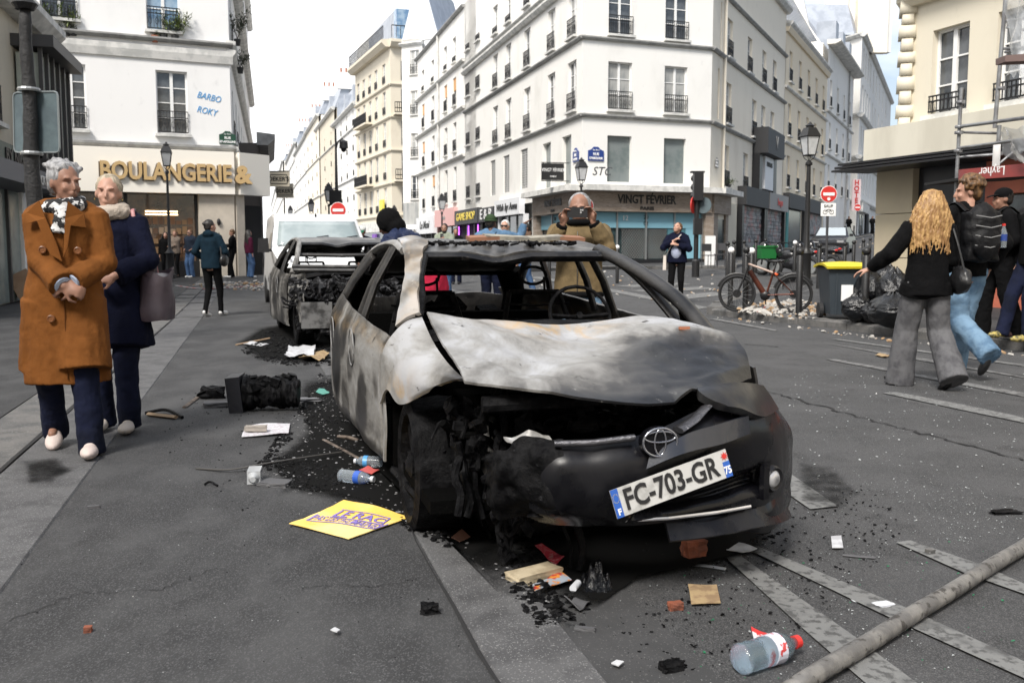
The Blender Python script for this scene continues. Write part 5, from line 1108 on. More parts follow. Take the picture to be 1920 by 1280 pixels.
# ---- second car ----
a2 = R(3.2); o2 = V((.43, 11.9, 0))
def X2(r_, s, z):
    dr, ds = (r_-.57)*1.02, (s-3.98)*1.0; rr = o2.x+dr*math.cos(a2)-ds*math.sin(a2); s2 = o2.y+dr*math.sin(a2)+ds*math.cos(a2)
    return S(s2, rr, z*1.08)
car2 = thing('burnt_car', X2(1.34, 5.1, 0), math.atan2(E2.y, E2.x)+a2, 'burnt-out car stripped of its bonnet and front, between the hatchback and the white van', 'car', 'burnt-out cars at the kerb')
make_wreck(car2, X2, 1.08, 13, .02, lambda p: .62+.5*NZ.noise(V((p.x*2, p.y*5, p.z*2)))+.1*NZ.noise(p*9))
fn2 = lambda u, v_: X2(side_r(4.4-1.0*u, .45+.38*v_)+.0, 4.4-1.0*u, .30+(.50-.03*u)*v_)
b = MB(); b.patch(crumple(fn2, .03, 4, .008, 12), 24, 16, .012, lambda u, v_: ((4.4-u-3.98)**2+(.30+.5*v_-.3)**2) > .35**2); paint(b.build('front_wing', BURN, car2, smooth=50), lambda p: .45+.35*NZ.noise(p*5))
b = MB(); b.patch(crumple(lambda u, v_: X2(.62+.13*v_, 4.42-.2*v_, .80+.02*v_-.10*u), .03, 8), 8, 6, .01); paint(b.build('cowl', BURN, car2), lambda p: .5)
for z, m_ in ((1.03, SOOT), (.90, CHARB), (.86, CHARB)):
    s = {1.03: 4.85, .90: 4.4, .86: 4.2}[z]
    b = MB(); b.sweep([X2(.62+.12*(z > 1), s, z), X2(1.3, s-.05, z-.01), X2(2.04-.12*(z > 1), s, z)], [(.04, .025)]*3, 8); paint(b.build('cross_bar', BURN, car2), lambda p: .7)
b = MB(); junk(b, X2(1.2, 3.75, .62), (1.3, .6, .3), 110, (.03, .11), 77, 40); junk(b, X2(.85, 3.45, .5), (.6, .3, .6), 90, (.02, .08), 78, 26); b.build('engine_remains', mat('ash_grey_junk', (.008, .008, .009), .5, col2=(.07, .07, .075), scale=12, lo=.52, hi=.62, spec=.1, bump=.8, bscale=40, bdist=.02), car2)
b = MB(); b.box(X2(.78, 3.3, .4), (.35, .05, .3), rot=.3); b.build('bumper_bracket', mat('scorched_grey', (.13, .13, .13), .5, col2=(.03, .03, .03), scale=9), car2)
hg = X2(.95, 6.3, 1.06); b = MB(); b.sweep([hg+V((-.09, 0, -.25)), hg+V((-.06, 0, -.16)), hg+V((-.06, 0, .05)), hg+V((.06, 0, .05)), hg+V((.06, 0, -.16)), hg+V((.17, 0, -.25))], .008, 5); b.build('headrest_frame', CHARB, car2)
# ---- white van ----
vo = S(17.3, 1.22, gz(-3.6, 17)+0.02); va = math.atan2(E2.y, E2.x)+R(2)
van = thing('white_van', vo, va, 'white delivery van parked nose-on behind the two burnt-out cars', 'van')
VW = mat('van_white', (.74, .75, .76), .3, coat=.4, col2=(.66, .67, .68), scale=2); VG = mat('van_windscreen', (.33, .38, .39), .08, col2=(.22, .27, .28), scale=1., spec=.8)
Tv = M.Translation(vo) @ M.Rotation(va, 4, 'Z')
b = None; prof = [(.10, .28), (-.02, .45), (.0, .72), (.06, .88), (.25, 1.0), (.72, 1.14), (1.38, 1.68), (1.7, 1.80), (2.3, 1.84), (4.2, 1.82), (4.35, 1.6), (4.4, .35)]
def hwv(y, z): return (.88-.10*ss(1.0, 1.8, z))*(.86+.14*ss(-.1, .6, y))
b = MB(); b.T = Tv; nn_ = len(prof)
cols_ = [-1, -.96, -.8, -.4, 0, .4, .8, .96, 1]
vs_ = [((c*hwv(y, z)), y+(.06 if abs(c) > .9 and y < 1 else 0)+.05*abs(c)**3*(y < 1.5), z-(.05 if abs(c) == 1 and z > 1.5 else 0)) for y, z in prof for c in cols_]
fs_ = [(i*9+j, i*9+j+1, (i+1)*9+j+1, (i+1)*9+j) for i in range(nn_-1) for j in range(8)]
fs_ += [tuple(i*9 for i in range(nn_)), tuple(i*9+8 for i in range(nn_))[::-1], tuple((nn_-1)*9+j for j in range(9)) + (8, 0)]
b.add(vs_, fs_); b.build('body', VW, van, smooth=30)
def vpt(c, y, z, o=.012): return (c*hwv(y, z), y+.05*abs(c)**3-o*.8, z+o)
b = MB(); b.T = Tv; b.patch(lambda u, v_: vpt(-.90+1.8*u, .80+.55*v_, 1.205+.45*v_, .02), 12, 6, .01); b.build('windscreen', VG, van, smooth=True)
b = MB(); b.T = Tv
for c in (-.3, .35): b.sweep([vpt(c, .80, 1.2, .05), vpt(c+.25, .95, 1.32, .05), vpt(c+.5, 1.0, 1.36, .04)], .01, 5)
b.build('wiper', BLACK, van)
for sx in (-1, 1):
    b = MB(); b.T = Tv; b.patch(lambda u, v_: (sx*(.56+.26*u), .03+.32*u*u+.14*v_, .76+.22*v_+.05*u), 6, 5, .02 if sx > 0 else -.02); b.build('headlight', LENS, van, smooth=True)
    b = MB(); b.T = Tv; b.box((sx*1.02, .85, 1.22), (.2, .12, .26), taper=.85); b.box((sx*.9, .88, 1.13), (.12, .06, .05)); b.build('wing_mirror', BLACK, van)
    for y in (.78, 3.55): b = MB(); b.T = Tv; b.lathe([(.18, -.11), (.30, -.10), (.31, 0), (.30, .10), (.18, .11)], c=(sx*.78, y, .31), n=20, axis='X'); b.build('wheel', TYRE, van, smooth=40)
    b = MB(); b.T = Tv; b.patch(lambda u, v_: (sx*(hwv(1.5, 1.1+.5*v_)+.006), 1.05+.95*u+.3*v_*(1-u), 1.14+.44*v_), 4, 4, .01 if sx > 0 else -.01); b.build('side_window', GLASSD, van)
b = MB(); b.T = Tv; b.box((0, -.02, .44), (1.5, .08, .14)); b.box((0, -.01, .64), (.8, .06, .10)); b.build('grille', BLACK, van); b = MB(); b.T = Tv; b.box((0, -.07, .44), (.46, .02, .1)); b.build('number_plate', NPW, van)
b = MB(); b.T = Tv; b.ell((0, 1.6, 1.79), (.02, .02, .04)); b.build('aerial_base', BLACK, van)
# ---------------- people ----------------
def remesh(mb, vox, smooth=1, disp=None):
    me = mb.mesh('tmp', []) if False else bpy.data.meshes.new('tmp'); me.from_pydata([tuple(p) for p in mb.v], [], mb.f)
    o = bpy.data.objects.new('tmp', me); COL.objects.link(o)
    m = o.modifiers.new('r', 'REMESH'); m.mode = 'VOXEL'; m.voxel_size = vox
    if smooth: q = o.modifiers.new('s', 'SMOOTH'); q.iterations = smooth; q.factor = .5
    r_ = bpy.data.meshes.new_from_object(o.evaluated_get(bpy.context.evaluated_depsgraph_get()))
    bpy.data.objects.remove(o); bpy.data.meshes.remove(me)
    if disp:
        r_.update(); ns_ = [v_.normal.copy() for v_ in r_.vertices]
        for v_, n_ in zip(r_.vertices, ns_): v_.co = v_.co+disp(v_.co, n_)
    r_.polygons.foreach_set('use_smooth', [True]*len(r_.polygons)); r_.update(); return r_
def blob(name, mb, vox, m_, parent, smooth=2, disp=None):
    me = remesh(mb, vox, smooth, disp); me.name = name; me.materials.append(m_)
    o = bpy.data.objects.new(name, me); COL.objects.link(o); o.parent = parent; return o
def ik(a, c, l1, l2, hint):
    a, c = V(a), V(c); d = c-a; L_ = d.length
    if L_ > (l1+l2)*.995: d = d*((l1+l2)*.995/L_); c = a+d; L_ = d.length
    x = (l1*l1-l2*l2+L_*L_)/(2*L_); h = math.sqrt(max(0, l1*l1-x*x)); n_ = d.normalized(); q = V(hint); q = q-n_*q.dot(n_)
    if q.length < 1e-5: q = n_.orthogonal()
    return a+n_*x+q.normalized()*h, c
def wrinkle(amp, sc, st=1., seed=0):
    o = V((seed*3.1, seed*1.7, seed))
    def f(p, n_):
        q = V((p.x*sc, p.y*sc, p.z*sc*st))+o; k = NZ.noise(q)+.5*NZ.noise(q*2.3)+.25*(1-2*abs(NZ.noise(q*3.7)))
        return n_*(amp*k)
    return f
def skin_m(name, c): return mat('skin_'+name, c, .5, col2=tuple(x*.82 for x in c), scale=14, bump=.05, bscale=60, spec=.35)
SKL = skin_m('light', (.42, .23, .165)); SKT = skin_m('tan', (.29, .155, .108)); SKP = skin_m('pale', (.47, .27, .20)); SKD = skin_m('dark', (.12, .06, .04))
EYEW = mat('eye_white', (.7, .68, .66), .25); IRIS = mat('iris', (.03, .02, .015), .2); LIP = mat('lips', (.28, .07, .06), .45)
def cloth(name, c, c2=None, b=.5, sc=60, sh=.0, rough=.9): return mat('cloth_'+name, c, rough, col2=c2 or tuple(x*.75 for x in c), scale=9, lo=.4, hi=.7, bump=b, bscale=sc, sheen=sh, spec=.14)
def denim(name, c, c2): return mat('denim_'+name, c, .85, col2=c2, scale=4.5, lo=.42, hi=.62, bump=.4, bscale=260, spec=.2)
def hairm(name, c, c2): return mat('hair_'+name, c, .5, col2=c2, scale=22, lo=.38, hi=.6, stretch=(1.6, 1.6, .35), bump=.8, bscale=60, spec=.5, bdist=.006)
def hand(b, wr, fd, pn, curl=.6, s=1., spread=.0, side=1):
    """wr wrist, fd finger direction, pn the direction the palm faces, side +1/-1 puts the thumb on one side"""
    wr = V(wr); f = V(fd).normalized(); p = V(pn); p = (p-f*p.dot(f)).normalized(); t = f.cross(p)*side
    Q = M(((t.x, p.x, f.x, wr.x), (t.y, p.y, f.y, wr.y), (t.z, p.z, f.z, wr.z), (0, 0, 0, 1)))
    T0 = b.T; b.T = T0 @ Q @ M.Scale(s, 4)
    b.ell((0, 0, .045), (.040, .015, .050), 12, 8); b.ell((.0, 0, .01), (.026, .018, .03), 10, 6); b.ell((.026, .010, .03), (.018, .016, .03), 10, 6)
    for i, (x, L_) in enumerate(((.030, .072), (.010, .080), (-.010, .074), (-.029, .058))):
        p0 = V((x, 0, .082)); a = 0; prev = p0
        for k, seg in enumerate((.45, .32, .27)):
            a += curl*(.8 if k == 0 else 1.05); d = V((x*spread*3, math.sin(a), math.cos(a))); q = prev+d*(L_*seg)
            b.cap(prev, q, .0092-.0006*k, .0088-.0007*k, 8); prev = q
    tb = V((.036, .008, .030)); t1 = tb+V((.024, .014, .026)); t2 = t1+V((.004-.01*curl, .014+.01*curl, .026)); b.cap(tb, t1, .0125, .0105, 8); b.cap(t1, t2, .0105, .0085, 8)
    b.T = T0
def person(label, loc, rz, H=1.7, vox=.012, skin=SKL, head=(0, 0, 0), hair='short', hairm_=None, top='jacket', topm=None, low='slim', lowm=None, shoem=None, solem=None,
           RW=(-.22, -.02, .84), LW=(.22, -.02, .84), Rh=(-.3, .6, 0), Lh=(.3, .6, 0), RF=(-.10, -.02, .09), LF=(.10, -.02, .09), lean=(0, 0), hands=None, build=1., coat_hem=None, flare=1., face=True,
           foot_pitch=(0, 0), foot_yaw=(.15, -.15), knee=(0, -1, 0), headsc=1., pel=(0, 0, 0), sex='f', cuff=.0, sleeve=1., group=None):
    root = thing('person', loc, rz, label, 'person', group); root.scale = (H/1.7,)*3
    B_ = build; pz = V(pel); lx, ly = lean           # lean: forward (towards -y), sideways (+x)
    def T(x, y, z):                                  # torso points, bent about the hips
        a = lx*max(0, z-.92)/.55; b_ = ly*max(0, z-.92)/.55; hgt = z-.92 if z > .92 else 0
        if z <= .92: return V((x, y, z))+pz
        return V((x+math.sin(ly)*hgt, y*math.cos(lx)-math.sin(lx)*hgt, .92+math.cos(lx)*math.cos(ly)*hgt-y*math.sin(lx)*-1*0))+pz
    sw = .150 if sex == 'f' else .172
    sh = {s: T(s*sw*B_**.5, .015, 1.385) for s in (-1, 1)}; hp = {s: V((s*.088, 0, .90))+pz for s in (-1, 1)}
    elb = {}; wri = {}
    for s, w_, h_ in ((-1, RW, Rh), (1, LW, Lh)): elb[s], wri[s] = ik(sh[s], w_, .285, .25, h_)
    kn = {}; an = {}
    for s, f_ in ((-1, RF), (1, LF)): kn[s], an[s] = ik(hp[s], f_, .415, .41, V(knee)+V((s*.06, 0, 0)))
    nk = T(0, .02, 1.43); hc = T(0, -.010, 1.562)
    HQ = M.Translation(hc) @ M.Rotation(head[0], 4, 'Z') @ M.Rotation(head[1], 4, 'X') @ M.Rotation(head[2], 4, 'Y') @ M.Scale(headsc, 4)
    b = MB()
    up = (0, 1, 0)
    b.sweep([T(0, 0, .80), T(0, 0, .86), T(0, 0, .95), T(0, 0, 1.06), T(0, -.005, 1.18), T(0, -.005, 1.30), T(0, .005, 1.385), T(0, .015, 1.44)],
            [(.10, .07), (.155*B_, .10*B_), (.15*B_, .10*B_), (.122*B_, .088*B_), (.135*B_, .10*B_), (.15*B_, .105*B_), (.135*B_, .08), (.06, .055)], 20, up=up)
    b.cap(nk, hc+V((0, .01, -.05)), .056, .052, 12)
    for s in (-1, 1):
        b.cap(sh[s], elb[s], .048, .038, 12); b.cap(elb[s], wri[s], .038, .025, 12); b.ell(sh[s], (.055, .055, .055))
        b.cap(hp[s], kn[s], .080, .055, 14); b.cap(kn[s], an[s], .053, .036, 12)
        if hands and hands.get(s): fd, pn, cu, sp = hands[s]
        else: fd, pn, cu, sp = (wri[s]-elb[s]), V((-s, 0, 0)), .45, 0
        if vox < .016: hand(b, wri[s], fd, pn, cu, 1., sp, side=s if hands and hands.get(s) else -s)
        else: d_ = V(fd).normalized(); b.cap(wri[s], wri[s]+d_*.11, .026, .022, 8)
        b.cap(an[s], an[s]+V((0, -.09, -.045)), .03, .025, 8)
    T0 = b.T; b.T = HQ
    b.ell((0, .018, .022), (.076, .094, .098), 18, 12); b.ell((0, -.028, -.028), (.056, .062, .078), 16, 10); b.ell((0, -.068, -.086), (.022, .020, .020), 10, 6); b.ell((0, -.045, -.075), (.040, .035, .030), 12, 8)
    for s in (-1, 1):
        b.ell((s*.034, -.066, -.024), (.022, .018, .022), 10, 6); b.ell((s*.077, .008, -.006), (.009, .018, .030), 8, 6); b.ell((s*.032, -.077, .032), (.026, .010, .009), 10, 6)
    b.cap((0, -.086, .018), (0, -.106, -.024), .0075, .0105, 8); b.ell((0, -.088, -.052), (.024, .012, .013), 10, 6); b.T = T0
    IQ = HQ.inverted()
    def fd_(p, n_):
        q = IQ @ p
        if abs(q.z) < .2 and q.y < -.02 and abs(q.x) < .09:
            k = 0
            for s in (-1, 1): k += math.exp(-((q.x-s*.031)/.013)**2-((q.z-.012)/.011)**2)
            m_ = math.exp(-(q.x/.02)**2-((q.z+.0535)/.0028)**2)
            return (HQ.to_3x3() @ V((0, .010*k+.004*m_, 0)))
        return V((0, 0, 0))
    bd = blob('body', b, vox, skin, root, 2, fd_ if face and vox < .016 else None)
    if face and vox < .03:
        b = MB(); b.T = HQ
        for s in (-1, 1): b.ell((s*.031, -.0745, .012), (.0140, .0110, .0080), 10, 8)
        b.build('eyes', EYEW, bd, smooth=True)
        b = MB(); b.T = HQ
        for s in (-1, 1): b.ell((s*.031+.0, -.084, .012), (.0062, .0030, .0062), 8, 6)
        b.build('irises', IRIS, bd, smooth=True)
        b = MB(); b.T = HQ; b.ell((0, -.0985, -.0475), (.022, .006, .0042), 12, 6); b.ell((0, -.0975, -.0575), (.019, .006, .0052), 12, 6); b.build('lips', LIP, bd, smooth=True)
        b = MB(); b.T = HQ
        for s in (-1, 1): b.sweep([(s*.015, -.0855, .033), (s*.03, -.0875, .0385), (s*.048, -.077, .034)], [.0036, .0044, .002], 6)
        for s in (-1, 1): b.sweep([(s*.020, -.0815, .0185), (s*.031, -.0855, .0205), (s*.044, -.0785, .016)], [.0016, .0026, .0014], 6)
        b.build('eyebrows', H_DARK if hairm_ not in (H_GREY, H_WHITE, H_BLG) else H_BROWN, bd, smooth=True)
    # hair
    if hair and hairm_:
        b = MB(); b.T = HQ; rd = random.Random(int(H*1000)+len(label)); vx = .0055 if hair == 'long' and vox < .01 else max(vox*1.0, .006); amp = .006
        if hair in ('short', 'curly', 'swept', 'bun', 'long'):
            b.ell((0, .030, .036), (.084, .094, .094), 18, 12); b.ell((0, .05, -.01), (.074, .066, .07), 14, 10)
        if hair == 'receding': b.ell((0, .042, .034), (.086, .092, .092), 18, 12); 
        if hair == 'swept':
            for k in range(60):
                a = rd.uniform(-1.35, 1.35); t = rd.uniform(0, 1); p = V((.078*math.sin(a), .03-.085*math.cos(a)*(1-t)+.06*t, .07+.055*math.cos(a)*t**.5)); d = V((rd.uniform(-.02, .03), rd.uniform(-.012, .02), rd.uniform(.004, .022)))
                b.sweep([p, p+d*.9, p+d*1.5+V((.008, .004, -.004))], [.015, .012, .004], 6)
        if hair == 'curly':
            for k in range(150):
                a = rd.uniform(0, 6.283); t = rd.uniform(-.15, 1); c = V((math.cos(a)*math.cos(t*1.5), math.sin(a)*math.cos(t*1.5), math.sin(t*1.5)))
                if c.y < -.55 and c.z < .45: continue
                p = V((c.x*.092, .03+c.y*.100, .042+c.z*.100)); b.ell(p, [rd.uniform(.012, .024)]*3, 7, 5)
        if hair == 'long':
            for k in range(230):
                a = rd.uniform(-.4, math.pi+.4); r0 = .092+rd.uniform(-.006, .014); p = [V((r0*math.cos(a)*.6, .035+r0*math.sin(a)*.6, .11)), V((r0*math.cos(a), .03+.095*math.sin(a), .03))]
                L_ = rd.uniform(.28, .44); ph = rd.uniform(0, 6)
                for q in range(1, 8):
                    z = .03-L_*q/7; sp = 1+.75*min(1, q/3.5); p.append(V((r0*math.cos(a)*sp+.010*math.sin(q*1.4+ph), .03+.095*math.sin(a)*(1+.12*min(1, q/3))+.010*math.cos(q*1.6+ph), z)))
                b.sweep([spl(p, t/18) for t in range(19)], [.010-.006*(t/18) for t in range(19)], 6)
        if hair == 'bun': b.ell((0, .12, .05), (.035, .035, .035), 10, 8)
        if hair == 'hood':
            b.ell((0, .03, .02), (.105, .125, .125), 18, 12); b.ell((0, .06, -.07), (.10, .10, .09), 14, 10)
        def hd(p, n_):
            q = IQ @ p; return n_*(.005*NZ.noise(V((q.x*70, q.y*70, q.z*22)))+.0035*NZ.noise(V((q.x*160, q.y*160, q.z*45))))
        cut = blob('hood' if hair == 'hood' else 'hair', b, vx if vox < .016 else vox*.9, hairm_, root, 1, hd)
    # trousers
    if low:
        b = MB(); wd = {'slim': (.088, .066, .048, .045), 'jeans': (.098, .082, .072, .074), 'wide': (.104, .098, .106, .120), 'relaxed': (.104, .092, .088, .092)}[low]
        b.sweep([T(0, .0, .82), T(0, .0, .88), T(0, 0, .96), T(0, 0, 1.03)], [(.12, .08), (.168*B_, .118*B_), (.162*B_, .112*B_), (.140*B_, .10*B_)], 20, up=up)
        for s in (-1, 1):
            hem = an[s]+(kn[s]-an[s]).normalized()*(-.06-cuff); mid = (kn[s]+an[s])/2
            b.sweep([hp[s]+V((0, 0, .02)), (hp[s]+kn[s])/2, kn[s], mid, hem], [(wd[0]*B_, wd[0]*1.05*B_), ((wd[0]+wd[1])/2, (wd[0]+wd[1])/2), wd[1], wd[2], wd[3]], 16, up=up); b.ell(hp[s], (wd[0]*B_, wd[0]*1.1*B_, .10))
        amp = {'slim': .004, 'jeans': .008, 'wide': .009, 'relaxed': .010}[low]
        blob('trousers', b, vox*1.1, lowm, root, 2, wrinkle(amp, 9, .55 if low == 'wide' else 1.1, len(label)) if vox < .016 else wrinkle(amp*.6, 10))
    # shoes
    for i, s in enumerate((-1, 1)):
        Q = M.Translation(an[s]) @ M.Rotation(foot_yaw[i], 4, 'Z') @ M.Rotation(foot_pitch[i], 4, 'X')
        b = MB(); b.T = Q; b.ell((0, -.115, -.048), (.050, .098, .038), 14, 8); b.ell((0, .0, -.035), (.040, .058, .045), 14, 8); b.cap((0, -.07, -.04), (0, .0, -.01), .038, .036, 10); b.cap((0, 0, -.02), (0, .0, .02), .038, .036, 10)
        so_ = blob('shoe', b, max(vox*.8, .007), shoem or BLACKM, root, 1)
        b = MB(); b.T = Q; n_ = 22; pts = []
        for k in range(n_): a = k*6.2832/n_; y = -.065+.142*math.sin(a)*-1; w_ = .051*(1-.18*ss(.0, .07, y)); pts.append(V((w_*math.cos(a), y, -.088)))
        b.prism(pts, (0, 0, .026)); b.build('sole', solem or shoem or BLACKM, so_, smooth=40)
    # top
    if top:
        b = MB(); hemz = coat_hem if coat_hem is not None else (.86 if top != 'puffer' else .88); e = .018 if top in ('shirt', 'hoodie') else .026
        if top == 'puffer': e = .045
        hz = hemz; zs_ = [hz, hz+(.95-hz)*.5, .95] if hz < .84 else [hz, .95]; pts = [T(0, 0, z) for z in zs_]
        fw = [flare, (flare*1.05+1)/2, 1.03] if len(zs_) == 3 else [flare, 1.]
        rad = [((.160*B_+e)*f_, (.112*B_+e)*f_) for f_ in fw]
        pts += [T(0, 0, 1.06), T(0, 0, 1.20), T(0, 0, 1.32), T(0, .01, 1.39), T(0, .015, 1.445)]; rad += [(.148*B_+e, .108*B_+e), (.146*B_+e, .112*B_+e), (.146*B_+e, .110*B_+e), (.120*B_+e, .085+e*.7), (.062+e*.5, .062+e*.5)]
        b.sweep(pts, rad, 24, up=up)
        for s in (-1, 1):
            ce = elb[s].lerp(wri[s], .93*sleeve) if sleeve < 1.3 else wri[s]
            b.ell(sh[s]+V((0, 0, -.008)), (.058+e*.5, .060+e*.5, .052+e*.4), 12, 8); b.sweep([T(s*.02, .018, 1.445), T(s*.085, .018, 1.425), sh[s]+V((0, 0, -.004))], [(.055, .040+e*.4), (.055, .046+e*.4), (.055, .050+e*.4)], 12, up=(0, 0, 1))
            b.sweep([sh[s], sh[s].lerp(elb[s], .5), elb[s], elb[s].lerp(ce, .5), ce], [.052+e, .050+e, .047+e, (.045+e), .036+e*(1.6 if coat_hem and hemz < .8 else .6)], 14)
            b.ell(elb[s], (.050+e,)*3, 10, 8)
        if top == 'hoodie': b.ell(T(0, .085, 1.44), (.105, .06, .065), 14, 8)
        if len(zs_) == 3:
            for s in (-1, 1):
                q_ = hp[s]; k_ = kn[s]; hh = max(.02, min(1, (q_.z-hz)/max(.05, q_.z-k_.z))); b.sweep([q_, q_.lerp(k_, hh)], [.125*B_, .135*B_], 16, up=up)
        amp = .007 if top != 'puffer' else .016
        tp = blob('coat' if coat_hem and hemz < .8 else 'jacket' if top in ('jacket', 'puffer') else 'top', b, vox*1.05, topm, root, 2, wrinkle(amp, 9 if top != 'puffer' else 16, .8, len(label)+1) if vox < .018 else wrinkle(amp*.5, 9))
    else: tp = None
    root['n'] = 0; del root['n']
    return dict(root=root, body=bd, top=tp, HQ=HQ, sh=sh, elb=elb, wri=wri, T=T, W=WM(root), an=an, kn=kn)
def addb(P_, name, b, m_, parent='top', smooth=50, **kw):    # part given in person coordinates
    par = P_[parent] or P_['root']; T0 = [p.copy() for p in b.v]; b.v = [P_['W'] @ p for p in b.v]
    return b.build(name, m_, par, smooth=smooth)
def on_ground(px, py, dz=0.): p = G(px, py, dz); return p
def facing(x, y): return math.atan2(x, -y)          # angle so that the person looks towards (x, y)
H_GREY = hairm('silver', (.34, .34, .35), (.16, .16, .165)); H_BLG = hairm('ash_blond', (.42, .36, .27), (.24, .20, .14)); H_BLOND = hairm('blond', (.46, .28, .11), (.24, .125, .045)); H_BROWN = hairm('brown', (.17, .085, .03), (.06, .03, .012)); H_DARK = hairm('dark', (.02, .016, .014), (.008, .007, .006)); H_WHITE = hairm('white', (.6, .6, .6), (.4, .4, .4))
NAVY = cloth('navy', (.004, .0055, .018)); BLACKC = cloth('black', (.0032, .0032, .0038)); CAMEL = cloth('camel_wool', (.165, .060, .014), (.125, .045, .010), .35, 160); TANJ = cloth('tan_suede', (.155, .112, .058), (.11, .08, .042), .4, 80)
BLUEW = cloth('washed_black', (.012, .012, .016)); BEIGEK = cloth('beige_knit', (.45, .39, .33), (.32, .28, .24), 1., 90); GREYW = cloth('grey_wool', (.13, .13, .137), (.075, .075, .082), .8, 140)
DJ = denim('dark', (.006, .009, .028), (.003, .005, .015)); LJ = denim('light', (.17, .27, .38), (.09, .16, .25)); MJ = denim('mid', (.07, .13, .25), (.035, .07, .15)); DENJ = denim('jacket', (.10, .18, .29), (.06, .12, .20))
CREAMSH = mat('shoe_cream', (.55, .50, .45), .7, bump=.2); WHITESH = mat('shoe_white', (.68, .67, .65), .6); PINKSH = mat('shoe_pale_pink', (.52, .44, .41), .7, bump=.2); SOLEW = mat('sole_white', (.6, .58, .55), .7); BROWNSOLE = mat('sole_dark', (.03, .028, .025), .7); BOOT = mat('black_leather', (.010, .010, .011), .4)
# -- woman in the camel coat
fl_, fr_ = G(176, 855, PV), G(92, 840, PV); c = (fl_+fr_)/2; c.z = PV
sc_ = 1.665/1.7; rz = facing(.22, -1)
def loc_in(c, rz, sc, p): return M.Rotation(-rz, 3, 'Z') @ ((p-c)/sc)
lf = loc_in(c, rz, sc_, fl_); rf_ = loc_in(c, rz, sc_, fr_)
P1 = person('older woman with short silver hair in a long camel coat walking with clasped hands', c, rz, 1.665, .0075, SKT, head=(.72, .10, 0), hair='swept', hairm_=H_GREY, topm=CAMEL, low='jeans', lowm=DJ,
   shoem=PINKSH, solem=SOLEW, RW=(.055, -.235, .985), LW=(.085, -.215, 1.0), Rh=(-.6, .35, -.5), Lh=(.6, .35, -.5), LF=(lf.x-.02, lf.y+.04, .085), RF=(rf_.x+.02, rf_.y+.09, .13), foot_pitch=(.35, 0), foot_yaw=(.1, .1), coat_hem=.42, flare=1.14, build=1.12, lean=(0, .055),
   hands={-1: ((.85, -.1, -.35), (.0, .8, -.3), .95, 0), 1: ((-.85, -.15, -.35), (0, .8, -.3), .95, 0)}, cuff=.02)
T = P1['T']; cz = -.163
def coat_front(x, z, out=.012):       # a point on the front of the coat
    w_ = .212*1.0 if z > .9 else .212*(1+.12*(.95-z)/.5); d_ = .158 if z > .9 else .158*(1+.12*(.95-z)/.5)
    if z > 1.2: w_ -= (z-1.2)*.12; d_ -= (z-1.2)*.10
    x_ = max(-.97, min(.97, x/w_)); return V((x, -d_*math.sqrt(1-x_*x_)-out, z))
CAMD = cloth('camel_dark_seam', (.10, .035, .008)); BUT = mat('horn_button', (.16, .06, .02), .35)  # darker camel tone for the front seam line
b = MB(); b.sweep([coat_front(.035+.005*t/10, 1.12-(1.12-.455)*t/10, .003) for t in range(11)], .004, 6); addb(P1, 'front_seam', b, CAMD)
for s, pts in ((-1, [(-.075, 1.455), (-.15, 1.39), (-.155, 1.33), (-.085, 1.345), (-.02, 1.16), (.04, 1.12), (.015, 1.22), (-.04, 1.36)]), (1, [(.075, 1.455), (.15, 1.39), (.16, 1.31), (.09, 1.32), (.07, 1.20), (.045, 1.14), (.05, 1.25), (.06, 1.36)])):
    b = MB(); P_ = [coat_front(x, z, .016+.012*(k in (2, 3))) for k, (x, z) in enumerate(pts)]; b.prism(P_ if s > 0 else P_[::-1], (0, -.012, 0)); addb(P1, 'lapel', b, CAMEL, smooth=False)
for x, z in ((-.065, 1.185), (.115, 1.18), (-.035, .80)):
    b = MB(); b.T = M.Translation(coat_front(x, z, .012)) @ M.Rotation(R(90), 4, 'X'); b.lathe([(.0, .004), (.013, .004), (.016, .008), (.021, .006), (.021, -.01)], n=18); addb(P1, 'button', b, BUT)
for s in (-1, 1):
    d_ = (P1['wri'][s]-P1['elb'][s]).normalized(); b = MB(); b.sweep([P1['wri'][s]-d_*.045, P1['wri'][s]-d_*.005], [.047, .050], 14); addb(P1, 'shirt_cuff', b, cloth('pale_blue', (.45, .53, .68)), 'body')
SCB = mat('scarf_black_white', (.012, .012, .014), .9, col2=(.55, .55, .55), scale=18, lo=.50, hi=.53, bump=.5, bscale=80)
def scarf(P_, m_, r_=.045, n_=1, drop=None, cz=1.45, rx=.085, ry=.08):
    b = MB(); T = P_['T']
    for k in range(2): b.sweep([T(rx*math.cos(t*.45)*(1+.12*k), ry*math.sin(t*.45)*(1+.12*k)-.002, cz-.028*k+.014*math.sin(t*.45+1+k)) for t in range(14)], r_*(.8+.15*k), 10, closed=True, cap=False)
    if drop: b.sweep([T(*p) for p in drop], [(r_, r_*.45)]*len(drop), 10)
    me = blob('scarf', b, .009, m_, P_['root'], 1, wrinkle(.007, 24, 1.5)); return me
scarf(P1, SCB, .040, drop=[(0.0, -.10, 1.44), (.01, -.15, 1.36), (.0, -.165, 1.28)])
b = MB(); b.T = P1['HQ']; b.ell((.083, .01, -.03), (.004, .006, .006), 8, 6); addb(P1, 'earring', b, CHROME, 'body')
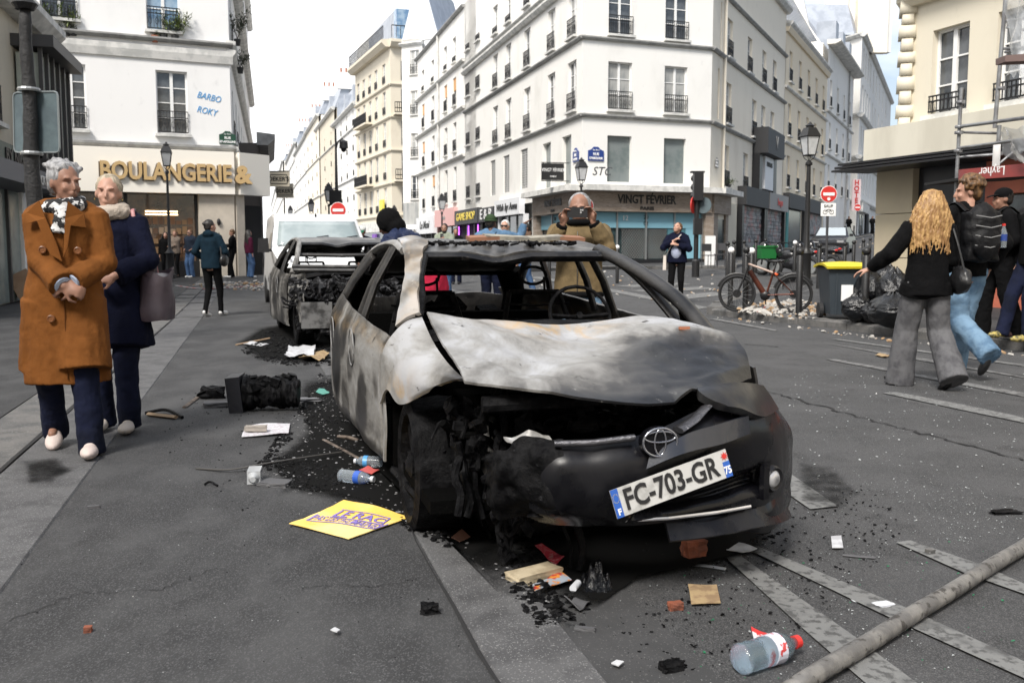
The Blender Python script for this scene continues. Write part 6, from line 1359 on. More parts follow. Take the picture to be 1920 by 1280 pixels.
# -- woman in the navy coat
c = G(222, 806, PV); c.z = PV; rz = facing(.12, -1)
P2_ = person('woman in a navy coat and thick beige scarf walking beside the camel coat', c, rz, 1.645, .0085, SKP, head=(.10, .02, .03), hair='short', hairm_=H_BLG, topm=NAVY, low='jeans', lowm=DJ, shoem=CREAMSH, solem=SOLEW,
   RW=(-.16, -.14, .93), LW=(.075, -.23, 1.03), Rh=(-.5, .5, -.3), Lh=(.8, .2, -.4), RF=(-.10, .05, .09), LF=(.09, -.05, .09), coat_hem=.565, flare=1.32, build=1.04, hands={1: ((-.9, -.2, -.15), (-.1, .7, -.3), .8, 0)}, foot_yaw=(.0, .05))
scarf(P2_, BEIGEK, .052, drop=[(-.06, -.11, 1.42), (-.07, -.155, 1.30), (-.075, -.165, 1.14)])
b = MB(); b.T = P2_['HQ']
for s in (-1, 1): b.ell((s*.084, .0, -.038), (.004, .006, .006), 8, 6)
addb(P2_, 'earring', b, mat('gold', (.6, .4, .1), .3, .9), 'body')
def bag(label, name, mk, m_, loc, rz=0, parts=None, cat='bag'):
    o = thing(name, loc, rz, label, cat); return o
b3 = thing('shoulder_bag', P2_['W'] @ V((.25, .03, .80)), rz, 'soft grey-mauve leather tote hanging from the navy-coated woman\'s shoulder', 'bag')
BAGM = mat('mauve_leather', (.065, .048, .06), .45, col2=(.09, .07, .085), scale=5, bump=.3, bscale=30)
Wb = P2_['W']; b = MB(); 
b.T = Wb; rd = random.Random(5)
def bagfn(u, v_):
    a = u*6.2832; w_, d_ = .19-.03*v_, (.075-.05*v_); return V((.27+.05*v_*0+.10*math.copysign(abs(math.cos(a))**.6, math.cos(a))*.9, .04+.17*math.copysign(abs(math.sin(a))**.7, math.sin(a))*(1-.12*v_), .74+.31*v_+.03*math.sin(a*2)*v_))
b.patch(crumple(bagfn, .018, 7), 36, 14); b.add([bagfn(k/36, 0) for k in range(36)], [tuple(range(36))[::-1]]); b.add([bagfn(k/36, 1)-V((0, 0, .03)) for k in range(36)], [tuple(range(36))])
b.build('bag_body', BAGM, b3, smooth=60)
for k, (y, m_) in enumerate(((-.09, mat('strap_pink', (.34, .15, .15), .5)), (.10, BAGM))):
    b = MB(); b.T = Wb; b.sweep([spl([V((.24, y, 1.04)), V((.20, y*.9, 1.22)), V((.155, -.02+y*.2, 1.43)), V((.15, .04+y*.2, 1.435)), V((.22, .12, 1.2)), V((.26, .12, 1.02))], t/20) for t in range(21)], [(.013, .004)]*21, 6); b.build('strap', m_, b3)
# -- man photographing with a phone
Y = 7.75; c = D(1086, 465, Y); c.z = 0
P3 = person('balding man with glasses in a tan suede jacket photographing the wreck', c, facing(-.16, -1), 1.64, .0085, SKT, head=(.0, .12, 0), hair='receding', hairm_=H_GREY, topm=TANJ, low='jeans', lowm=LJ, shoem=BOOT,
   RW=(-.105, -.29, 1.44), LW=(.135, -.29, 1.455), Rh=(-.75, .2, -1.5), Lh=(.75, .2, -1.5), hands={-1: ((.30, -.15, .95), (.5, -.9, .1), .55, .2), 1: ((-.30, -.15, .95), (-.5, -.9, .1), .55, .2)}, build=1.14, sex='m', coat_hem=None, headsc=1.1, sleeve=.92)
b = MB(); T = P3['T']; b.sweep([T(0, -.155, .87), T(0, -.165, 1.1), T(0, -.155, 1.38)], .005, 6); addb(P3, 'zip', b, CHROME)
b = MB(); b.sweep([T(.19*math.cos(t*.4488), .145*math.sin(t*.4488), .865) for t in range(14)], .028, 8, closed=True, cap=False); addb(P3, 'waistband', b, BLACKC)
b = MB(); b.sweep([T(.088*math.cos(t*.4488), .078*math.sin(t*.4488)-.01, 1.455) for t in range(14)], .026, 8, closed=True, cap=False); addb(P3, 'collar', b, BLACKC)
for s in (-1, 1):
    d_ = (P3['wri'][s]-P3['elb'][s]).normalized(); b = MB(); b.sweep([P3['wri'][s]-d_*.075, P3['wri'][s]-d_*.012], [.050, .046], 12); addb(P3, 'knit_cuff', b, BLACKC)
b = MB(); b.T = P3['HQ']
for s in (-1, 1): b.sweep([(s*.031+.024*math.cos(t*.449), -.096, .010+.016*math.sin(t*.449)) for t in range(14)], .0018, 5, closed=True, cap=False); b.sweep([(s*.056, -.095, .014), (s*.078, -.03, .016), (s*.080, .02, .012)], .0018, 5)
b.sweep([(-.008, -.097, .014), (.008, -.097, .014)], .0018, 5); addb(P3, 'glasses', b, IRON, 'body')
def phone(P_, label, p, size=(.155, .010, .078), rz=0, tilt=0):
    q = P_['W'] @ V(p); o = thing('phone', q, P_['root'].rotation_euler.z+rz, label, 'phone'); b = MB(); b.T = WM(o); b.box((0, 0, 0), size, rx=tilt); b.build('case', BLACK, o)
    b = MB(); b.T = WM(o); 
    for k in range(3): b.lathe([(0, -size[1]/2-.004), (.007, -size[1]/2-.004), (.008, -size[1]/2)], c=(size[0]*.30+.014*(k % 2)-.02, 0, size[2]*.22-.018*(k//2)), n=10, axis='Y')
    b.build('camera_lens', LENS, o); return o
phone(P3, 'black phone held sideways by the man in the tan jacket', (.015, -.345, 1.525))
b = MB(); b.T = P3['W']
# -- blond woman seen from behind
c = G(1729, 726); c.z = 0; rz = facing(.02, 1)
P4 = person('woman with long wavy blond hair and grey wide trousers crossing the road', c, rz, 1.70, .0085, SKP, head=(.2, 0, 0), hair='long', headsc=1.04, hairm_=H_BLOND, topm=BLACKC, low='wide', lowm=GREYW, shoem=BOOT,
   RW=(-.20, -.22, .98), LW=(.43, -.16, 1.02), Rh=(-.3, .8, -.5), Lh=(.4, .8, -.6), RF=(-.16, .20, .16), LF=(.13, -.16, .09), foot_pitch=(.75, 0), foot_yaw=(.5, .3), hands={1: ((.75, -.5, -.25), (-.2, 0, -1), .35, .1)}, build=.95, cuff=.03, coat_hem=.80, flare=1.12)
o = thing('handbag', P4['W'] @ V((-.21, .12, .95)), rz, 'small black slouchy handbag behind the blond woman\'s hip', 'bag'); b = MB(); b.T = P4['W']
b.ell((-.235, .12, .93), (.07, .15, .12), 14, 10); blob('bag_body', (lambda q: (setattr(q, 'v', [WI(o) @ p for p in q.v]), q)[1])(b), .014, BOOT, o, 1, wrinkle(.012, 14))
b = MB(); b.T = P4['W']; b.sweep([spl([V((-.22, .02, 1.0)), V((-.20, .02, 1.2)), V((-.16, .03, 1.44)), V((-.19, .13, 1.25)), V((-.23, .2, 1.0))], t/14) for t in range(15)], .009, 6); b.build('strap', BOOT, o)
# -- curly-haired man
c = G(1800, 706); c.z = 0; rz = facing(-.1, 1)
P5 = person('tall young man with curly brown hair and light jeans stepping over the road', c, rz, 1.86, .009, SKL, head=(1.2, .10, 0), hair='curly', headsc=1.02, hairm_=H_BROWN, topm=BLACKC, low='relaxed', lowm=LJ, shoem=BOOT, solem=BROWNSOLE,
   RW=(-.20, .02, .92), LW=(.22, -.10, .95), RF=(-.05, -.16, .09), LF=(-.02, .32, .26), foot_pitch=(0, 1.15), foot_yaw=(.3, .7), sex='m', build=1.02, cuff=.02)
def backpack(P_, label, m_, w_=.15, h=.25, d_=.10, z=1.22, side=0.):
    q = P_['W'] @ V((0, .2, z-.2)); o = thing('backpack', q, P_['root'].rotation_euler.z, label, 'backpack'); b = MB(); b.T = WI(o) @ P_['W']
    yy = .12+d_; b.ell((side, yy, z), (w_*1.05, d_*1.05, h), 18, 12); b.box((side, yy-.02, z-.03), (w_*1.8, d_*1.4, h*1.6)); b.ell((side, yy+d_*.75, z-.08), (w_*.8, .05, h*.55), 14, 10)
    blob('pack_body', b, .013, m_, o, 2, wrinkle(.008, 14))
    for s in (-1, 1):
        b = MB(); b.T = P_['W']; b.sweep([spl([V((s*.09, .15, 1.40)), V((s*.12, .02, 1.475)), V((s*.125, -.125, 1.36)), V((s*.14, -.15, 1.2)), V((s*.19, -.02, 1.06)), V((s*.15, .12, 1.03))], t/18) for t in range(19)], [(.028, .009)]*19, 8); b.build('strap', m_, o, smooth=50)
    b = MB(); b.T = P_['W']
    for k in range(4): b.sweep([V((side-.11+.0*k, yy+d_*.95, z+.14-.08*k)), V((side, yy+d_*1.32, z+.12-.08*k)), V((side+.11, yy+d_*.95, z+.14-.08*k))], .004, 5)
    b.build('cord', mat('grey_cord', (.22, .22, .22), .7), o); return o
PACK = mat('pack_nylon', (.005, .005, .006), .5, bump=.5, bscale=90, spec=.2)
backpack(P5, 'black backpack on the curly-haired man with a drink bottle in its side pocket', PACK)
bt = thing('drink_bottle', P5['W'] @ V((-.19, .22, 1.10)), 0, 'small plastic drink bottle with red cap in the backpack side pocket', 'bottle')
PET = mat('pet_plastic', (.55, .62, .68), .12, trans=.75, alpha=.9); 
b = MB(); b.T = WM(bt); b.lathe([(.0, 0), (.03, 0), (.032, .05), (.028, .09), (.032, .13), (.014, .18), (.014, .2)], n=14); b.build('bottle', PET, bt, smooth=40); b = MB(); b.T = WM(bt); b.lathe([(.016, .195), (.016, .215)], n=12); b.build('cap', REDS, bt)
b = MB(); b.T = WM(bt); b.lathe([(.0325, .06), (.0325, .12)], n=14); b.build('label_band', NAVYS, bt)
# -- man in the black cap on the pavement
c = G(1868, 634, .12); rz = facing(-.9, .15)
P6 = person('man in a black cap and dark clothes with backpack standing on the right pavement', c, rz, 1.80, .011, SKT, head=(.1, .1, 0), hair='short', hairm_=H_DARK, topm=BLACKC, low='relaxed', lowm=BLACKC, shoem=mat('shoe_mottled', (.08, .04, .035), .6), solem=BROWNSOLE,
   RW=(-.2, -.12, .95), LW=(.2, -.12, .95), RF=(-.12, -.12, .09), LF=(.1, .2, .09), sex='m', build=1.1)
b = MB(); b.T = P6['HQ']; b.ell((0, .02, .055), (.088, .102, .078), 16, 10); b.sweep([V((0, -.06, .055)), V((0, -.12, .05)), V((0, -.155, .038))], [(.07, .012), (.065, .008), (.045, .005)], 10, up=(0, 0, 1)); addb(P6, 'cap', b, BLACKC, 'root')
backpack(P6, 'large black backpack worn by the man in the black cap', mat('pack_dull', (.006, .006, .007), .6, bump=.4, bscale=50, spec=.2), .17, .27, .12)
c = G(1930, 640, .12)
person('person in dark blue jeans and yellow patterned shoes cut by the right edge', c, facing(-1, -.2), 1.75, .014, SKL, hair='short', hairm_=H_DARK, topm=BLACKC, low='jeans', lowm=DJ, shoem=mat('shoe_yellow', (.42, .34, .10), .6, col2=(.05, .05, .03), scale=30), RF=(-.1, -.28, .09), LF=(.1, -.1, .09), sex='m')
# -- woman across the road
c = G(1268, 571); 
P8 = person('woman in navy cardigan and black leggings across the road looking up', c, facing(-.35, -1), 1.66, .012, SKP, head=(-.35, -.38, 0), hair='bun', hairm_=H_BROWN, topm=NAVY, low='slim', lowm=BLACKC, shoem=WHITESH, solem=SOLEW,
   RW=(-.05, -.20, 1.30), LW=(.04, -.21, 1.22), Rh=(-.9, .1, -.7), Lh=(.9, .1, -.7), build=1.08, coat_hem=.86, flare=1.06)
b = MB(); T = P8['T']; b.ell(T(.0, -.085, 1.08), (.11, .10, .17), 16, 10); addb(P8, 'pale_top', b, cloth('pale_lilac', (.38, .42, .55)))
o = thing('cream_bag', P8['W'] @ V((-.23, -.02, .80)), 0, 'cream cross-body bag at the navy-cardigan woman\'s side', 'bag'); b = MB(); b.T = P8['W']; b.box((-.235, -.02, .86), (.07, .2, .30), taper=.8); b.build('bag_body', CREAMSH, o); b = MB(); b.T = P8['W']; b.sweep([V((-.22, -.05, 1.0)), V((-.1, -.165, 1.2)), V((.1, -.13, 1.43))], .012, 6); b.build('strap', CREAMSH, o)
# -- woman walking away on the pavement
c = G(399, 593, PV)
P9 = person('woman walking away in a dark teal hoodie, black leggings and white trainers', c, facing(.25, 1), 1.66, .012, SKL, head=(-.5, 0, 0), hair='bun', hairm_=H_DARK, top='hoodie', topm=cloth('teal_navy', (.006, .018, .030)), low='slim', lowm=BLACKC, shoem=WHITESH, solem=SOLEW,
   RW=(-.17, -.22, 1.05), LW=(.2, -.12, 1.0), Rh=(-.6, .6, -.4), RF=(-.07, -.16, .09), LF=(.07, .12, .11), foot_pitch=(0, .3), foot_yaw=(0, 0), coat_hem=.84, build=1.05)
o = thing('black_shoulder_bag', P9['W'] @ V((-.26, 0, .9)), 0, 'black shoulder bag on the woman walking away', 'bag'); b = MB(); b.T = P9['W']; b.ell((-.27, .03, .98), (.06, .12, .11), 12, 8); b.build('bag_body', BOOT, o, smooth=True); b = MB(); b.T = P9['W']; b.sweep([V((-.26, -.05, 1.05)), V((-.17, .0, 1.45)), V((-.26, .1, 1.05))], .012, 6); b.build('strap', BOOT, o)
# -- people by the bakery
def stander(label, px, py, H, face_, topm, lowm, hairm_, hair='short', low='jeans', shoe=WHITESH, top='jacket', dz=PV, vox=.02, sex='m', **kw):
    c = D(px, 465, 32.3); c.z = gz(c.x, c.y)+dz
    return person(label, c, facing(*face_), H*.94, vox, kw.pop('skin', SKL), hair=hair, hairm_=hairm_, top=top, topm=topm, low=low, lowm=lowm, shoem=shoe, sex=sex, **kw)
PA = stander('man all in black looking at his phone outside the bakery', 436, 517, 1.74, (-1, -.3), BLACKC, BLACKC, H_BROWN, RW=(-.08, -.3, 1.12), LW=(.08, -.3, 1.12), head=(0, .35, 0), RF=(-.1, -.12, .09))
stander('person in a maroon top and blue jeans with dark hair by the bakery door', 467, 518, 1.72, (.7, .6), cloth('maroon', (.07, .010, .03)), MJ, H_DARK, 'long', sex='f')
PC = stander('man in a dark puffer jacket and sunglasses with hands in pockets', 357, 518, 1.74, (-.5, -1), cloth('slate_puffer', (.02, .028, .045)), MJ, H_BROWN, top='puffer', RW=(-.16, -.10, 1.0), LW=(.16, -.10, 1.0))
stander('woman in a beige jumper with folded arms by the bakery window', 329, 516, 1.70, (-.2, -1), cloth('taupe', (.20, .16, .13)), BLACKC, H_BROWN, 'bun', 'slim', BOOT, sex='f', RW=(.08, -.18, 1.15), LW=(-.08, -.2, 1.12))
stander('woman in black half hidden behind the beige-jumper woman', 311, 514, 1.64, (.2, -1), BLACKC, BLACKC, H_DARK, 'long', 'slim', BOOT, sex='f')
b = MB(); b.T = PC['HQ']; b.box((0, -.09, .012), (.12, .01, .028)); addb(PC, 'sunglasses', b, BLACK, 'body')
# -- people behind the wrecks
c = D(679, 465, 19.5); c.z = gz(c.x, c.y)
PD = person('man in a white and green cap leaning by the white van', c, facing(-.2, -1), 1.62, .015, SKT, head=(.1, .3, 0), hair='short', hairm_=H_DARK, topm=NAVY, low='jeans', lowm=DJ, shoem=BOOT, sex='m', RW=(-.10, -.35, 1.02), LW=(.16, -.34, 1.02))
b = MB(); b.T = PD['HQ']; b.ell((0, .015, .055), (.09, .105, .075), 16, 10); addb(PD, 'cap', b, cloth('cap_white', (.6, .62, .6)), 'root'); b = MB(); b.T = PD['HQ']; b.sweep([V((0, -.07, .045)), V((0, -.12, .038)), V((0, -.16, .02))], [(.075, .012), (.07, .008), (.05, .005)], 10, up=(0, 0, 1)); addb(PD, 'cap_peak', b, cloth('cap_green', (.02, .16, .09)), 'root')
c = D(806, 465, 9.4); c.z = 0
PE = person('person in a black hood and navy puffer bending over behind the hatchback', c, facing(-1, .28), 1.74, .012, SKD, head=(0, .55, 0), hair='hood', hairm_=BLACKC, top='puffer', topm=cloth('navy_nylon', (.016, .024, .06), rough=.45), low='jeans', lowm=BLACKC, shoem=BOOT, sex='m', lean=(.72, 0), RW=(-.12, -.62, .98), LW=(.12, -.62, 1.0), face=False, coat_hem=.9)
b = MB(); b.sweep([V((0, 0, .74)), V((0, 0, .80)), V((0, -.01, .93))], [(.235, .17), (.235, .17), (.21, .15)], 20, up=(0, 1, 0)); blob('shirt_hem', b, .014, cloth('crimson', (.42, .018, .05)), PE['root'], 1, wrinkle(.01, 9))
c = G(834, 549); PF = person('bearded man in a pale green jacket filming with his phone', c, facing(-.1, -1), 1.72, .015, SKT, hair='short', hairm_=H_DARK, topm=cloth('sage', (.25, .28, .22)), low='jeans', lowm=MJ, shoem=BOOT, sex='m', RW=(-.05, -.3, 1.28), LW=(.06, -.3, 1.26), head=(0, .1, 0))
b = MB(); b.T = PF['HQ']; b.ell((0, -.05, -.07), (.05, .045, .045), 12, 8); addb(PF, 'beard', b, H_DARK, 'body'); phone(PF, 'dark phone held up by the bearded man in pale green', (0, -.36, 1.36), (.08, .012, .15))
c = D(921, 465, 15.6); c.z = gz(c.x, c.y)
PG = person('man in a denim jacket and olive hat pointing to the right', c, facing(.2, 1), 1.74, .013, SKD, head=(-.4, 0, 0), hair='short', hairm_=H_DARK, topm=DENJ, low='jeans', lowm=DJ, shoem=BOOT, sex='m', RW=(-.5, -.18, 1.56), Rh=(0, .2, -1), LW=(.2, -.05, .9), build=1.15, hands={-1: ((-.75, -.25, .5), (.2, .2, -.9), .12, .3)})
b = MB(); b.T = PG['HQ']; b.ell((0, .02, .06), (.09, .105, .085), 16, 10); b.sweep([V((0, .02, .035)), V((0, .02, .05))], [(.11, .125), (.10, .11)], 18, up=(0, 1, 0)); addb(PG, 'hat', b, cloth('olive', (.035, .06, .03)), 'root')
b = MB(); b.T = PG['W']; b.sweep([V((-.12, .15, 1.42)), V((.05, .16, 1.2)), V((.2, .12, 1.0))], [(.03, .006)]*3, 6); b.build('strap', NAVY, PG['root'])
c = D(947, 465, 17.6); c.z = gz(c.x, c.y)
PH = person('white-haired man in sunglasses and a cream jacket beside the denim jacket', c, facing(-.2, -1), 1.70, .015, SKP, hair='short', hairm_=H_WHITE, topm=cloth('cream', (.55, .47, .38)), low='jeans', lowm=DJ, shoem=BOOT, sex='m')
b = MB(); b.T = PH['HQ']; b.box((0, -.09, .012), (.125, .012, .032)); addb(PH, 'sunglasses', b, BLACK, 'body')
c = G(986, 552); person('boy in a brown hooded top and purple shoes walking left in the road', c, facing(-.9, -.3), 1.68, .016, SKT, hair='short', hairm_=H_DARK, top='hoodie', topm=cloth('brown', (.11, .07, .05)), low='jeans', lowm=MJ, shoem=mat('shoe_purple', (.10, .02, .12), .6), sex='m', RF=(-.08, -.14, .09), LF=(.08, .16, .1))
c = D(762, 465, 30); c.z = gz(c.x, c.y); person('distant dark-haired passer-by beyond the bent-over person', c, facing(0, -1), 1.66, .025, SKT, hair='short', hairm_=H_DARK, topm=BLACKC, low='jeans', lowm=DJ, shoem=BOOT)
c = D(855, 465, 28); c.z = gz(c.x, c.y); person('passer-by in a dark coat between the filming man and the denim jacket', c, facing(0, -1), 1.64, .025, SKT, hair='short', hairm_=H_DARK, topm=BLACKC, low='jeans', lowm=DJ, shoem=BOOT)
for px, Y, lb_ in ((1590, 86, 'police officer in black standing up the side street'), (1634, 92, 'distant figure in dark clothes near the top of the side street')):
    c = D(px, 465, Y); c.z = gz(c.x, c.y)+.1; person(lb_, c, facing(0, -1), 1.76, .045, SKT, hair='short', hairm_=H_DARK, topm=BLACKC, low='relaxed', lowm=BLACKC, shoem=BOOT, sex='m', RW=(-.12, -.2, 1.2), LW=(.12, -.2, 1.2), face=False)
# ---------------- street furniture ----------------
IRONP = mat('lamp_black_paint', (.012, .012, .013), .45, bump=.3, bscale=40); LAMPG = mat('lamp_glass', (.55, .56, .57), .3, alpha=1, col2=(.42, .43, .44), scale=3)
def lamp(label, px, Y, top_py, pole_r=.05, s=1.0):
    c = D(px, 465, Y); z0 = gz(c.x, c.y)+.1; zt = D(px, top_py, Y).z; Hh = zt-z0; o = thing('street_lamp', (c.x, c.y, z0), .3, label, 'street lamp', 'street lamps with four-sided lanterns')
    h0 = Hh-1.0*s; b = MB(); b.T = WM(o)
    b.lathe([(.17, 0), (.17, .12), (.13, .16), (.12, .75), (.15, .8), (.10, .86), (pole_r*1.25, .95), (pole_r*1.1, h0*.6), (pole_r*.85, h0-.12), (pole_r*1.5, h0-.10), (pole_r*1.5, h0-.05), (pole_r*.7, h0)], n=16); b.build('pole', IRONP, o, smooth=40)
    b = MB(); b.T = WM(o)
    for k in range(4):
        a = k*math.pi/2+math.pi/4; b.sweep([V((.03*math.cos(a), .03*math.sin(a), h0)), V((.12*math.cos(a)*s, .12*math.sin(a)*s, h0+.06)), V((.155*math.cos(a)*s, .155*math.sin(a)*s, h0+.14*s))], .010, 5)
        b.sweep([V((.155*math.cos(a)*s, .155*math.sin(a)*s, h0+.14*s)), V((.25*math.cos(a)*s, .25*math.sin(a)*s, h0+.62*s))], .013, 5)
    for r_, z in ((.155, .14), (.25, .62)): b.sweep([V((r_*s*math.cos(k*math.pi/2+.785), r_*s*math.sin(k*math.pi/2+.785), h0+z*s)) for k in range(4)], .016, 5, closed=True, cap=False)
    lf_ = b.build('lantern_frame', IRONP, o)
    b = MB(); b.T = WM(o); q = lambda r_, z: [V((r_*s*math.cos(k*math.pi/2+.785), r_*s*math.sin(k*math.pi/2+.785), h0+z*s)) for k in range(4)]
    b.add(q(.152, .142)+q(.246, .618), [(0, 1, 5, 4), (1, 2, 6, 5), (2, 3, 7, 6), (3, 0, 4, 7)]); b.build('glass', LAMPG, lf_)
    b = MB(); b.T = WM(o); b.add(q(.29, .62)+q(.16, .84), [(3, 2, 1, 0), (0, 1, 5, 4), (1, 2, 6, 5), (2, 3, 7, 6), (3, 0, 4, 7), (4, 5, 6, 7)]); b.lathe([(.10*s, .84*s), (.10*s, .88*s), (.13*s, .89*s), (.05*s, .94*s), (.03*s, .98*s), (.0, 1.0*s)], c=(0, 0, h0), n=12); b.build('lantern_roof', IRONP, lf_, smooth=30)
    return o
lamp('street lamp in front of the bakery sign', 318, 30, 266, .04, .85)
lamp('tall street lamp beside the bicycle on the right corner pavement', 1512, 24, 228, .058, .95)
lamp('street lamp in front of the corner shop, partly behind the photographing man', 1089, 34, 295, .045, .92)
lamp('street lamp before the pink shop front', 829, 52, 362, .045)
lamp('nearest street lamp on the left of the far street, by the camera mast', 618, 45, 342, .045)
lamp('street lamp left of the camera mast', 585, 62, 371, .05)
lamp('street lamp beneath the hanging signs, farther down the street', 546, 78, 385, .055)
lamp('street lamp in front of the stone apartment building shop', 740, 72, 384, .05)
# wrapped lamp post at the left edge carrying the back of a road sign
c = D(68, 465, 11.); o = thing('street_lamp', (c.x, c.y, 0), 0, 'near dark lamp post at the left edge carrying the grey back of a road sign', 'street lamp')
b = MB(); pts = [V((c.x+.008*math.sin(z*5), c.y, z)) for z in [i*.12 for i in range(33)]]; b.sweep(pts, [.11-.012*i/8+.005*math.sin(i*2.1) for i in range(33)], 12); b.build('pole', mat('wrapped_pole', (.010, .010, .011), .6, bump=.9, bscale=20, bdist=.02), o, smooth=True)
zz = 3.84; b = MB(); b.lathe([(.10, 0), (.14, .06), (.10, .1), (.06, .14), (.05, .3)], c=(c.x, c.y, zz), n=14)
for k in range(4): a = k*math.pi/2+.785; b.sweep([V((c.x, c.y, zz+.12)), V((c.x+.16*math.cos(a), c.y+.16*math.sin(a), zz+.2)), V((c.x+.2*math.cos(a), c.y+.2*math.sin(a), zz+.36)), V((c.x+.3*math.cos(a), c.y+.3*math.sin(a), zz+.8))], .016, 6)
b.sweep([V((c.x+.2*math.cos(k*1.5708+.785), c.y+.2*math.sin(k*1.5708+.785), zz+.36)) for k in range(4)], .02, 6, closed=True, cap=False); b.build('lantern_frame', IRONP, o)
ALU = mat('sign_back_grey', (.12, .16, .175), .5, .3, col2=(.09, .12, .135), scale=4, bump=.1); P_ = [D(27, 286, 11.15), D(112, 286, 11.0), D(108, 172, 11.0), D(25, 174, 11.15)]
b = MB(); ctr = sum(P_, V((0, 0, 0)))/4; pts = []
for i in range(4):
    a, q, n_ = P_[i], P_[(i-1) % 4], P_[(i+1) % 4]; pts += [a+(q-a).normalized()*.05, a+((q-a).normalized()+(n_-a).normalized())*.012, a+(n_-a).normalized()*.05]
b.prism(pts, (0, .03, 0)); sb = b.build('sign_back', ALU, o)
b = MB(); b.sweep(pts, .012, 6, closed=True, cap=False); b.build('sign_rim', mat('sign_rim_grey', (.25, .28, .29), .4, .5), sb)
for py in (167, 287): q = D(67, py, 10.95); b = MB(); b.lathe([(.115, -.02), (.122, 0), (.115, .02)], c=(c.x, c.y, q.z), n=14); b.build('clamp', MULL, o)
# no-entry signs
def noentry(label, px, py, Y, r_, sauf=True, post=True, num=False, base=True):
    q = D(px, py, Y); z0 = gz(q.x, q.y); o = thing('road_sign', (q.x, q.y, z0), 0, label, 'road sign', 'round red no-entry signs')
    b = MB(); b.lathe([(0, 0), (r_*1.07, 0), (r_*1.07, .03), (0, .03)], c=q, n=32, axis='Y'); p_ = b.build('plate', WHT, o)
    b = MB(); b.lathe([(0, -.008), (r_, -.008), (r_, 0)], c=q, n=32, axis='Y'); b.build('disc', REDS, p_); b = MB(); b.box(q+V((0, -.014, 0)), (r_*1.45, .008, r_*.38)); b.build('bar', WHT, p_)
    if sauf:
        s_ = r_*1.0; c2 = q+V((0, 0, -r_*1.07-s_*.88)); b = MB(); b.box(c2, (s_*1.9, .02, s_*1.65)); p2 = b.build('lower_plate', WHT, o); b = MB(); b.box(c2+V((0, -.012, 0)), (s_*1.9, .004, s_*1.65))
        text(p2, 'SAUF', s_*.5, frame(c2+V((0, -.014, s_*.42)), (1, 0, 0)), INK, ext=.002, bold=.003); b = MB()
        for sx in (-1, 1): b.sweep([c2+V((sx*s_*.42+s_*.26*math.cos(t*.5236), -.016, -s_*.32+s_*.26*math.sin(t*.5236))) for t in range(12)], s_*.03, 4, closed=True, cap=False)
        b.sweep([c2+V((x*s_, -.016, z*s_)) for x, z in ((-.42, -.32), (-.2, .0), (.25, .0), (.42, -.32))], s_*.03, 4); b.sweep([c2+V((x*s_, -.016, z*s_)) for x, z in ((-.2, .0), (0, -.3), (.25, .0))], s_*.03, 4); b.build('bicycle_symbol', INK, p2)
    if num: b = MB(); b.lathe([(0, -.02), (r_*.2, -.02), (r_*.2, -.014)], c=q+V((0, 0, -r_*.62)), n=14, axis='Y'); b.build('sticker', WHT, p_)
    b = MB(); b.cyl(V((q.x, q.y+.05, z0)), V((q.x, q.y+.05, q.z+r_*.6)), .04, n=10); b.build('post', mat('post_grey', (.06, .06, .065), .5, .3), o)
    return o
noentry('no-entry sign with a bicycle exemption plate right above the white van', 634, 394, 34, .26)
noentry('no-entry sign behind the photographing man', 1098, 386, 35, .27, False)
noentry('no-entry sign over a SAUF bicycle plate beside the tall lamp on the side street', 1554, 364, 29, .235, True, num=True)
noentry('small distant no-entry sign right of the camera mast', 661, 422, 80, .27, False)
noentry('farthest tiny no-entry sign up the side street', 1608, 389, 82, .28, False)
# camera mast
q = D(633, 465, 41); o = thing('camera_mast', (q.x, q.y, gz(q.x, q.y)), 0, 'tall dark mast with a curved arm and hanging surveillance camera over the street', 'mast'); zt = D(0, 242, 41).z; b = MB()
b.sweep([V((q.x, q.y, .3)), V((q.x, q.y, 3.6)), V((q.x, q.y, zt))], [.085, .07, .035], 10); b.build('pole', IRONP, o, smooth=True)
b = MB(); b.sweep([V((q.x, q.y, zt-.9)), V((q.x+.08, q.y, zt-.55)), V((q.x+.28, q.y, zt-.4)), V((q.x+.32, q.y, zt-.55))], .03, 8); b.build('arm', IRONP, o)
b = MB(); b.lathe([(.05, 0), (.17, -.08), (.19, -.35), (.12, -.37), (.09, -.47), (0, -.52)], c=(q.x+.33, q.y, zt-.45), n=14); b.build('camera', BLACK, o, smooth=40); b = MB(); b.box(D(629, 371, 40.8), (.48, .25, .62)); b.build('signal_box', BLACKM, o)
# traffic light seen from behind
q = D(1305, 465, 30); zt = D(0, 324, 30).z; o = thing('traffic_light', (q.x, q.y, gz(q.x, q.y)+.1), 0, 'dark traffic light seen from behind on a pole left of the terrace chairs', 'traffic light')
b = MB(); b.cyl((q.x, q.y, gz(q.x, q.y)), (q.x, q.y, zt-.1), .075, n=12); b.build('pole', IRONP, o, smooth=40)
b = MB(); b.box((q.x+.02, q.y-.05, zt-.42), (.30, .28, .86), taper=.95); b.build('housing', BLACK, o)
for k in range(3): b = MB(); b.sweep([V((q.x, q.y+.08, zt-.12-.27*k)), V((q.x-.02, q.y+.36, zt-.15-.27*k))], [.11, .12], 10); b.build('visor', BLACK, o)
b = MB(); b.box((q.x, q.y, zt+.02), (.42, .22, .05)); b.build('top_plate', BLACK, o)
for dx, m_, nm in ((-.10, REDS, 'round_sign'), (.20, ALU, 'round_sign')): b = MB(); b.lathe([(0, 0), (.25, 0), (.25, .03), (0, .03)], c=(0, 0, 0), n=24, axis='Y'); b.v = [M.Rotation(R(62 if dx < 0 else -30), 3, 'Z') @ p+V((q.x+dx, q.y-.02, D(0, 385, 30).z)) for p in b.v]; b.build(nm, m_, o)
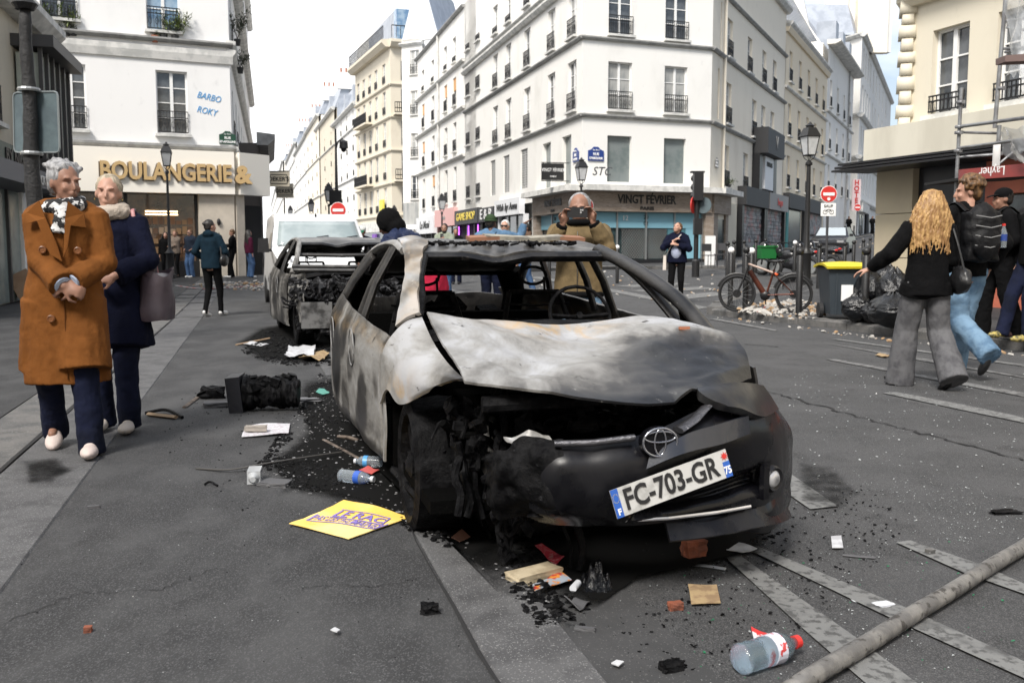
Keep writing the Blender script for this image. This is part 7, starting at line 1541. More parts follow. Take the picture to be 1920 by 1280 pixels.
b = MB(); b.box((q.x+.03, q.y-.06, D(0, 425, 30).z), (.26, .2, .5)); b.build('control_box', BLACK, o)
b = MB(); b.lathe([(.12, 0), (.12, .5), (.08, .55)], c=(q.x, q.y, gz(q.x, q.y)), n=12); b.build('pole_base', IRONP, o)
# bollards
def bollard_mesh(white):
    a = MB(); a.lathe([(.05, 0), (.05, .92), (.035, .94)], n=12); m1 = a.mesh('post', IRONP, 40); c_ = MB(); c_.ell((0, 0, .995), (.062, .062, .062), 12, 8); m2 = c_.mesh('ball', WHT if white else IRONP, True); return m1, m2
BMW, BMB = bollard_mesh(True), bollard_mesh(False)
def bollard(label, px, py, white=False, h=1., dz=.12, r_=1.):
    p = G(px, py, dz); o = thing('bollard', p, 0, label, 'bollard', 'iron bollards along the kerbs'); m1, m2 = BMW if white else BMB
    inst('post', m1, o, (0, 0, 0)); inst('ball', m2, o, (0, 0, 0)); o.scale = (r_, r_, h); return o
bollard('white-topped bollard seen through the bicycle front wheel', 1369, 569, True); bollard('white-topped bollard behind the bicycle handlebar', 1407, 573, True)
bollard('black bollard in front of the bicycle frame', 1397, 582, h=1.04); bollard('black bollard in front of the bicycle rear wheel', 1497, 593, h=1.03); bollard('black bollard standing among the rubbish bags', 1620, 604, h=1.04, r_=1.1)
bollard('small white-topped bollard right of the bicycle saddle', 1489, 522, True); bollard('thin black bollard left of the wheelie bin', 1534, 541); bollard('white-topped bollard left of the cardigan woman', 1157, 531, True, dz=0)
for k, (x, y) in enumerate(((1582, 530), (1599, 520), (1617, 512), (1630, 500), (1640, 492))): bollard(('first', 'second', 'third', 'fourth', 'fifth')[k]+' bollard of the row climbing behind the wheelie bin', x, y)
for k, (x, y) in enumerate(((1030, 523), (1048, 522))): bollard(('left', 'right')[k]+' one of two bollards left of the photographing man', x, y, dz=.1)
for k, (x, y) in enumerate(((1375, 520), (1394, 517), (1363, 530), (1416, 512), (1434, 508))): bollard(('bollard beside the terrace chairs, first in its row', 'second bollard of the row by the terrace chairs', 'bollard just left of the white-topped pair', 'third bollard of the row by the terrace chairs', 'fourth bollard of the row by the terrace chairs')[k], x, y)
for k, (x, y, Y) in enumerate(((1583, 448, 80), (1600, 447, 82), (1612, 447, 84))):
    q = D(x, 465, Y); q.z = gz(q.x, q.y); o = thing('bollard', q, 0, ('left', 'middle', 'right')[k]+' tiny far bollard near the officer up the side street', 'bollard', 'iron bollards along the kerbs'); inst('post', BMB[0], o, (0, 0, 0)); inst('ball', BMB[1], o, (0, 0, 0)); o.scale = (1.4, 1.4, 1)
# terrace chairs
def chair(label, px, py, rz):
    p = G(px, py, .12); o = thing('metal_chair', p, rz, label, 'chair', 'terrace chairs'); CM = MATS['post_grey']; b = MB(); b.T = WM(o); b.box((0, 0, .45), (.42, .42, .03)); b.build('seat', CM, o)
    b = MB(); b.T = WM(o); b.box((0, .2, .72), (.40, .02, .26)); b.build('backrest', CM, o)
    for sx in (-1, 1):
        for sy in (-1, 1): b = MB(); b.T = WM(o); b.cyl((sx*.19, sy*.19, 0), (sx*.18, sy*.18, .45 if sy < 0 else .84), .014, n=6); b.build('leg', CM, o)
chair('grey terrace chair nearer the traffic light', 1330, 503, .4); chair('grey terrace chair against the brown shop corner', 1352, 500, -.5)
q = G(1331, 497, .12); o = thing('menu_board', q, .2, 'white folded menu board between the terrace chairs', 'sign board'); b = MB(); b.T = WM(o); b.box((0, 0, .55), (.4, .06, 1.1)); b.build('board', WHT, o)
# ---- bicycle ----
RIMB = mat('bike_black', (.010, .010, .011), .4); FR_ = mat('bike_frame_copper', (.10, .028, .016), .3, .4, col2=(.04, .012, .008), scale=3); FRW = mat('bike_tube_pale', (.55, .42, .36), .3, .3); ORG = mat('orange_reflector', (.8, .12, .03), .4)
pf, pr_ = G(1381, 584, .12), G(1487, 586, .12); pf.z = pr_.z = (pf.z+pr_.z)/2; bd_ = (pf-pr_); Lb = bd_.length; sb_ = Lb/1.06
bk_ = thing('bicycle', (pf+pr_)/2, math.atan2(bd_.y, bd_.x), 'dark copper electric bicycle with grey pannier leaning by the corner kerb', 'bicycle'); bk_.scale = (sb_,)*3
Tb = WM(bk_)
def bt_(name, pts, r_, m_, par=None, n=8, **k): b = MB(); b.T = Tb; b.sweep([V(p) for p in pts], r_, n, **k); return b.build(name, m_, par or bk_, smooth=50)
for sx, nm in ((.53, 'front'), (-.53, 'rear')):
    w_ = bt_('wheel', [(sx+.335*math.cos(t*.1745), 0, .355+.335*math.sin(t*.1745)) for t in range(36)], .024, TYRE, closed=True, cap=False)
    bt_('rim', [(sx+.305*math.cos(t*.1745), 0, .355+.305*math.sin(t*.1745)) for t in range(36)], .010, RIMB, w_, 6, closed=True, cap=False)
    b = MB(); b.T = Tb
    for t in range(16): a = t*.3927+.1; b.sweep([V((sx+.02*math.cos(a+1), .02*(-1)**t, .355+.02*math.sin(a+1))), V((sx+.30*math.cos(a), 0, .355+.30*math.sin(a)))], .0022, 4)
    sp_ = b.build('spokes', MULL, w_)
    b = MB(); b.T = Tb; b.lathe([(0, -.05), (.05, -.05), (.05, .05), (0, .05)], c=(sx, 0, .355), n=12, axis='Y'); b.lathe([(0, .052), (.08, .052), (.08, .056), (0, .056)], c=(sx, 0, .355), n=16, axis='Y'); b.build('hub', RIMB, w_)
    bt_('mudguard', [(sx+.375*math.cos(t), 0, .355+.375*math.sin(t)) for t in [(.35+i*.16) if sx > 0 else (.3+i*.2) for i in range(13)]], [(.028, .006)]*13, RIMB)
bt_('down_tube', [(.30, 0, .80), (.02, 0, .36)], [(.032, .045), (.038, .055)], FR_); bt_('top_tube', [(.33, 0, .93), (-.14, 0, .76)], .022, FRW); bt_('seat_tube', [(-.02, 0, .33), (-.16, 0, .82)], .022, FR_); bt_('seat_post', [(-.16, 0, .82), (-.20, 0, .96)], .015, RIMB)
bt_('chain_stay', [(0, .03, .33), (-.53, .05, .355)], .014, FR_); bt_('seat_stay', [(-.15, .03, .74), (-.53, .05, .355)], .011, FR_); bt_('fork', [(.34, .0, .88), (.42, .045, .62), (.53, .05, .355)], [.02, .022, .016], RIMB); bt_('fork', [(.34, .0, .88), (.42, -.045, .62), (.53, -.05, .355)], [.02, .022, .016], RIMB)
bt_('handlebar_stem', [(.34, 0, .88), (.30, 0, 1.04), (.36, 0, 1.08)], .018, RIMB); bt_('handlebar', [(.30, -.32, 1.10), (.36, -.15, 1.09), (.37, .15, 1.09), (.30, .32, 1.10)], .014, RIMB)
b = MB(); b.T = Tb; b.ell((-.20, 0, .98), (.15, .06, .03), 12, 6); b.ell((-.29, 0, .985), (.07, .085, .035), 12, 6); b.build('saddle', RIMB, bk_, smooth=True)
b = MB(); b.T = Tb; b.ell((-.0, 0, .33), (.10, .05, .085), 12, 8); b.lathe([(0, -.06), (.09, -.06), (.09, -.05), (0, -.05)], c=(0, 0, .31), n=18, axis='Y'); b.build('motor', RIMB, bk_, smooth=True)
bt_('crank', [(0, -.07, .31), (-.02, -.08, .15), (-.02, -.16, .15)], .011, RIMB); bt_('kickstand', [(-.20, -.03, .33), (-.30, -.16, .01)], .009, MULL); bt_('rack', [(-.20, 0, .76), (-.70, 0, .78), (-.56, .06, .36)], .009, RIMB)
b = MB(); b.T = Tb; b.box((-.50, -.12, .60), (.36, .12, .32), taper=.9); b.build('pannier', mat('pannier_grey', (.07, .07, .075), .8, bump=.3), bk_); b = MB(); b.T = Tb; b.ell((-.20, -.03, .73), (.04, .03, .035)); b.build('strap_light', ORG, bk_, smooth=True)
# ---- wheelie bin ----
pb = G(1577, 597, .12); Yb = pb.y; o = thing('wheelie_bin', pb, R(-4), 'tall grey wheelie bin with a yellow lid on the right corner pavement', 'bin'); BG = mat('bin_grey', (.035, .045, .055), .5, bump=.1); YL = mat('bin_yellow', (.62, .50, .02), .45)
hb_ = 107*Yb/1808; wb = 72*Yb/1808; b = MB(); b.T = WM(o); z0, z1 = .08, hb_*.90
vs_ = [V((x*wb*.5*k, y*.36*k, z)) for z, k in ((z0, .80), (z1*.96, 1.0), (z1, 1.06)) for x, y in ((-1, -1), (1, -1), (1, 1), (-1, 1))]; b.add(vs_, [(3, 2, 1, 0)]+[(r_*4+j, r_*4+(j+1) % 4, r_*4+4+(j+1) % 4, r_*4+4+j) for r_ in range(2) for j in range(4)]+[(8, 9, 10, 11)]); b.build('bin_body', BG, o)
b = MB(); b.T = WM(o); b.patch(lambda u, v_: V(((u-.5)*wb*1.16, (v_-.5)*.86, z1+.02+.07*(1-(2*v_-1)**2)*(1-.3*(2*u-1)**2))), 10, 8, .035); b.build('lid', YL, o, smooth=40)
b = MB(); b.T = WM(o); b.box((-.02, -.355, z1*.52), (.17, .02, .24)); b.build('sticker', WHT, o)
for sx in (-1, 1): b = MB(); b.T = WM(o); b.lathe([(0, -.03), (.12, -.03), (.12, .03), (0, .03)], c=(sx*wb*.50, .12, .12), n=18, axis='X'); b.build('wheel', TYRE, o)
for sx in (-1, 1): b = MB(); b.T = WM(o); b.box((sx*wb*.3, -.363, z1*.5), (.015, .01, z1*.8)); b.build('rib', BG, o)
# ---- rubbish bags ----
BAGP = mat('bin_bag_plastic', (.004, .004, .005), .24, bump=.8, bscale=14, bdist=.02, spec=.45, col2=(.008, .009, .011), scale=4)
def rbag(label, px, py, w_, h, seed, d_=None, lean=0.):
    p = G(px, py, .12); o = thing('rubbish_bag', p, seed*1.3, label, 'rubbish bag', 'black rubbish bags heaped by the bin'); b = MB(); b.T = WM(o); d_ = d_ or w_*.8; sd = V((seed*3.3, seed, 1))
    def fn(u, v_):
        a = u*6.2832; prof = math.sin(math.pi*min(1, v_*1.04))**.55 if v_ < .8 else max(.1, math.sin(math.pi*.832)**.55*(1-(v_-.8)*4.2)); q = V((math.cos(a), math.sin(a), v_*2))
        rg = lambda s_, o: (1-abs(NZ.noise(q*s_+sd+V((o, 0, o))))*2.2); k = 1+.20*NZ.noise(q*1.5+sd)+.09*rg(2.6, 3)+.05*rg(6, 7)+.02*rg(13, 1); tie = .07*math.sin(a*5) if v_ > .9 else 0
        return V((w_/2*prof*k*math.cos(a)+lean*v_, d_/2*prof*k*math.sin(a), h*v_**.9+tie*.3))
    b.patch(fn, 72, 46); b.build('bag_body', BAGP, o, smooth=True); return o
rbag('upright black bag leaning on the wheelie bin, largest of the heap', 1629, 600, .55, .80, 1); rbag('knotted black bag on the left foot of the heap', 1606, 605, .42, .42, 2)
rbag('grey-lit tall bag behind the blond woman\'s hand', 1680, 606, .62, .80, 3, lean=.1); rbag('round black bag lowest at the kerb side of the heap', 1672, 616, .66, .48, 4); rbag('small bag between the bollard and the round bag', 1642, 608, .4, .34, 5); rbag('bag at the top back of the heap', 1655, 594, .6, .88, 6)
# green bins and motorbikes, dark car up the side street
GRB = mat('green_bin', (.015, .16, .04), .45)
for k, (x, y) in enumerate(((1436, 478),)):
    p = D(x, 465, 30.5); p.z = gz(p.x, p.y)+.12; o = thing('green_bin', p, .3, 'low bright green bin behind the parked bicycles', 'bin'); b = MB(); b.T = WM(o); b.box((0, 0, .62), (.5, .4, .36), taper=1.12); b.build('bin_body', GRB, o); b = MB(); b.T = WM(o); b.box((0, 0, .82), (.6, .5, .05)); b.build('lid', GRB, o)
MOTO = mat('scooter_black', (.012, .012, .014), .25, coat=.3); SEATM = mat('vinyl_seat', (.02, .02, .02), .6)
def moto(label, px, Y, rz, m_=MOTO):
    p = D(px, 465, Y); p.z = gz(p.x, p.y); o = thing('motorbike', p, rz, label, 'motorbike', 'motorbikes parked along the side street'); Tm = WM(o)
    for x in (-.68, .68):
        b = MB(); b.T = Tm; b.sweep([V((x+.26*math.cos(t*.3), 0, .31+.26*math.sin(t*.3))) for t in range(21)], .055, 8, closed=True, cap=False); w_ = b.build('wheel', TYRE, o, smooth=True); b = MB(); b.T = Tm; b.lathe([(0, -.03), (.2, -.03), (.2, .03), (0, .03)], c=(x, 0, .31), n=12, axis='Y'); b.build('rim', MULL, w_)
    b = MB(); b.T = Tm; b.ell((.25, 0, .68), (.36, .17, .17)); b.ell((.62, 0, .85), (.2, .16, .24)); b.ell((-.55, 0, .78), (.35, .14, .10)); b.ell((0, 0, .42), (.4, .17, .2)); b.cap((.62, 0, .9), (.70, 0, .35), .06, .05); b.cap((-.2, 0, .5), (-.68, 0, .31), .06, .05); blob('fairing', (lambda q: (setattr(q, 'v', [WI(o) @ v_ for v_ in q.v]), q)[1])(b), .035, m_, o, 1)
    b = MB(); b.T = Tm; b.ell((-.3, 0, .84), (.42, .15, .06)); b.build('seat', SEATM, o, smooth=True); b = MB(); b.T = Tm; b.sweep([V((.45, -.36, 1.05)), V((.55, 0, 1.08)), V((.45, .36, 1.05))], .018, 6); b.build('handlebar', BLACK, o)
    b = MB(); b.T = Tm; b.ell((-.85, 0, .78), (.04, .08, .04)); b.build('tail_light', REDS, o); b = MB(); b.T = Tm; b.ell((.80, 0, .88), (.05, .09, .08)); b.build('headlight', LENS, o)
moto('black scooter left of the tall lamp', 1468, 31, 2.5); moto('second scooter with red tail light left of the tall lamp', 1487, 30, 2.2); moto('motorbike just right of the tall lamp', 1527, 32, 2.2); moto('motorbike in front of the dark parked car', 1542, 34, 2.0)
p = D(1552, 465, 50); p.z = gz(p.x, p.y); o = thing('parked_car', p, math.atan2(E3.y, E3.x)-math.pi/2, 'dark parked car facing downhill on the side street', 'car'); Tc = WM(o)
prof = [(-.05, .3), (-.05, .6), (.1, .75), (1.0, .92), (1.75, 1.42), (3.2, 1.45), (4.0, 1.05), (4.2, .9), (4.2, .3)]; b = MB(); b.T = Tc; cc = [-1, -.9, 0, .9, 1]; vs_ = [(c*.9*(.78 if z > 1.2 else 1), y, z) for y, z in prof for c in cc]
b.add(vs_, [(i*5+j, i*5+j+1, i*5+6+j, i*5+5+j) for i in range(8) for j in range(4)]+[tuple(i*5 for i in range(9)), tuple(i*5+4 for i in range(9))[::-1]]); b.build('body', MOTO, o, smooth=30)
b = MB(); b.T = Tc; b.quad((-.76, 1.03, .98), (.76, 1.03, .98), (.64, 1.70, 1.41), (-.64, 1.70, 1.41)); b.build('windscreen', mat('windscreen_grey', (.4, .45, .48), .1), o)
for sx in (-1, 1):
    b = MB(); b.T = Tc; b.box((sx*.62, -.04, .66), (.34, .06, .12)); b.build('headlight', LENS, o); b = MB(); b.T = Tc; b.box((sx*1.0, 1.3, 1.0), (.18, .1, .14)); b.build('wing_mirror', BLACK, o)
    for y in (.75, 3.4): b = MB(); b.T = Tc; b.lathe([(0, -.1), (.32, -.1), (.32, .1), (0, .1)], c=(sx*.82, y, .32), n=18, axis='X'); b.build('wheel', TYRE, o)
# parked bicycles cluster behind
# ---- scaffolding ----
GALV = mat('galvanised_tube', (.26, .27, .28), .45, .5, col2=(.18, .18, .19), scale=7, bump=.2); sc_ = thing('scaffolding', D(1797, 465, 14.2)-V((0, 0, 1.2)), 0, 'galvanised scaffolding with a red platform beam wrapped in torn plastic sheeting', 'scaffolding')
def tube(a, c, r_=.026, m_=GALV, nm='tube'): b = MB(); b.cyl(a, c, r_, n=10); return b.build(nm, m_, sc_, smooth=40)
YS = 14.2; YB = 12.6
tube(D(1803, 165, YS), D(1786, 470, YS)); tube(D(1888, -30, YS-.2), D(1865, 240, YS-.2), .03); tube(D(1874, 235, YS-.2), D(1868, 330, YS-.2), .03)
tube(D(1797, 238, YS), D(1960, 216, YB)); tube(D(1797, 248, YS-.03), D(1870, 250, YS-.03), .02); tube(D(1797, 278, YS), D(1960, 256, YB), .022); tube(D(1797, 295, YS), D(1880, 289, YS-.2), .022); tube(D(1888, 40, YS), D(1960, 28, YB), .022); tube(D(1888, 52, YS), D(1960, 62, YB), .018); tube(D(1880, 92, YS), D(1960, 86, YB), .02); tube(D(1868, 312, YS), D(1900, 285, YS), .018); tube(D(1885, 98, YS-.1), D(1960, 86, YB), .02)
for px, py in ((1800, 192), (1797, 238), (1796, 249), (1795, 283), (1876, 166), (1870, 288)): q = D(px, py, YS-.02 if px < 1850 else YS-.22); b = MB(); b.lathe([(.045, -.02), (.05, 0), (.045, .02)], c=q, n=12); b.box(q+V((.03, -.03, 0)), (.05, .04, .05)); b.build('coupler', GALV, sc_)
RBEAM = mat('red_beam', (.30, .055, .05), .55, col2=(.24, .06, .06), scale=3); a, c = D(1800, 318, YS-.3), D(1990, 300, YB-.4); a2_, c2_ = D(1800, 338, YS-.3), D(1990, 326, YB-.4)
b = MB(); b.prism([a2_, c2_, c, a], (0, .05, 0)); pb_ = b.build('platform_beam', RBEAM, sc_); d_ = (c-a).normalized(); text(pb_, 'Layher', .17, frame((a*.45+c*.55+a2_*.0)*1.0+V((-.28, -.02, -.085)), -d_, (0, 0, -1)), WHT, ext=.002)
b = MB(); b.prism([a2_, c2_, c2_+V((0, 1.2, 0)), a2_+V((0, 1.2, 0))], (0, 0, .04)); b.build('platform_deck', BLACKM, sc_); b = MB(); b.prism([D(1885, 104, YB), D(1990, 96, YB-.5), D(1990, 112, YB-.5), D(1885, 116, YB)], (0, .25, 0)); b.build('upper_deck', mat('deck_brown', (.16, .11, .10), .7), sc_)
SHEET = mat('clear_sheeting', (.72, .74, .76), .25, alpha=.55, bump=.6, bscale=9, bdist=.03)
b = MB(); b.patch(crumple(net([[D(1872, 248, YS-.4), D(1905, 238, YB), D(1990, 225, YB-.4)], [D(1885, 275, YS-.5), D(1920, 265, YB-.1), D(1990, 262, YB-.5)], [D(1905, 305, YS-.6), D(1935, 300, YB-.2), D(1990, 310, YB-.6)]]), .10, 4, .03, 11), 24, 18); b.build('plastic_sheet', SHEET, sc_, smooth=True)
b = MB(); b.patch(crumple(net([[D(1885, -20, YS-.3), D(1925, -20, YB+.2)], [D(1890, 60, YS-.4), D(1930, 70, YB+.1)], [D(1885, 140, YS-.3), D(1930, 150, YB)]]), .08, 3, .02, 9), 18, 18); b.build('plastic_sheet', SHEET, sc_, smooth=True)
b = MB(); b.box(D(1868, 298, YS-.35), (.10, .02, .42), rx=.0); b.build('white_strip', WHT, sc_)
# cardboard box by the left shop
p = G(52, 566, PV); o = thing('cardboard_box', p, .5, 'torn brown cardboard box against the left shop window', 'box'); b = MB(); b.T = WM(o); b.box((-.05, 0, .33), (.42, .28, .62), ry=-.45); b.box((-.30, 0, .55), (.2, .26, .01), ry=.5); b.build('carton', mat('cardboard', (.36, .25, .17), .85, col2=(.30, .20, .13), scale=4), o)
# ---- window plants ----
LEAF = mat('leaf_green', (.05, .09, .02), .7, col2=(.10, .14, .03), scale=4); LEAFY = mat('leaf_yellow_green', (.16, .20, .05), .7, col2=(.08, .12, .03), scale=5); LEAFG = mat('leaf_grey_green', (.07, .09, .06), .7, col2=(.12, .13, .09), scale=5)
def plant(label, p, w_, h, m_, n_=160, pot=POTB, seed=1, leaf=.06, group=None, ph=.22):
    o = thing('potted_plant', p, 0, label, 'plant', group); rd = random.Random(seed); b = MB(); b.T = WM(o); b.lathe([(.09, 0), (.13, ph), (.12, ph)], n=10); b.build('pot', pot, o)
    b = MB(); b.T = WM(o); tips = []
    for k in range(9): a = rd.uniform(0, 6.28); t = V((w_*.5*math.cos(a)*rd.uniform(.3, 1), w_*.35*math.sin(a), h*rd.uniform(.6, 1))); tips.append(t); b.sweep([V((0, 0, ph)), t*.5+V((0, 0, .1)), t], .006, 4)
    st = b.build('stems', mat('stem_brown', (.06, .045, .03), .8), o); b = MB(); b.T = WM(o)
    for k in range(n_):
        t = rd.choice(tips); q = V((0, 0, ph)).lerp(t, rd.uniform(.35, 1.05))+V((rd.gauss(0, w_*.07), rd.gauss(0, w_*.07), rd.gauss(0, w_*.06))); d = V((rd.uniform(-1, 1), rd.uniform(-1, 1), rd.uniform(-.6, .8))).normalized(); s_ = d.cross(V((0, 0, 1))).normalized()*leaf*.16; L_ = leaf*rd.uniform(.8, 1.8)
        b.add([q, q+d*L_*.5+s_, q+d*L_, q+d*L_*.5-s_], [(0, 1, 2, 3)])
    lv = b.build('leaves', m_, o); lv['kind'] = 'stuff'; return o
A, B = B0, B1
def wp(px, py, out=.05): u = at_px(A, B, px); return fp(A, B, u, zp(A, B, u, py), out)
plant('tall yellow-green plant in the black pot on the bakery window ledge', wp(341, 90), 1.05, 1.1, LEAFY, 320, POTB, 3, .16); plant('small plant in a terracotta pot left of the yellow-green plant', wp(304, 90), .3, .35, LEAF, 80, POTT, 4, .08); plant('low green plant between the two pots on the bakery window', wp(320, 88), .4, .4, LEAFY, 110, POTB, 5, .08)
plant('bushy dark plant at the left upper bakery window', wp(108, 76), .45, .95, LEAF, 260, POTB, 6, .10); plant('yellowish bamboo plant at the left upper bakery window', wp(143, 78), .7, .95, LEAFY, 300, POTB, 7, .13); plant('grey-green trailing plant in the middle of the left upper window', wp(124, 78), .55, .45, LEAFG, 200, POTB, 8, .07); plant('dark round plant in a black pot at the left window edge', wp(155, 78), .35, .4, LEAFG, 120, POTB, 9, .07)
q = fp(B1, Bs, 1.2, 8.4, .25); plant('shaggy plant hanging outside the bakery side windows', q, .8, 1.3, LEAFG, 320, POTB, 11, .14)
q = fp(B1, Bs, 2.2, 7.6, .3); plant('lower straggly plant on the bakery side ledge', q, .7, .9, LEAFG, 220, POTB, 12, .14)
u = at_px(C2, C2+E3*17, 1358); plant('flowering window box plant low on the cream wing', fp(C2, C2+E3*17, u, 4.0, .15), .9, .4, LEAF, 160, POTB, 13, .09, ph=.12)

# ---------------- litter and wreckage on the ground ----------------
def GP(px, py, z=PV): p = G(px, py, z); p.z = gz(p.x, p.y)+z; return p
PAPER = mat('paper_white', (.52, .53, .55), .7, col2=(.38, .38, .40), scale=18); WOODB = mat('burnt_wood', (.05, .038, .03), .8, col2=(.14, .11, .09), scale=12, bump=.5); WOODP = mat('pale_wood', (.26, .18, .11), .8, bump=.3)
SLATE = mat('slate_scrap', (.075, .075, .08), .7, bump=.4); BRK = mat('brick_red', (.24, .07, .035), .85, col2=(.15, .05, .03), scale=20, bump=.7, bscale=50); CARDB = mat('cardboard_tan', (.36, .26, .14), .85, col2=(.24, .16, .09), scale=20)
def sheet(name, label, cat, pts, m_, z=PV, lift=.01, n=8, cr_=.008, group=None, th=.003, extra=None):
    P_ = [GP(x, y, z) for x, y in pts]; c = sum(P_, V((0, 0, 0)))/len(P_); o = thing(name, c, 0, label, cat, group)
    a, b_, c_, d_ = P_; b = MB()
    def fn(u, v_): p = a*(1-u)*(1-v_)+b_*u*(1-v_)+c_*u*v_+d_*(1-u)*v_; q = p*7; return p+V((0, 0, lift+abs(NZ.noise(q))*cr_*2+(extra(u, v_) if extra else 0)))
    b.patch(fn, n, n, th); s_ = b.build('sheet', m_, o, smooth=50); return o, fn, s_
YP = mat('poster_yellow', (.78, .52, .10), .6, col2=(.82, .64, .26), scale=2.2, lo=.42, hi=.6); VIO = mat('poster_violet', (.20, .15, .48), .6)
yo, yf, ys = sheet('poster', 'yellow printed placard lying on the asphalt beside the wreck', 'poster', ((542, 985), (654, 1013), (769, 973), (645, 949)), YP, lift=.008, n=16, cr_=.004, extra=lambda u, v_: .02*v_*v_*(1-u)+.018*math.exp(-((u-.5)*3)**2)*(v_)*.6)
o_, ux, uy = yf(0, .0), yf(1, 0)-yf(0, 0), yf(0, 1)-yf(0, 0)
# print on the placard, in placard coordinates: x along the left edge pair, y across
def yx(px, py):                       # placard u,v under a photo pixel
    best = None
    for i in range(41):
        for j in range(41):
            p = yf(i/40, j/40); d = p-V((0, 0, CH)); cy = d.y*CT-d.z*ST; X_ = 960+1800*d.x/cy; Y_ = 640-1800*(d.y*ST+d.z*CT)/cy; e = (X_-px)**2+(Y_-py)**2
            if best is None or e < best[0]: best = (e, i/40, j/40)
    return best[1], best[2]
def ptext2(s_, quad_, bold=.02):      # text fitted in a four-sided area of the print
    cu = bpy.data.curves.new('lettering', 'FONT'); cu.body = s_; cu.size = 1; cu.resolution_u = 2; cu.offset = bold; t = bpy.data.objects.new('t', cu); COL.objects.link(t); bpy.context.view_layer.update()
    me = bpy.data.meshes.new_from_object(t.evaluated_get(bpy.context.evaluated_depsgraph_get())); bpy.data.objects.remove(t)
    xs = [v_.co.x for v_ in me.vertices]; ys_ = [v_.co.y for v_ in me.vertices]; x0, x1, y0, y1 = min(xs), max(xs), min(ys_), max(ys_)
    bl, br_, tr2, tl2 = [V((*yx(*q), 0)) for q in quad_]
    for q in me.vertices:
        a, c = (q.co.x-x0)/(x1-x0), (q.co.y-y0)/(y1-y0); w_ = bl*(1-a)*(1-c)+br_*a*(1-c)+tr2*a*c+tl2*(1-a)*c; q.co = WI(yo) @ (yf(w_.x, w_.y)+V((0, 0, .0035)))
    me.materials.clear(); me.materials.append(VIO); o = bpy.data.objects.new('lettering', me); COL.objects.link(o); o.parent = yo
ptext2('LE RAC', ((622, 968), (715, 982), (727, 974), (642, 957))); ptext2('PAS LES HUMAINES', ((580, 974), (708, 999), (724, 988), (597, 967)), .012)
for a, c in (((618, 970), (715, 984)), ((715, 984), (731, 973)), ((731, 973), (642, 956)), ((574, 975), (706, 1001)), ((706, 1001), (731, 988)), ((596, 965), (574, 975))):
    p, q = yx(*a), yx(*c); b = MB(); b.sweep([yf(p[0]+(q[0]-p[0])*t/8, p[1]+(q[1]-p[1])*t/8)+V((0, 0, .003)) for t in range(9)], [(.004, .0008)]*9, 4, up=(0, 0, 1)); b.build('print_line', VIO, yo)
# bottles
CLEARG = mat('clear_glass', (.75, .78, .80), .06, trans=.85); CAPW = mat('cap_white', (.6, .62, .66), .4); BLUEL = mat('label_blue', (.03, .10, .45), .4)
def bottle(label, px, py, L_, r_, rz, z=PV, m_=PET, capm=CAPW, lab=None, square=False, name='bottle'):
    p = GP(px, py, z)+V((0, 0, r_)); o = thing(name, p, rz, label, 'bottle'); b = MB(); b.T = WM(o)
    if square: b.box((-.03, 0, 0), (L_*.62, r_*1.9, r_*1.9)); b.lathe([(r_*.9, L_*.31-.03), (r_*.35, L_*.40-.03), (r_*.3, L_*.5-.03), (r_*.4, L_*.52-.03)], n=16, axis='X')
    else:
        pr = [(0, -L_*.5), (r_*.8, -L_*.5), (r_, -L_*.46)]+[(r_*(1-.05*(k % 2)), -L_*.42+k*L_*.055) for k in range(10)]+[(r_*.98, L_*.16), (r_*.8, L_*.28), (r_*.4, L_*.38), (r_*.34, L_*.45)]; b.lathe(pr, n=20, axis='X')
    b.build('bottle_body', m_, o, smooth=50)
    if capm: b = MB(); b.T = WM(o); b.lathe([(0, L_*.43), (r_*.44, L_*.43), (r_*.44, L_*.51), (0, L_*.51)], n=14, axis='X'); b.build('cap', capm, o)
    if lab: b = MB(); b.T = WM(o); b.lathe([(r_*1.015, -L_*.02), (r_*1.015, L_*.14)], n=20, axis='X'); b.build('label_band', lab, o)
    return o
bottle('square clear glass bottle lying with its neck towards the camera', 477, 905, .20, .034, R(-80), m_=mat('frosted_glass', (.62, .64, .66), .15, trans=.45), square=True, capm=None)
bottle('clear plastic water bottle with blue band by the ash pile', 669, 907, .20, .034, R(-25), lab=BLUEL); bottle('small crushed water bottle with blue film beside the wheel', 690, 876, .15, .032, R(170), lab=mat('film_blue', (.08, .3, .6), .3), capm=CAPW)
BBL = mat('blue_tint_plastic', (.55, .72, .82), .08, trans=.92, bump=.6, bscale=18); bo = bottle('crushed blue-tinted drink bottle with red cap at the bottom right', 1441, 1246, .24, .044, R(32), 0, m_=BBL, capm=REDS, lab=mat('label_pale', (.6, .6, .68), .4, col2=(.5, .05, .05), scale=22, lo=.55, hi=.57))
sheet('label_scrap', 'torn red and white bottle label behind the blue-tinted bottle', 'litter', ((1415, 1222), (1450, 1232), (1448, 1207), (1408, 1195)), mat('label_redwhite', (.62, .6, .62), .5, col2=(.55, .03, .03), scale=24, lo=.5, hi=.53), 0, .03, 8, .02)
# metal pipe
a, c = GP(1478, 1296, .035), GP(1960, 998, .035); o = thing('metal_pipe', a, 0, 'long galvanised metal pipe lying across the road markings', 'pipe'); b = MB(); b.sweep([a.lerp(c, t/20)+V((0, 0, .002*math.sin(t))) for t in range(21)], .027, 18); b.build('tube', mat('weathered_pipe', (.16, .155, .15), .5, .4, col2=(.26, .25, .235), scale=10, col3=(.07, .065, .06), scale3=24, bump=.4, bscale=60), o, smooth=True)
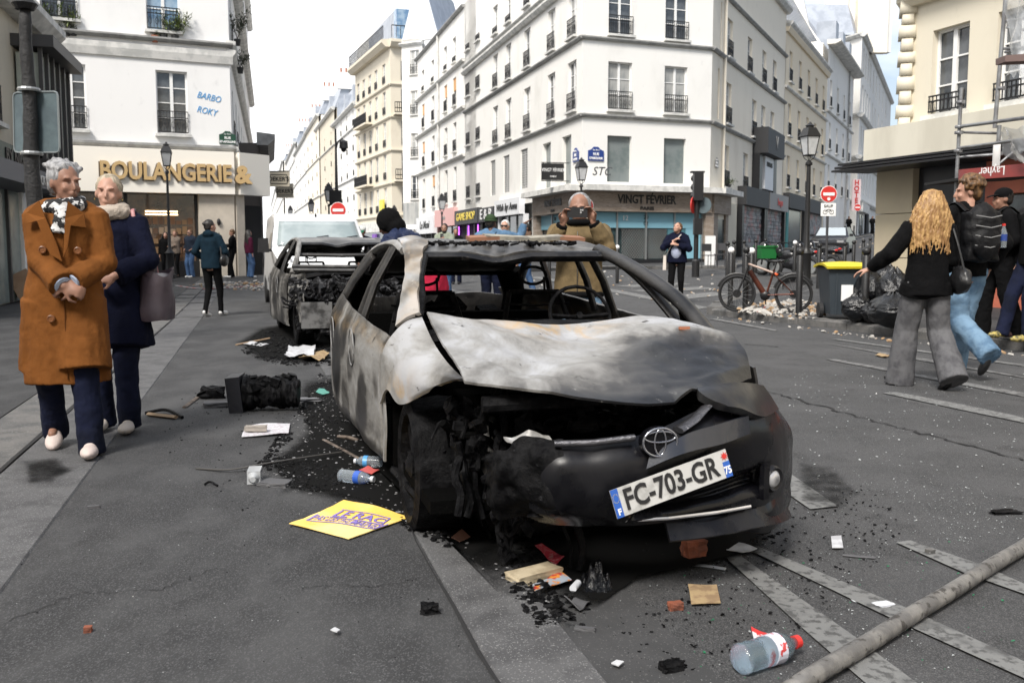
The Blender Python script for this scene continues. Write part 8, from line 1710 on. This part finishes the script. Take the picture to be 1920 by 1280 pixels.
# slabs, bricks and cards
def chunk(name, label, cat, px, py, dims, rz, m_, z=0, seed=1, group=None, jag=.25):
    p = GP(px, py, z)+V((0, 0, dims[2]/2)); o = thing(name, p, rz, label, cat, group); bm = bmesh.new(); bmesh.ops.create_cube(bm, size=1); bmesh.ops.subdivide_edges(bm, edges=bm.edges[:], cuts=3, use_grid_fill=True)
    for v_ in bm.verts:
        q = v_.co*3+V((seed, seed*2, 0)); v_.co = V((v_.co.x*(1+jag*NZ.noise(q)), v_.co.y*(1+jag*NZ.noise(q+V((5, 0, 0)))), v_.co.z*(1+jag*.6*NZ.noise(q+V((0, 5, 0)))))); v_.co = V((v_.co.x*dims[0], v_.co.y*dims[1], v_.co.z*dims[2]))
    me = bpy.data.meshes.new('piece'); bm.to_mesh(me); bm.free(); me.materials.append(m_); q = bpy.data.objects.new('piece', me); COL.objects.link(q); q.parent = o; return o
chunk('broken_slab', 'flat grey broken slab beside the glass bottle', 'stone', 516, 908, (.15, .10, .018), -.2, SLATE, PV, 2); chunk('broken_brick', 'orange-brown broken brick below the bumper', 'brick', 1300, 1046, (.085, .06, .075), .4, BRK, 0, 3); chunk('broken_brick', 'small brick fragment left of the tan cardboard square', 'brick', 1266, 1142, (.045, .03, .025), .2, BRK, 0, 4); chunk('broken_brick', 'tiny brick crumb on the left pavement foreground', 'brick', 165, 1184, (.022, .02, .018), .2, BRK, PV, 5)
chunk('foam_block', 'cream scorched foam block lying at the kerb edge', 'foam block', 1000, 1085, (.20, .085, .035), R(38), mat('foam_cream', (.46, .39, .27), .8, col2=(.33, .27, .18), scale=14, bump=.5), .02, 6, jag=.12)
chunk('charred_lump', 'dark charred lump alone on the pavement left of the granite kerb', 'litter', 806, 1148, (.05, .045, .03), .4, CHARB, PV, 7, jag=.6); chunk('charred_lump', 'mottled charred lump near the bottom centre right', 'litter', 1259, 1258, (.06, .035, .03), .4, CHARB, 0, 8, jag=.5); chunk('charred_lump', 'flat dark rubber scrap at the right edge of the road', 'litter', 1884, 962, (.12, .05, .014), .1, CHARB, 0, 9, jag=.5)
chunk('charred_lump', 'dark bar-shaped scrap below the plastic pile', 'litter', 1096, 1184, (.065, .022, .015), -.2, SLATE, 0, 10, jag=.2); chunk('charred_lump', 'small dark plastic scrap on the left pavement', 'litter', 176, 952, (.05, .02, .012), .4, SLATE, PV, 11, jag=.4); chunk('pebble', 'pale pebble on the right-hand road marking', 'stone', 1744, 1040, (.03, .026, .024), .3, STONE, 0, 12)
chunk('white_fragment', 'white broken plastic lid on the road marking above the pipe', 'litter', 1656, 1137, (.06, .04, .012), .4, CAPW, 0, 13, jag=.35); chunk('orange_disc', 'orange and white round sticker under the bumper corner', 'litter', 1415, 990, (.07, .012, .07), .6, mat('orange_sticker', (.6, .14, .08), .6, col2=(.6, .5, .48), scale=30), 0, 14, jag=.05)
for i, (nm, lb_, pts, m_) in enumerate((('card', 'white notched card on the road by the brick', ((1362, 1036), (1392, 1044), (1420, 1034), (1385, 1026)), PAPER), ('card', 'small upright-looking white card on the asphalt', ((1558, 1012), (1560, 1032), (1581, 1031), (1577, 1011)), PAPER), ('cardboard_square', 'tan printed cardboard square on the road', ((1290, 1102), (1296, 1138), (1351, 1136), (1344, 1103)), CARDB),
      ('red_card', 'red card with white print at the kerb', ((1003, 1030), (1040, 1066), (1058, 1052), (1016, 1024)), mat('card_red', (.45, .03, .05), .5, col2=(.5, .25, .25), scale=60, lo=.56, hi=.58)), ('food_pack', 'silver and orange food packet beside the foam block', ((998, 1112), (1002, 1124), (1072, 1102), (1052, 1088)), mat('packet_print', (.40, .45, .52), .3, .2, col2=(.75, .28, .04), scale=16, lo=.50, hi=.55, col3=(.45, .04, .04), scale3=22)),
      ('red_packet', 'small red packet beside the crushed bottle', ((673, 885), (697, 894), (712, 887), (690, 879)), mat('packet_red', (.50, .08, .07), .5)), ('teal_scrap', 'teal plastic scrap by the rear door of the hatchback', ((592, 737), (606, 744), (618, 739), (604, 731)), mat('teal', (.05, .25, .2), .5)),
      ('printed_sheet', 'white printed sheet under a grey stone', ((453, 822), (541, 816), (544, 797), (462, 802)), mat('sheet_print', (.55, .55, .58), .6, col2=(.42, .36, .40), scale=45, lo=.5, hi=.6)), ('newspaper', 'crumpled newspaper in front of the second wreck', ((533, 676), (588, 674), (592, 656), (545, 657)), PAPER), ('brown_paper', 'brown crumpled paper in front of the second wreck', ((560, 680), (606, 679), (618, 665), (585, 664)), CARDB),
      ('paper_scrap', 'white paper scrap left of the second wreck', ((455, 646), (490, 651), (505, 647), (470, 643)), PAPER), ('grey_sheet', 'grey bent sheet below the plastic pile', ((1058, 1146), (1088, 1153), (1106, 1136), (1084, 1128)), SLATE), ('tan_scrap', 'tan scrap of card lying in the soot', ((846, 1012), (862, 1020), (882, 1012), (866, 1002)), mat('scorched_skin_paper', (.28, .14, .10), .8)),
      ('wood_scrap', 'tan flat scrap on the road behind the walking couple', ((1640, 668), (1660, 672), (1670, 668), (1650, 664)), CARDB), ('white_scrap', 'white scrap at the lower edge near the kerb', ((1146, 1254), (1160, 1258), (1170, 1250), (1156, 1247)), PAPER), ('white_scrap', 'white scrap on the left pavement near the bottom', ((620, 1190), (632, 1194), (638, 1188), (628, 1184)), PAPER))):
    sheet(nm, lb_, 'litter', pts, m_, PV if pts[0][0] < 930 else 0, .012 if nm not in ('food_pack', 'newspaper') else .03, 6, .010 if nm not in ('newspaper', 'brown_paper', 'grey_sheet') else .05)
chunk('stone', 'pale stone resting on the white printed sheet', 'stone', 480, 808, (.13, .06, .035), .1, mat('pale_stone', (.30, .27, .24), .85, bump=.5), PV+.02, 15)
def stick(name, label, pts, r_, m_, z=PV, cat='debris', n=6):
    P_ = [GP(x, y, z+(r_ if isinstance(r_, float) else r_[1])+h) for x, y, h in pts]; o = thing(name, P_[0], 0, label, cat); b = MB(); k = 16; b.sweep([spl(P_, t/k) for t in range(k+1)], [r_]*(k+1), n); b.build('strip', m_, o); return o
stick('metal_strip', 'long thin bent metal strip pointing at the ash pile', ((368, 878, 0), (430, 880, .01), (500, 868, .03), (570, 857, .03), (640, 847, .02)), (.009, .004), mat('strip_grey', (.07, .065, .06), .45, .5)); stick('plank', 'narrow scorched plank slanting to the front wheel', ((607, 824, 0), (680, 863, 0)), (.020, .006), WOODB, n=4)
stick('wooden_stick', 'short dark stick in the ash pile', ((634, 818, 0), (655, 820, .01), (672, 826, 0)), .011, WOODB); stick('wood_strip', 'thin pale slat left of the charred box', ((345, 763, 0), (376, 740, 0)), (.018, .008), WOODB, n=4); stick('wood_strip', 'tan wooden stick left of the second wreck', ((443, 646, 0), (505, 634, .02)), (.02, .01), WOODP, n=4)
stick('wooden_block', 'brown wooden piece beside the navy-coated woman\'s shoes', ((278, 776, 0), (330, 782, 0)), (.022, .014), WOODP, n=4); stick('charred_strip', 'curled charred strip crossing the brown wooden piece', ((272, 774, 0), (310, 768, .02), (342, 782, .0)), .012, CHARB); stick('charred_strip', 'small curled black strip alone on the pavement', ((383, 908, 0), (394, 903, .01), (408, 910, 0)), .006, CHARB)
stick('white_trim', 'white bent plastic trim under the brick', ((1243, 1052, 0), (1280, 1057, 0), (1322, 1060, 0), (1360, 1066, 0)), (.014, .004), CAPW, 0); stick('grey_strip', 'thin grey strip right of the white card', ((1580, 1040, 0), (1610, 1043, 0), (1640, 1045, 0)), (.009, .005), SLATE, 0); stick('white_curl', 'white curved plastic sliver on the road marking', ((1592, 1116, 0), (1603, 1126, 0), (1620, 1127, 0)), (.006, .004), CAPW, 0)
p = GP(1079, 1108, 0)+V((0, 0, .02)); o = thing('white_can', p, 1.2, 'small white can with green end beside the food packet', 'can'); b = MB(); b.T = WM(o); b.lathe([(0, -.03), (.013, -.03), (.013, .03), (0, .03)], n=14, axis='X'); b.build('can_body', CAPW, o, smooth=40)
# charred box
c = GP(497, 768); ob = thing('charred_box', c, R(6), 'charred collapsed box on the pavement left of the hatchback', 'box'); b = MB(); b.T = WM(ob); sW = 128*c.y/1808
b.box((-sW*.40, 0, .125), (sW*.20, .26, .26), ry=-.10); b.build('intact_end', mat('dark_plastic', (.008, .009, .014), .45, bump=.3, bscale=30), ob); b = MB(); b.T = WM(ob)
def cb2(u, v_):
    a = v_*6.2832; r_ = .115+.03*NZ.noise(V((u*6, a, 0)))+.02*NZ.noise(V((u*20, a*3, 2))); return V((-sW*.30+sW*.80*u, r_*1.1*math.cos(a), .125+r_*math.sin(a)*(1-.15*u)))
b.patch(cb2, 40, 30); b.add([cb2(1, k/30) for k in range(30)], [tuple(range(30))]); b.T = M.Identity(4); junk(b, c+V((.06, 0, .19)), (sW*.7, .2, .08), 40, (.02, .07), 91, 14); b.build('melted_part', CHARB, ob, smooth=40)
chunk('charred_tray', 'flat grey-topped scorched tray left of the charred box', 'debris', 405, 762, (.17, .11, .035), .2, SLATE, PV, 21); chunk('charred_lump', 'crumpled black lump behind the scorched tray', 'debris', 398, 746, (.16, .1, .09), .2, CHARB, PV, 22, jag=.7); chunk('crumpled_sheet', 'crumpled grey plastic right of the charred box', 'debris', 580, 756, (.15, .06, .04), .1, mat('film_grey', (.12, .12, .13), .3), PV, 23, jag=.7)
# dark plastic film heap by the kerb
c = GP(1118, 1098, 0); o = thing('plastic_film', c, 0, 'shiny dark crumpled plastic film at the kerb', 'litter'); b = MB(); b.patch(lambda u, v_: c+V(((u-.5)*.11, (v_-.5)*.20, .01+.05*abs(NZ.noise(V((u*5, v_*8, 1))))*math.sin(3.14*u)*math.sin(3.14*v_)*3+.01*NZ.noise(V((u*16, v_*18, 3))))), 22, 26); b.build('film', BAGP, o, smooth=True)
# stains of soot, and one dark patch, on the asphalt
def stain(name, poly_px, z, m_, soft=.35, seed=0., dens=1.):
    P_ = [GP(x, y, z) for x, y in poly_px]; c = sum(P_, V((0, 0, 0)))/len(P_); b = MB(); n1, n2 = 48, 18; k = len(P_)
    def rim(u): x = u*k; i = int(x) % k; return P_[i].lerp(P_[(i+1) % k], x-int(x))
    b.patch(lambda u, v_: c.lerp(rim(u % 1.), v_**.8), n1, n2); o = b.build(name, m_); struct(o); me = o.data; a = me.color_attributes.new('burn', 'FLOAT_COLOR', 'POINT')
    for i in range(n1+1):
        for j in range(n2+1): a.data[i*(n2+1)+j].color = ((1-ss(1-soft-.3, 1., j/n2))*dens, 0, 0, 1)
    for v_ in me.vertices: v_.co.z = gz(v_.co.x, v_.co.y)+z
    return o
def stain_mat(name, col):
    m_ = mat(name, col, .9, spec=.1); t = m_.node_tree; n = t.nodes; l = t.links; b = n['Principled BSDF']; at = n.new('ShaderNodeAttribute'); at.attribute_name = 'burn'; sp = n.new('ShaderNodeSeparateColor'); l.new(at.outputs['Color'], sp.inputs[0])
    co = n.new('ShaderNodeTexCoord'); q = n.new('ShaderNodeTexNoise'); q.inputs['Scale'].default_value = 9; q.inputs['Detail'].default_value = 9; q.inputs['Roughness'].default_value = .7; l.new(co.outputs['Object'], q.inputs['Vector'])
    x = n.new('ShaderNodeMath'); x.operation = 'MULTIPLY_ADD'; l.new(sp.outputs[0], x.inputs[0]); x.inputs[1].default_value = 1.5; l.new(q.outputs['Fac'], x.inputs[2]); r_ = n.new('ShaderNodeMapRange'); l.new(x.outputs[0], r_.inputs[0]); r_.inputs[1].default_value = .70; r_.inputs[2].default_value = 1.35; l.new(r_.outputs[0], b.inputs['Alpha']); return m_
STN = stain_mat('soot_stain', (.004, .004, .004)); 
stain('soot_stain', [(560, 700), (640, 680), (720, 760), (820, 900), (1000, 1040), (1130, 1130), (1010, 1190), (900, 1060), (760, 1010), (640, 960), (500, 930), (470, 870), (560, 800), (540, 740)], PV+.008, STN)
stain('soot_stain', [(900, 1000), (1150, 960), (1400, 950), (1500, 960), (1470, 1030), (1330, 1070), (1180, 1100), (1080, 1170), (990, 1130)], .012, STN)
stain('soot_stain', [(430, 640), (480, 610), (540, 600), (620, 640), (640, 690), (560, 690), (470, 680)], PV+.008, STN, dens=.8)
stain('soot_stain', [(1480, 850), (1560, 860), (1640, 930), (1600, 970), (1480, 960)], .010, STN, dens=.28)
stain('dark_patch', [(30, 860), (110, 850), (150, 880), (100, 910), (40, 915)], PV+.009, STN, dens=.4)  # faint see-through dark patch on the pavement by the camel coat's feet
# fragments nobody could count
def scatter(name, label, cat, poly_px, n_, z, smin, smax, m_, seed, flat=.35, bias=None):
    rd = random.Random(seed); P_ = [GP(x, y, z) for x, y in poly_px]; xs = [p.x for p in P_]; ys_ = [p.y for p in P_]; b = MB(); k = 0; tries = 0
    def inside(x, y):
        r_ = False; j = len(P_)-1
        for i in range(len(P_)):
            if (P_[i].y > y) != (P_[j].y > y) and x < (P_[j].x-P_[i].x)*(y-P_[i].y)/(P_[j].y-P_[i].y)+P_[i].x: r_ = not r_
            j = i
        return r_
    while k < n_ and tries < n_*30:
        tries += 1; x, y = rd.uniform(min(xs), max(xs)), rd.uniform(min(ys_), max(ys_))
        if not inside(x, y): continue
        if bias and rd.random() > bias(x, y): continue
        s_ = smin+(smax-smin)*rd.random()**3; c = V((x, y, gz(x, y)+z+s_*flat*.4)); a = rd.uniform(0, 6.28); pts = []
        for q in range(5): t = a+q*1.2566+rd.uniform(-.3, .3); rr = s_*rd.uniform(.5, 1); pts.append(V((rr*math.cos(t), rr*math.sin(t)*rd.uniform(.4, 1), 0)))
        tl_ = M.Rotation(rd.uniform(-.5, .5), 3, 'X') @ M.Rotation(rd.uniform(-.5, .5), 3, 'Y'); up = tl_ @ V((0, 0, s_*flat)); b.add([c+tl_ @ p for p in pts]+[c+tl_ @ (p*.7)+up for p in pts], [(9, 8, 7, 6, 5)[::-1]]+[(i, (i+1) % 5, 5+(i+1) % 5, 5+i) for i in range(5)]); k += 1
    o = b.build(name, m_); o['kind'] = 'stuff'; o['label'] = label; o['category'] = cat; return o
ash_poly = [(600, 700), (640, 740), (700, 850), (780, 960), (900, 1030), (1010, 1080), (1080, 1160), (1010, 1180), (930, 1080), (800, 1010), (700, 960), (600, 935), (500, 915), (480, 880), (520, 820), (560, 770)]
scatter('charred_debris', 'carpet of black charred fragments along the near side of the hatchback', 'debris', ash_poly, 3600, PV, .003, .026, CHARB, 1, bias=lambda x, y: ss(-.12, .22, NZ.noise(V((x*2.2, y*2.2, 3))))); GRF = mat('fragment_grey', (.22, .22, .225), .5, col2=(.07, .07, .075), scale=30); GLF = mat('glass_crumbs', (.42, .44, .45), .15, col2=(.2, .22, .22), scale=50); GRN = mat('green_glass_crumbs', (.03, .18, .09), .15)
scatter('grey_fragments', 'grey and white flakes mixed into the charred debris', 'debris', ash_poly, 900, PV+.006, .003, .014, GRF, 2)
scatter('charred_debris', 'black debris on the asphalt below the front bumper', 'debris', [(900, 1010), (1130, 985), (1400, 985), (1470, 1000), (1330, 1050), (1150, 1080), (1090, 1180), (1030, 1170)], 1800, 0, .004, .022, CHARB, 3)
scatter('glass_crumbs', 'scattered broken glass crumbs on the road in front of the hatchback', 'broken glass', [(960, 1100), (1130, 1000), (1500, 900), (1700, 900), (1960, 930), (1960, 1300), (1120, 1300)], 1300, .003, .0015, .006, GLF, 4, bias=lambda x, y: ss(-.3, .4, NZ.noise(V((x*1.6, y*1.6, 1))))); scatter('glass_crumbs', 'green glass crumbs on the road by the pipe', 'broken glass', [(1250, 1050), (1960, 1000), (1960, 1300), (1300, 1300)], 70, .003, .003, .010, GRN, 5)
scatter('glass_crumbs', 'sparse pale crumbs on the left pavement', 'broken glass', [(0, 900), (500, 880), (760, 1000), (900, 1280), (0, 1290)], 380, PV, .001, .004, GLF, 6); scatter('grit', 'dark and pale grit over the far road', 'grit', [(1480, 700), (1960, 700), (1960, 1000), (1480, 950)], 500, .003, .003, .012, GLF, 7)
scatter('charred_debris', 'black debris in front of the second wreck', 'debris', [(450, 660), (500, 620), (560, 640), (640, 660), (640, 690), (520, 685)], 900, PV, .01, .05, CHARB, 8)
scatter('grit', 'dark crumbs spread over the road near the bumper corner', 'grit', [(1130, 1180), (1470, 960), (1640, 900), (1700, 1000), (1500, 1200), (1200, 1300)], 600, .003, .003, .013, CHARB, 12)
LITW = mat('litter_mix', (.40, .385, .36), .8, col2=(.34, .22, .12), scale=3.3, lo=.52, hi=.56, col3=(.25, .06, .05), scale3=5, lo3=.66, hi3=.68)
scatter('street_litter', 'heap of scattered white and brown litter behind the bicycle', 'litter', [(1395, 570), (1500, 565), (1550, 570), (1545, 598), (1490, 600), (1380, 585)], 230, .13, .03, .12, LITW, 9, .5); scatter('street_litter', 'litter strewn along the gutter of the corner pavement', 'litter', [(1340, 592), (1500, 612), (1700, 638), (1920, 662), (1920, 672), (1700, 646), (1500, 618), (1340, 598)], 80, .004, .012, .06, LITW, 10, .4)
scatter('street_litter', 'litter beside the white van and behind it', 'litter', [(350, 535), (480, 528), (505, 532), (500, 546), (420, 543)], 160, PV, .03, .12, LITW, 11, .4); scatter('street_litter', 'litter on the far pavement and crossing', 'litter', [(840, 505), (1330, 515), (1420, 530), (1380, 560), (1290, 570), (1000, 545)], 130, .02, .02, .09, LITW, 13, .3)
scatter('street_litter', 'litter up the side street', 'litter', [(1480, 505), (1640, 470), (1650, 490), (1540, 540)], 90, .01, .03, .12, LITW, 14, .4)
scatter('charred_debris', 'fine soot crumbs scattered over the pavement around the charred box', 'debris', [(330, 740), (600, 700), (620, 820), (520, 900), (600, 1000), (420, 960), (300, 840)], 420, PV, .002, .012, CHARB, 15)
scatter('grit', 'tiny dark crumbs across the near pavement', 'grit', [(0, 1000), (500, 900), (760, 1010), (900, 1290), (0, 1290)], 260, PV, .001, .005, CHARB, 16)
# red and white tape across the pavement
stick('barrier_tape', 'red and white tape lying across the pavement by the bakery', ((330, 535, 0), (380, 541, .01), (440, 538, .02), (500, 534, .0)), (.035, .004), mat('tape_redwhite', (.6, .1, .1), .5, col2=(.65, .62, .62), scale=3, lo=.49, hi=.51), cat='tape')
# roof remains on the hatchback
for k, (x, y, w_, m_, lb_) in enumerate(((960, 463, .34, mat('roof_board', (.30, .28, .23), .8, col2=(.16, .15, .13), scale=12), 'pale scorched board on the hatchback roof, left piece'), (1020, 462, .22, MATS['roof_board'], 'pale scorched board on the hatchback roof, right piece'), (1068, 461, .16, mat('rust_plate', (.25, .12, .07), .8), 'rusty plate at the right of the roof'), (905, 461, .18, MATS['rust_plate'], 'rusty plate at the left of the roof debris'))):
    q = K(x, y, s=5.6); q.z = 1.243; o = thing('roof_debris', q, math.atan2(E2.y, E2.x), lb_, 'debris', 'debris on the burnt car roof'); b = MB(); b.T = WM(o); b.box((0, 0, .018), (w_, .12, .022), rx=.12, ry=.05*(-1)**k); b.build('plate', m_, o)
b = MB(); rd = random.Random(4)
for k in range(260): q = S(rd.uniform(5.05, 6.2), rd.uniform(.95, 1.8), 1.225); b.box(q, (rd.uniform(.01, .05), rd.uniform(.01, .04), rd.uniform(.005, .02)), rot=rd.uniform(0, 3), rx=rd.uniform(-.5, .5), ry=rd.uniform(-.5, .5))
o = b.build('roof_ashes', CHARB); o['kind'] = 'stuff'; o['label'] = 'ash and flakes lying on the hatchback roof'; o['category'] = 'debris'
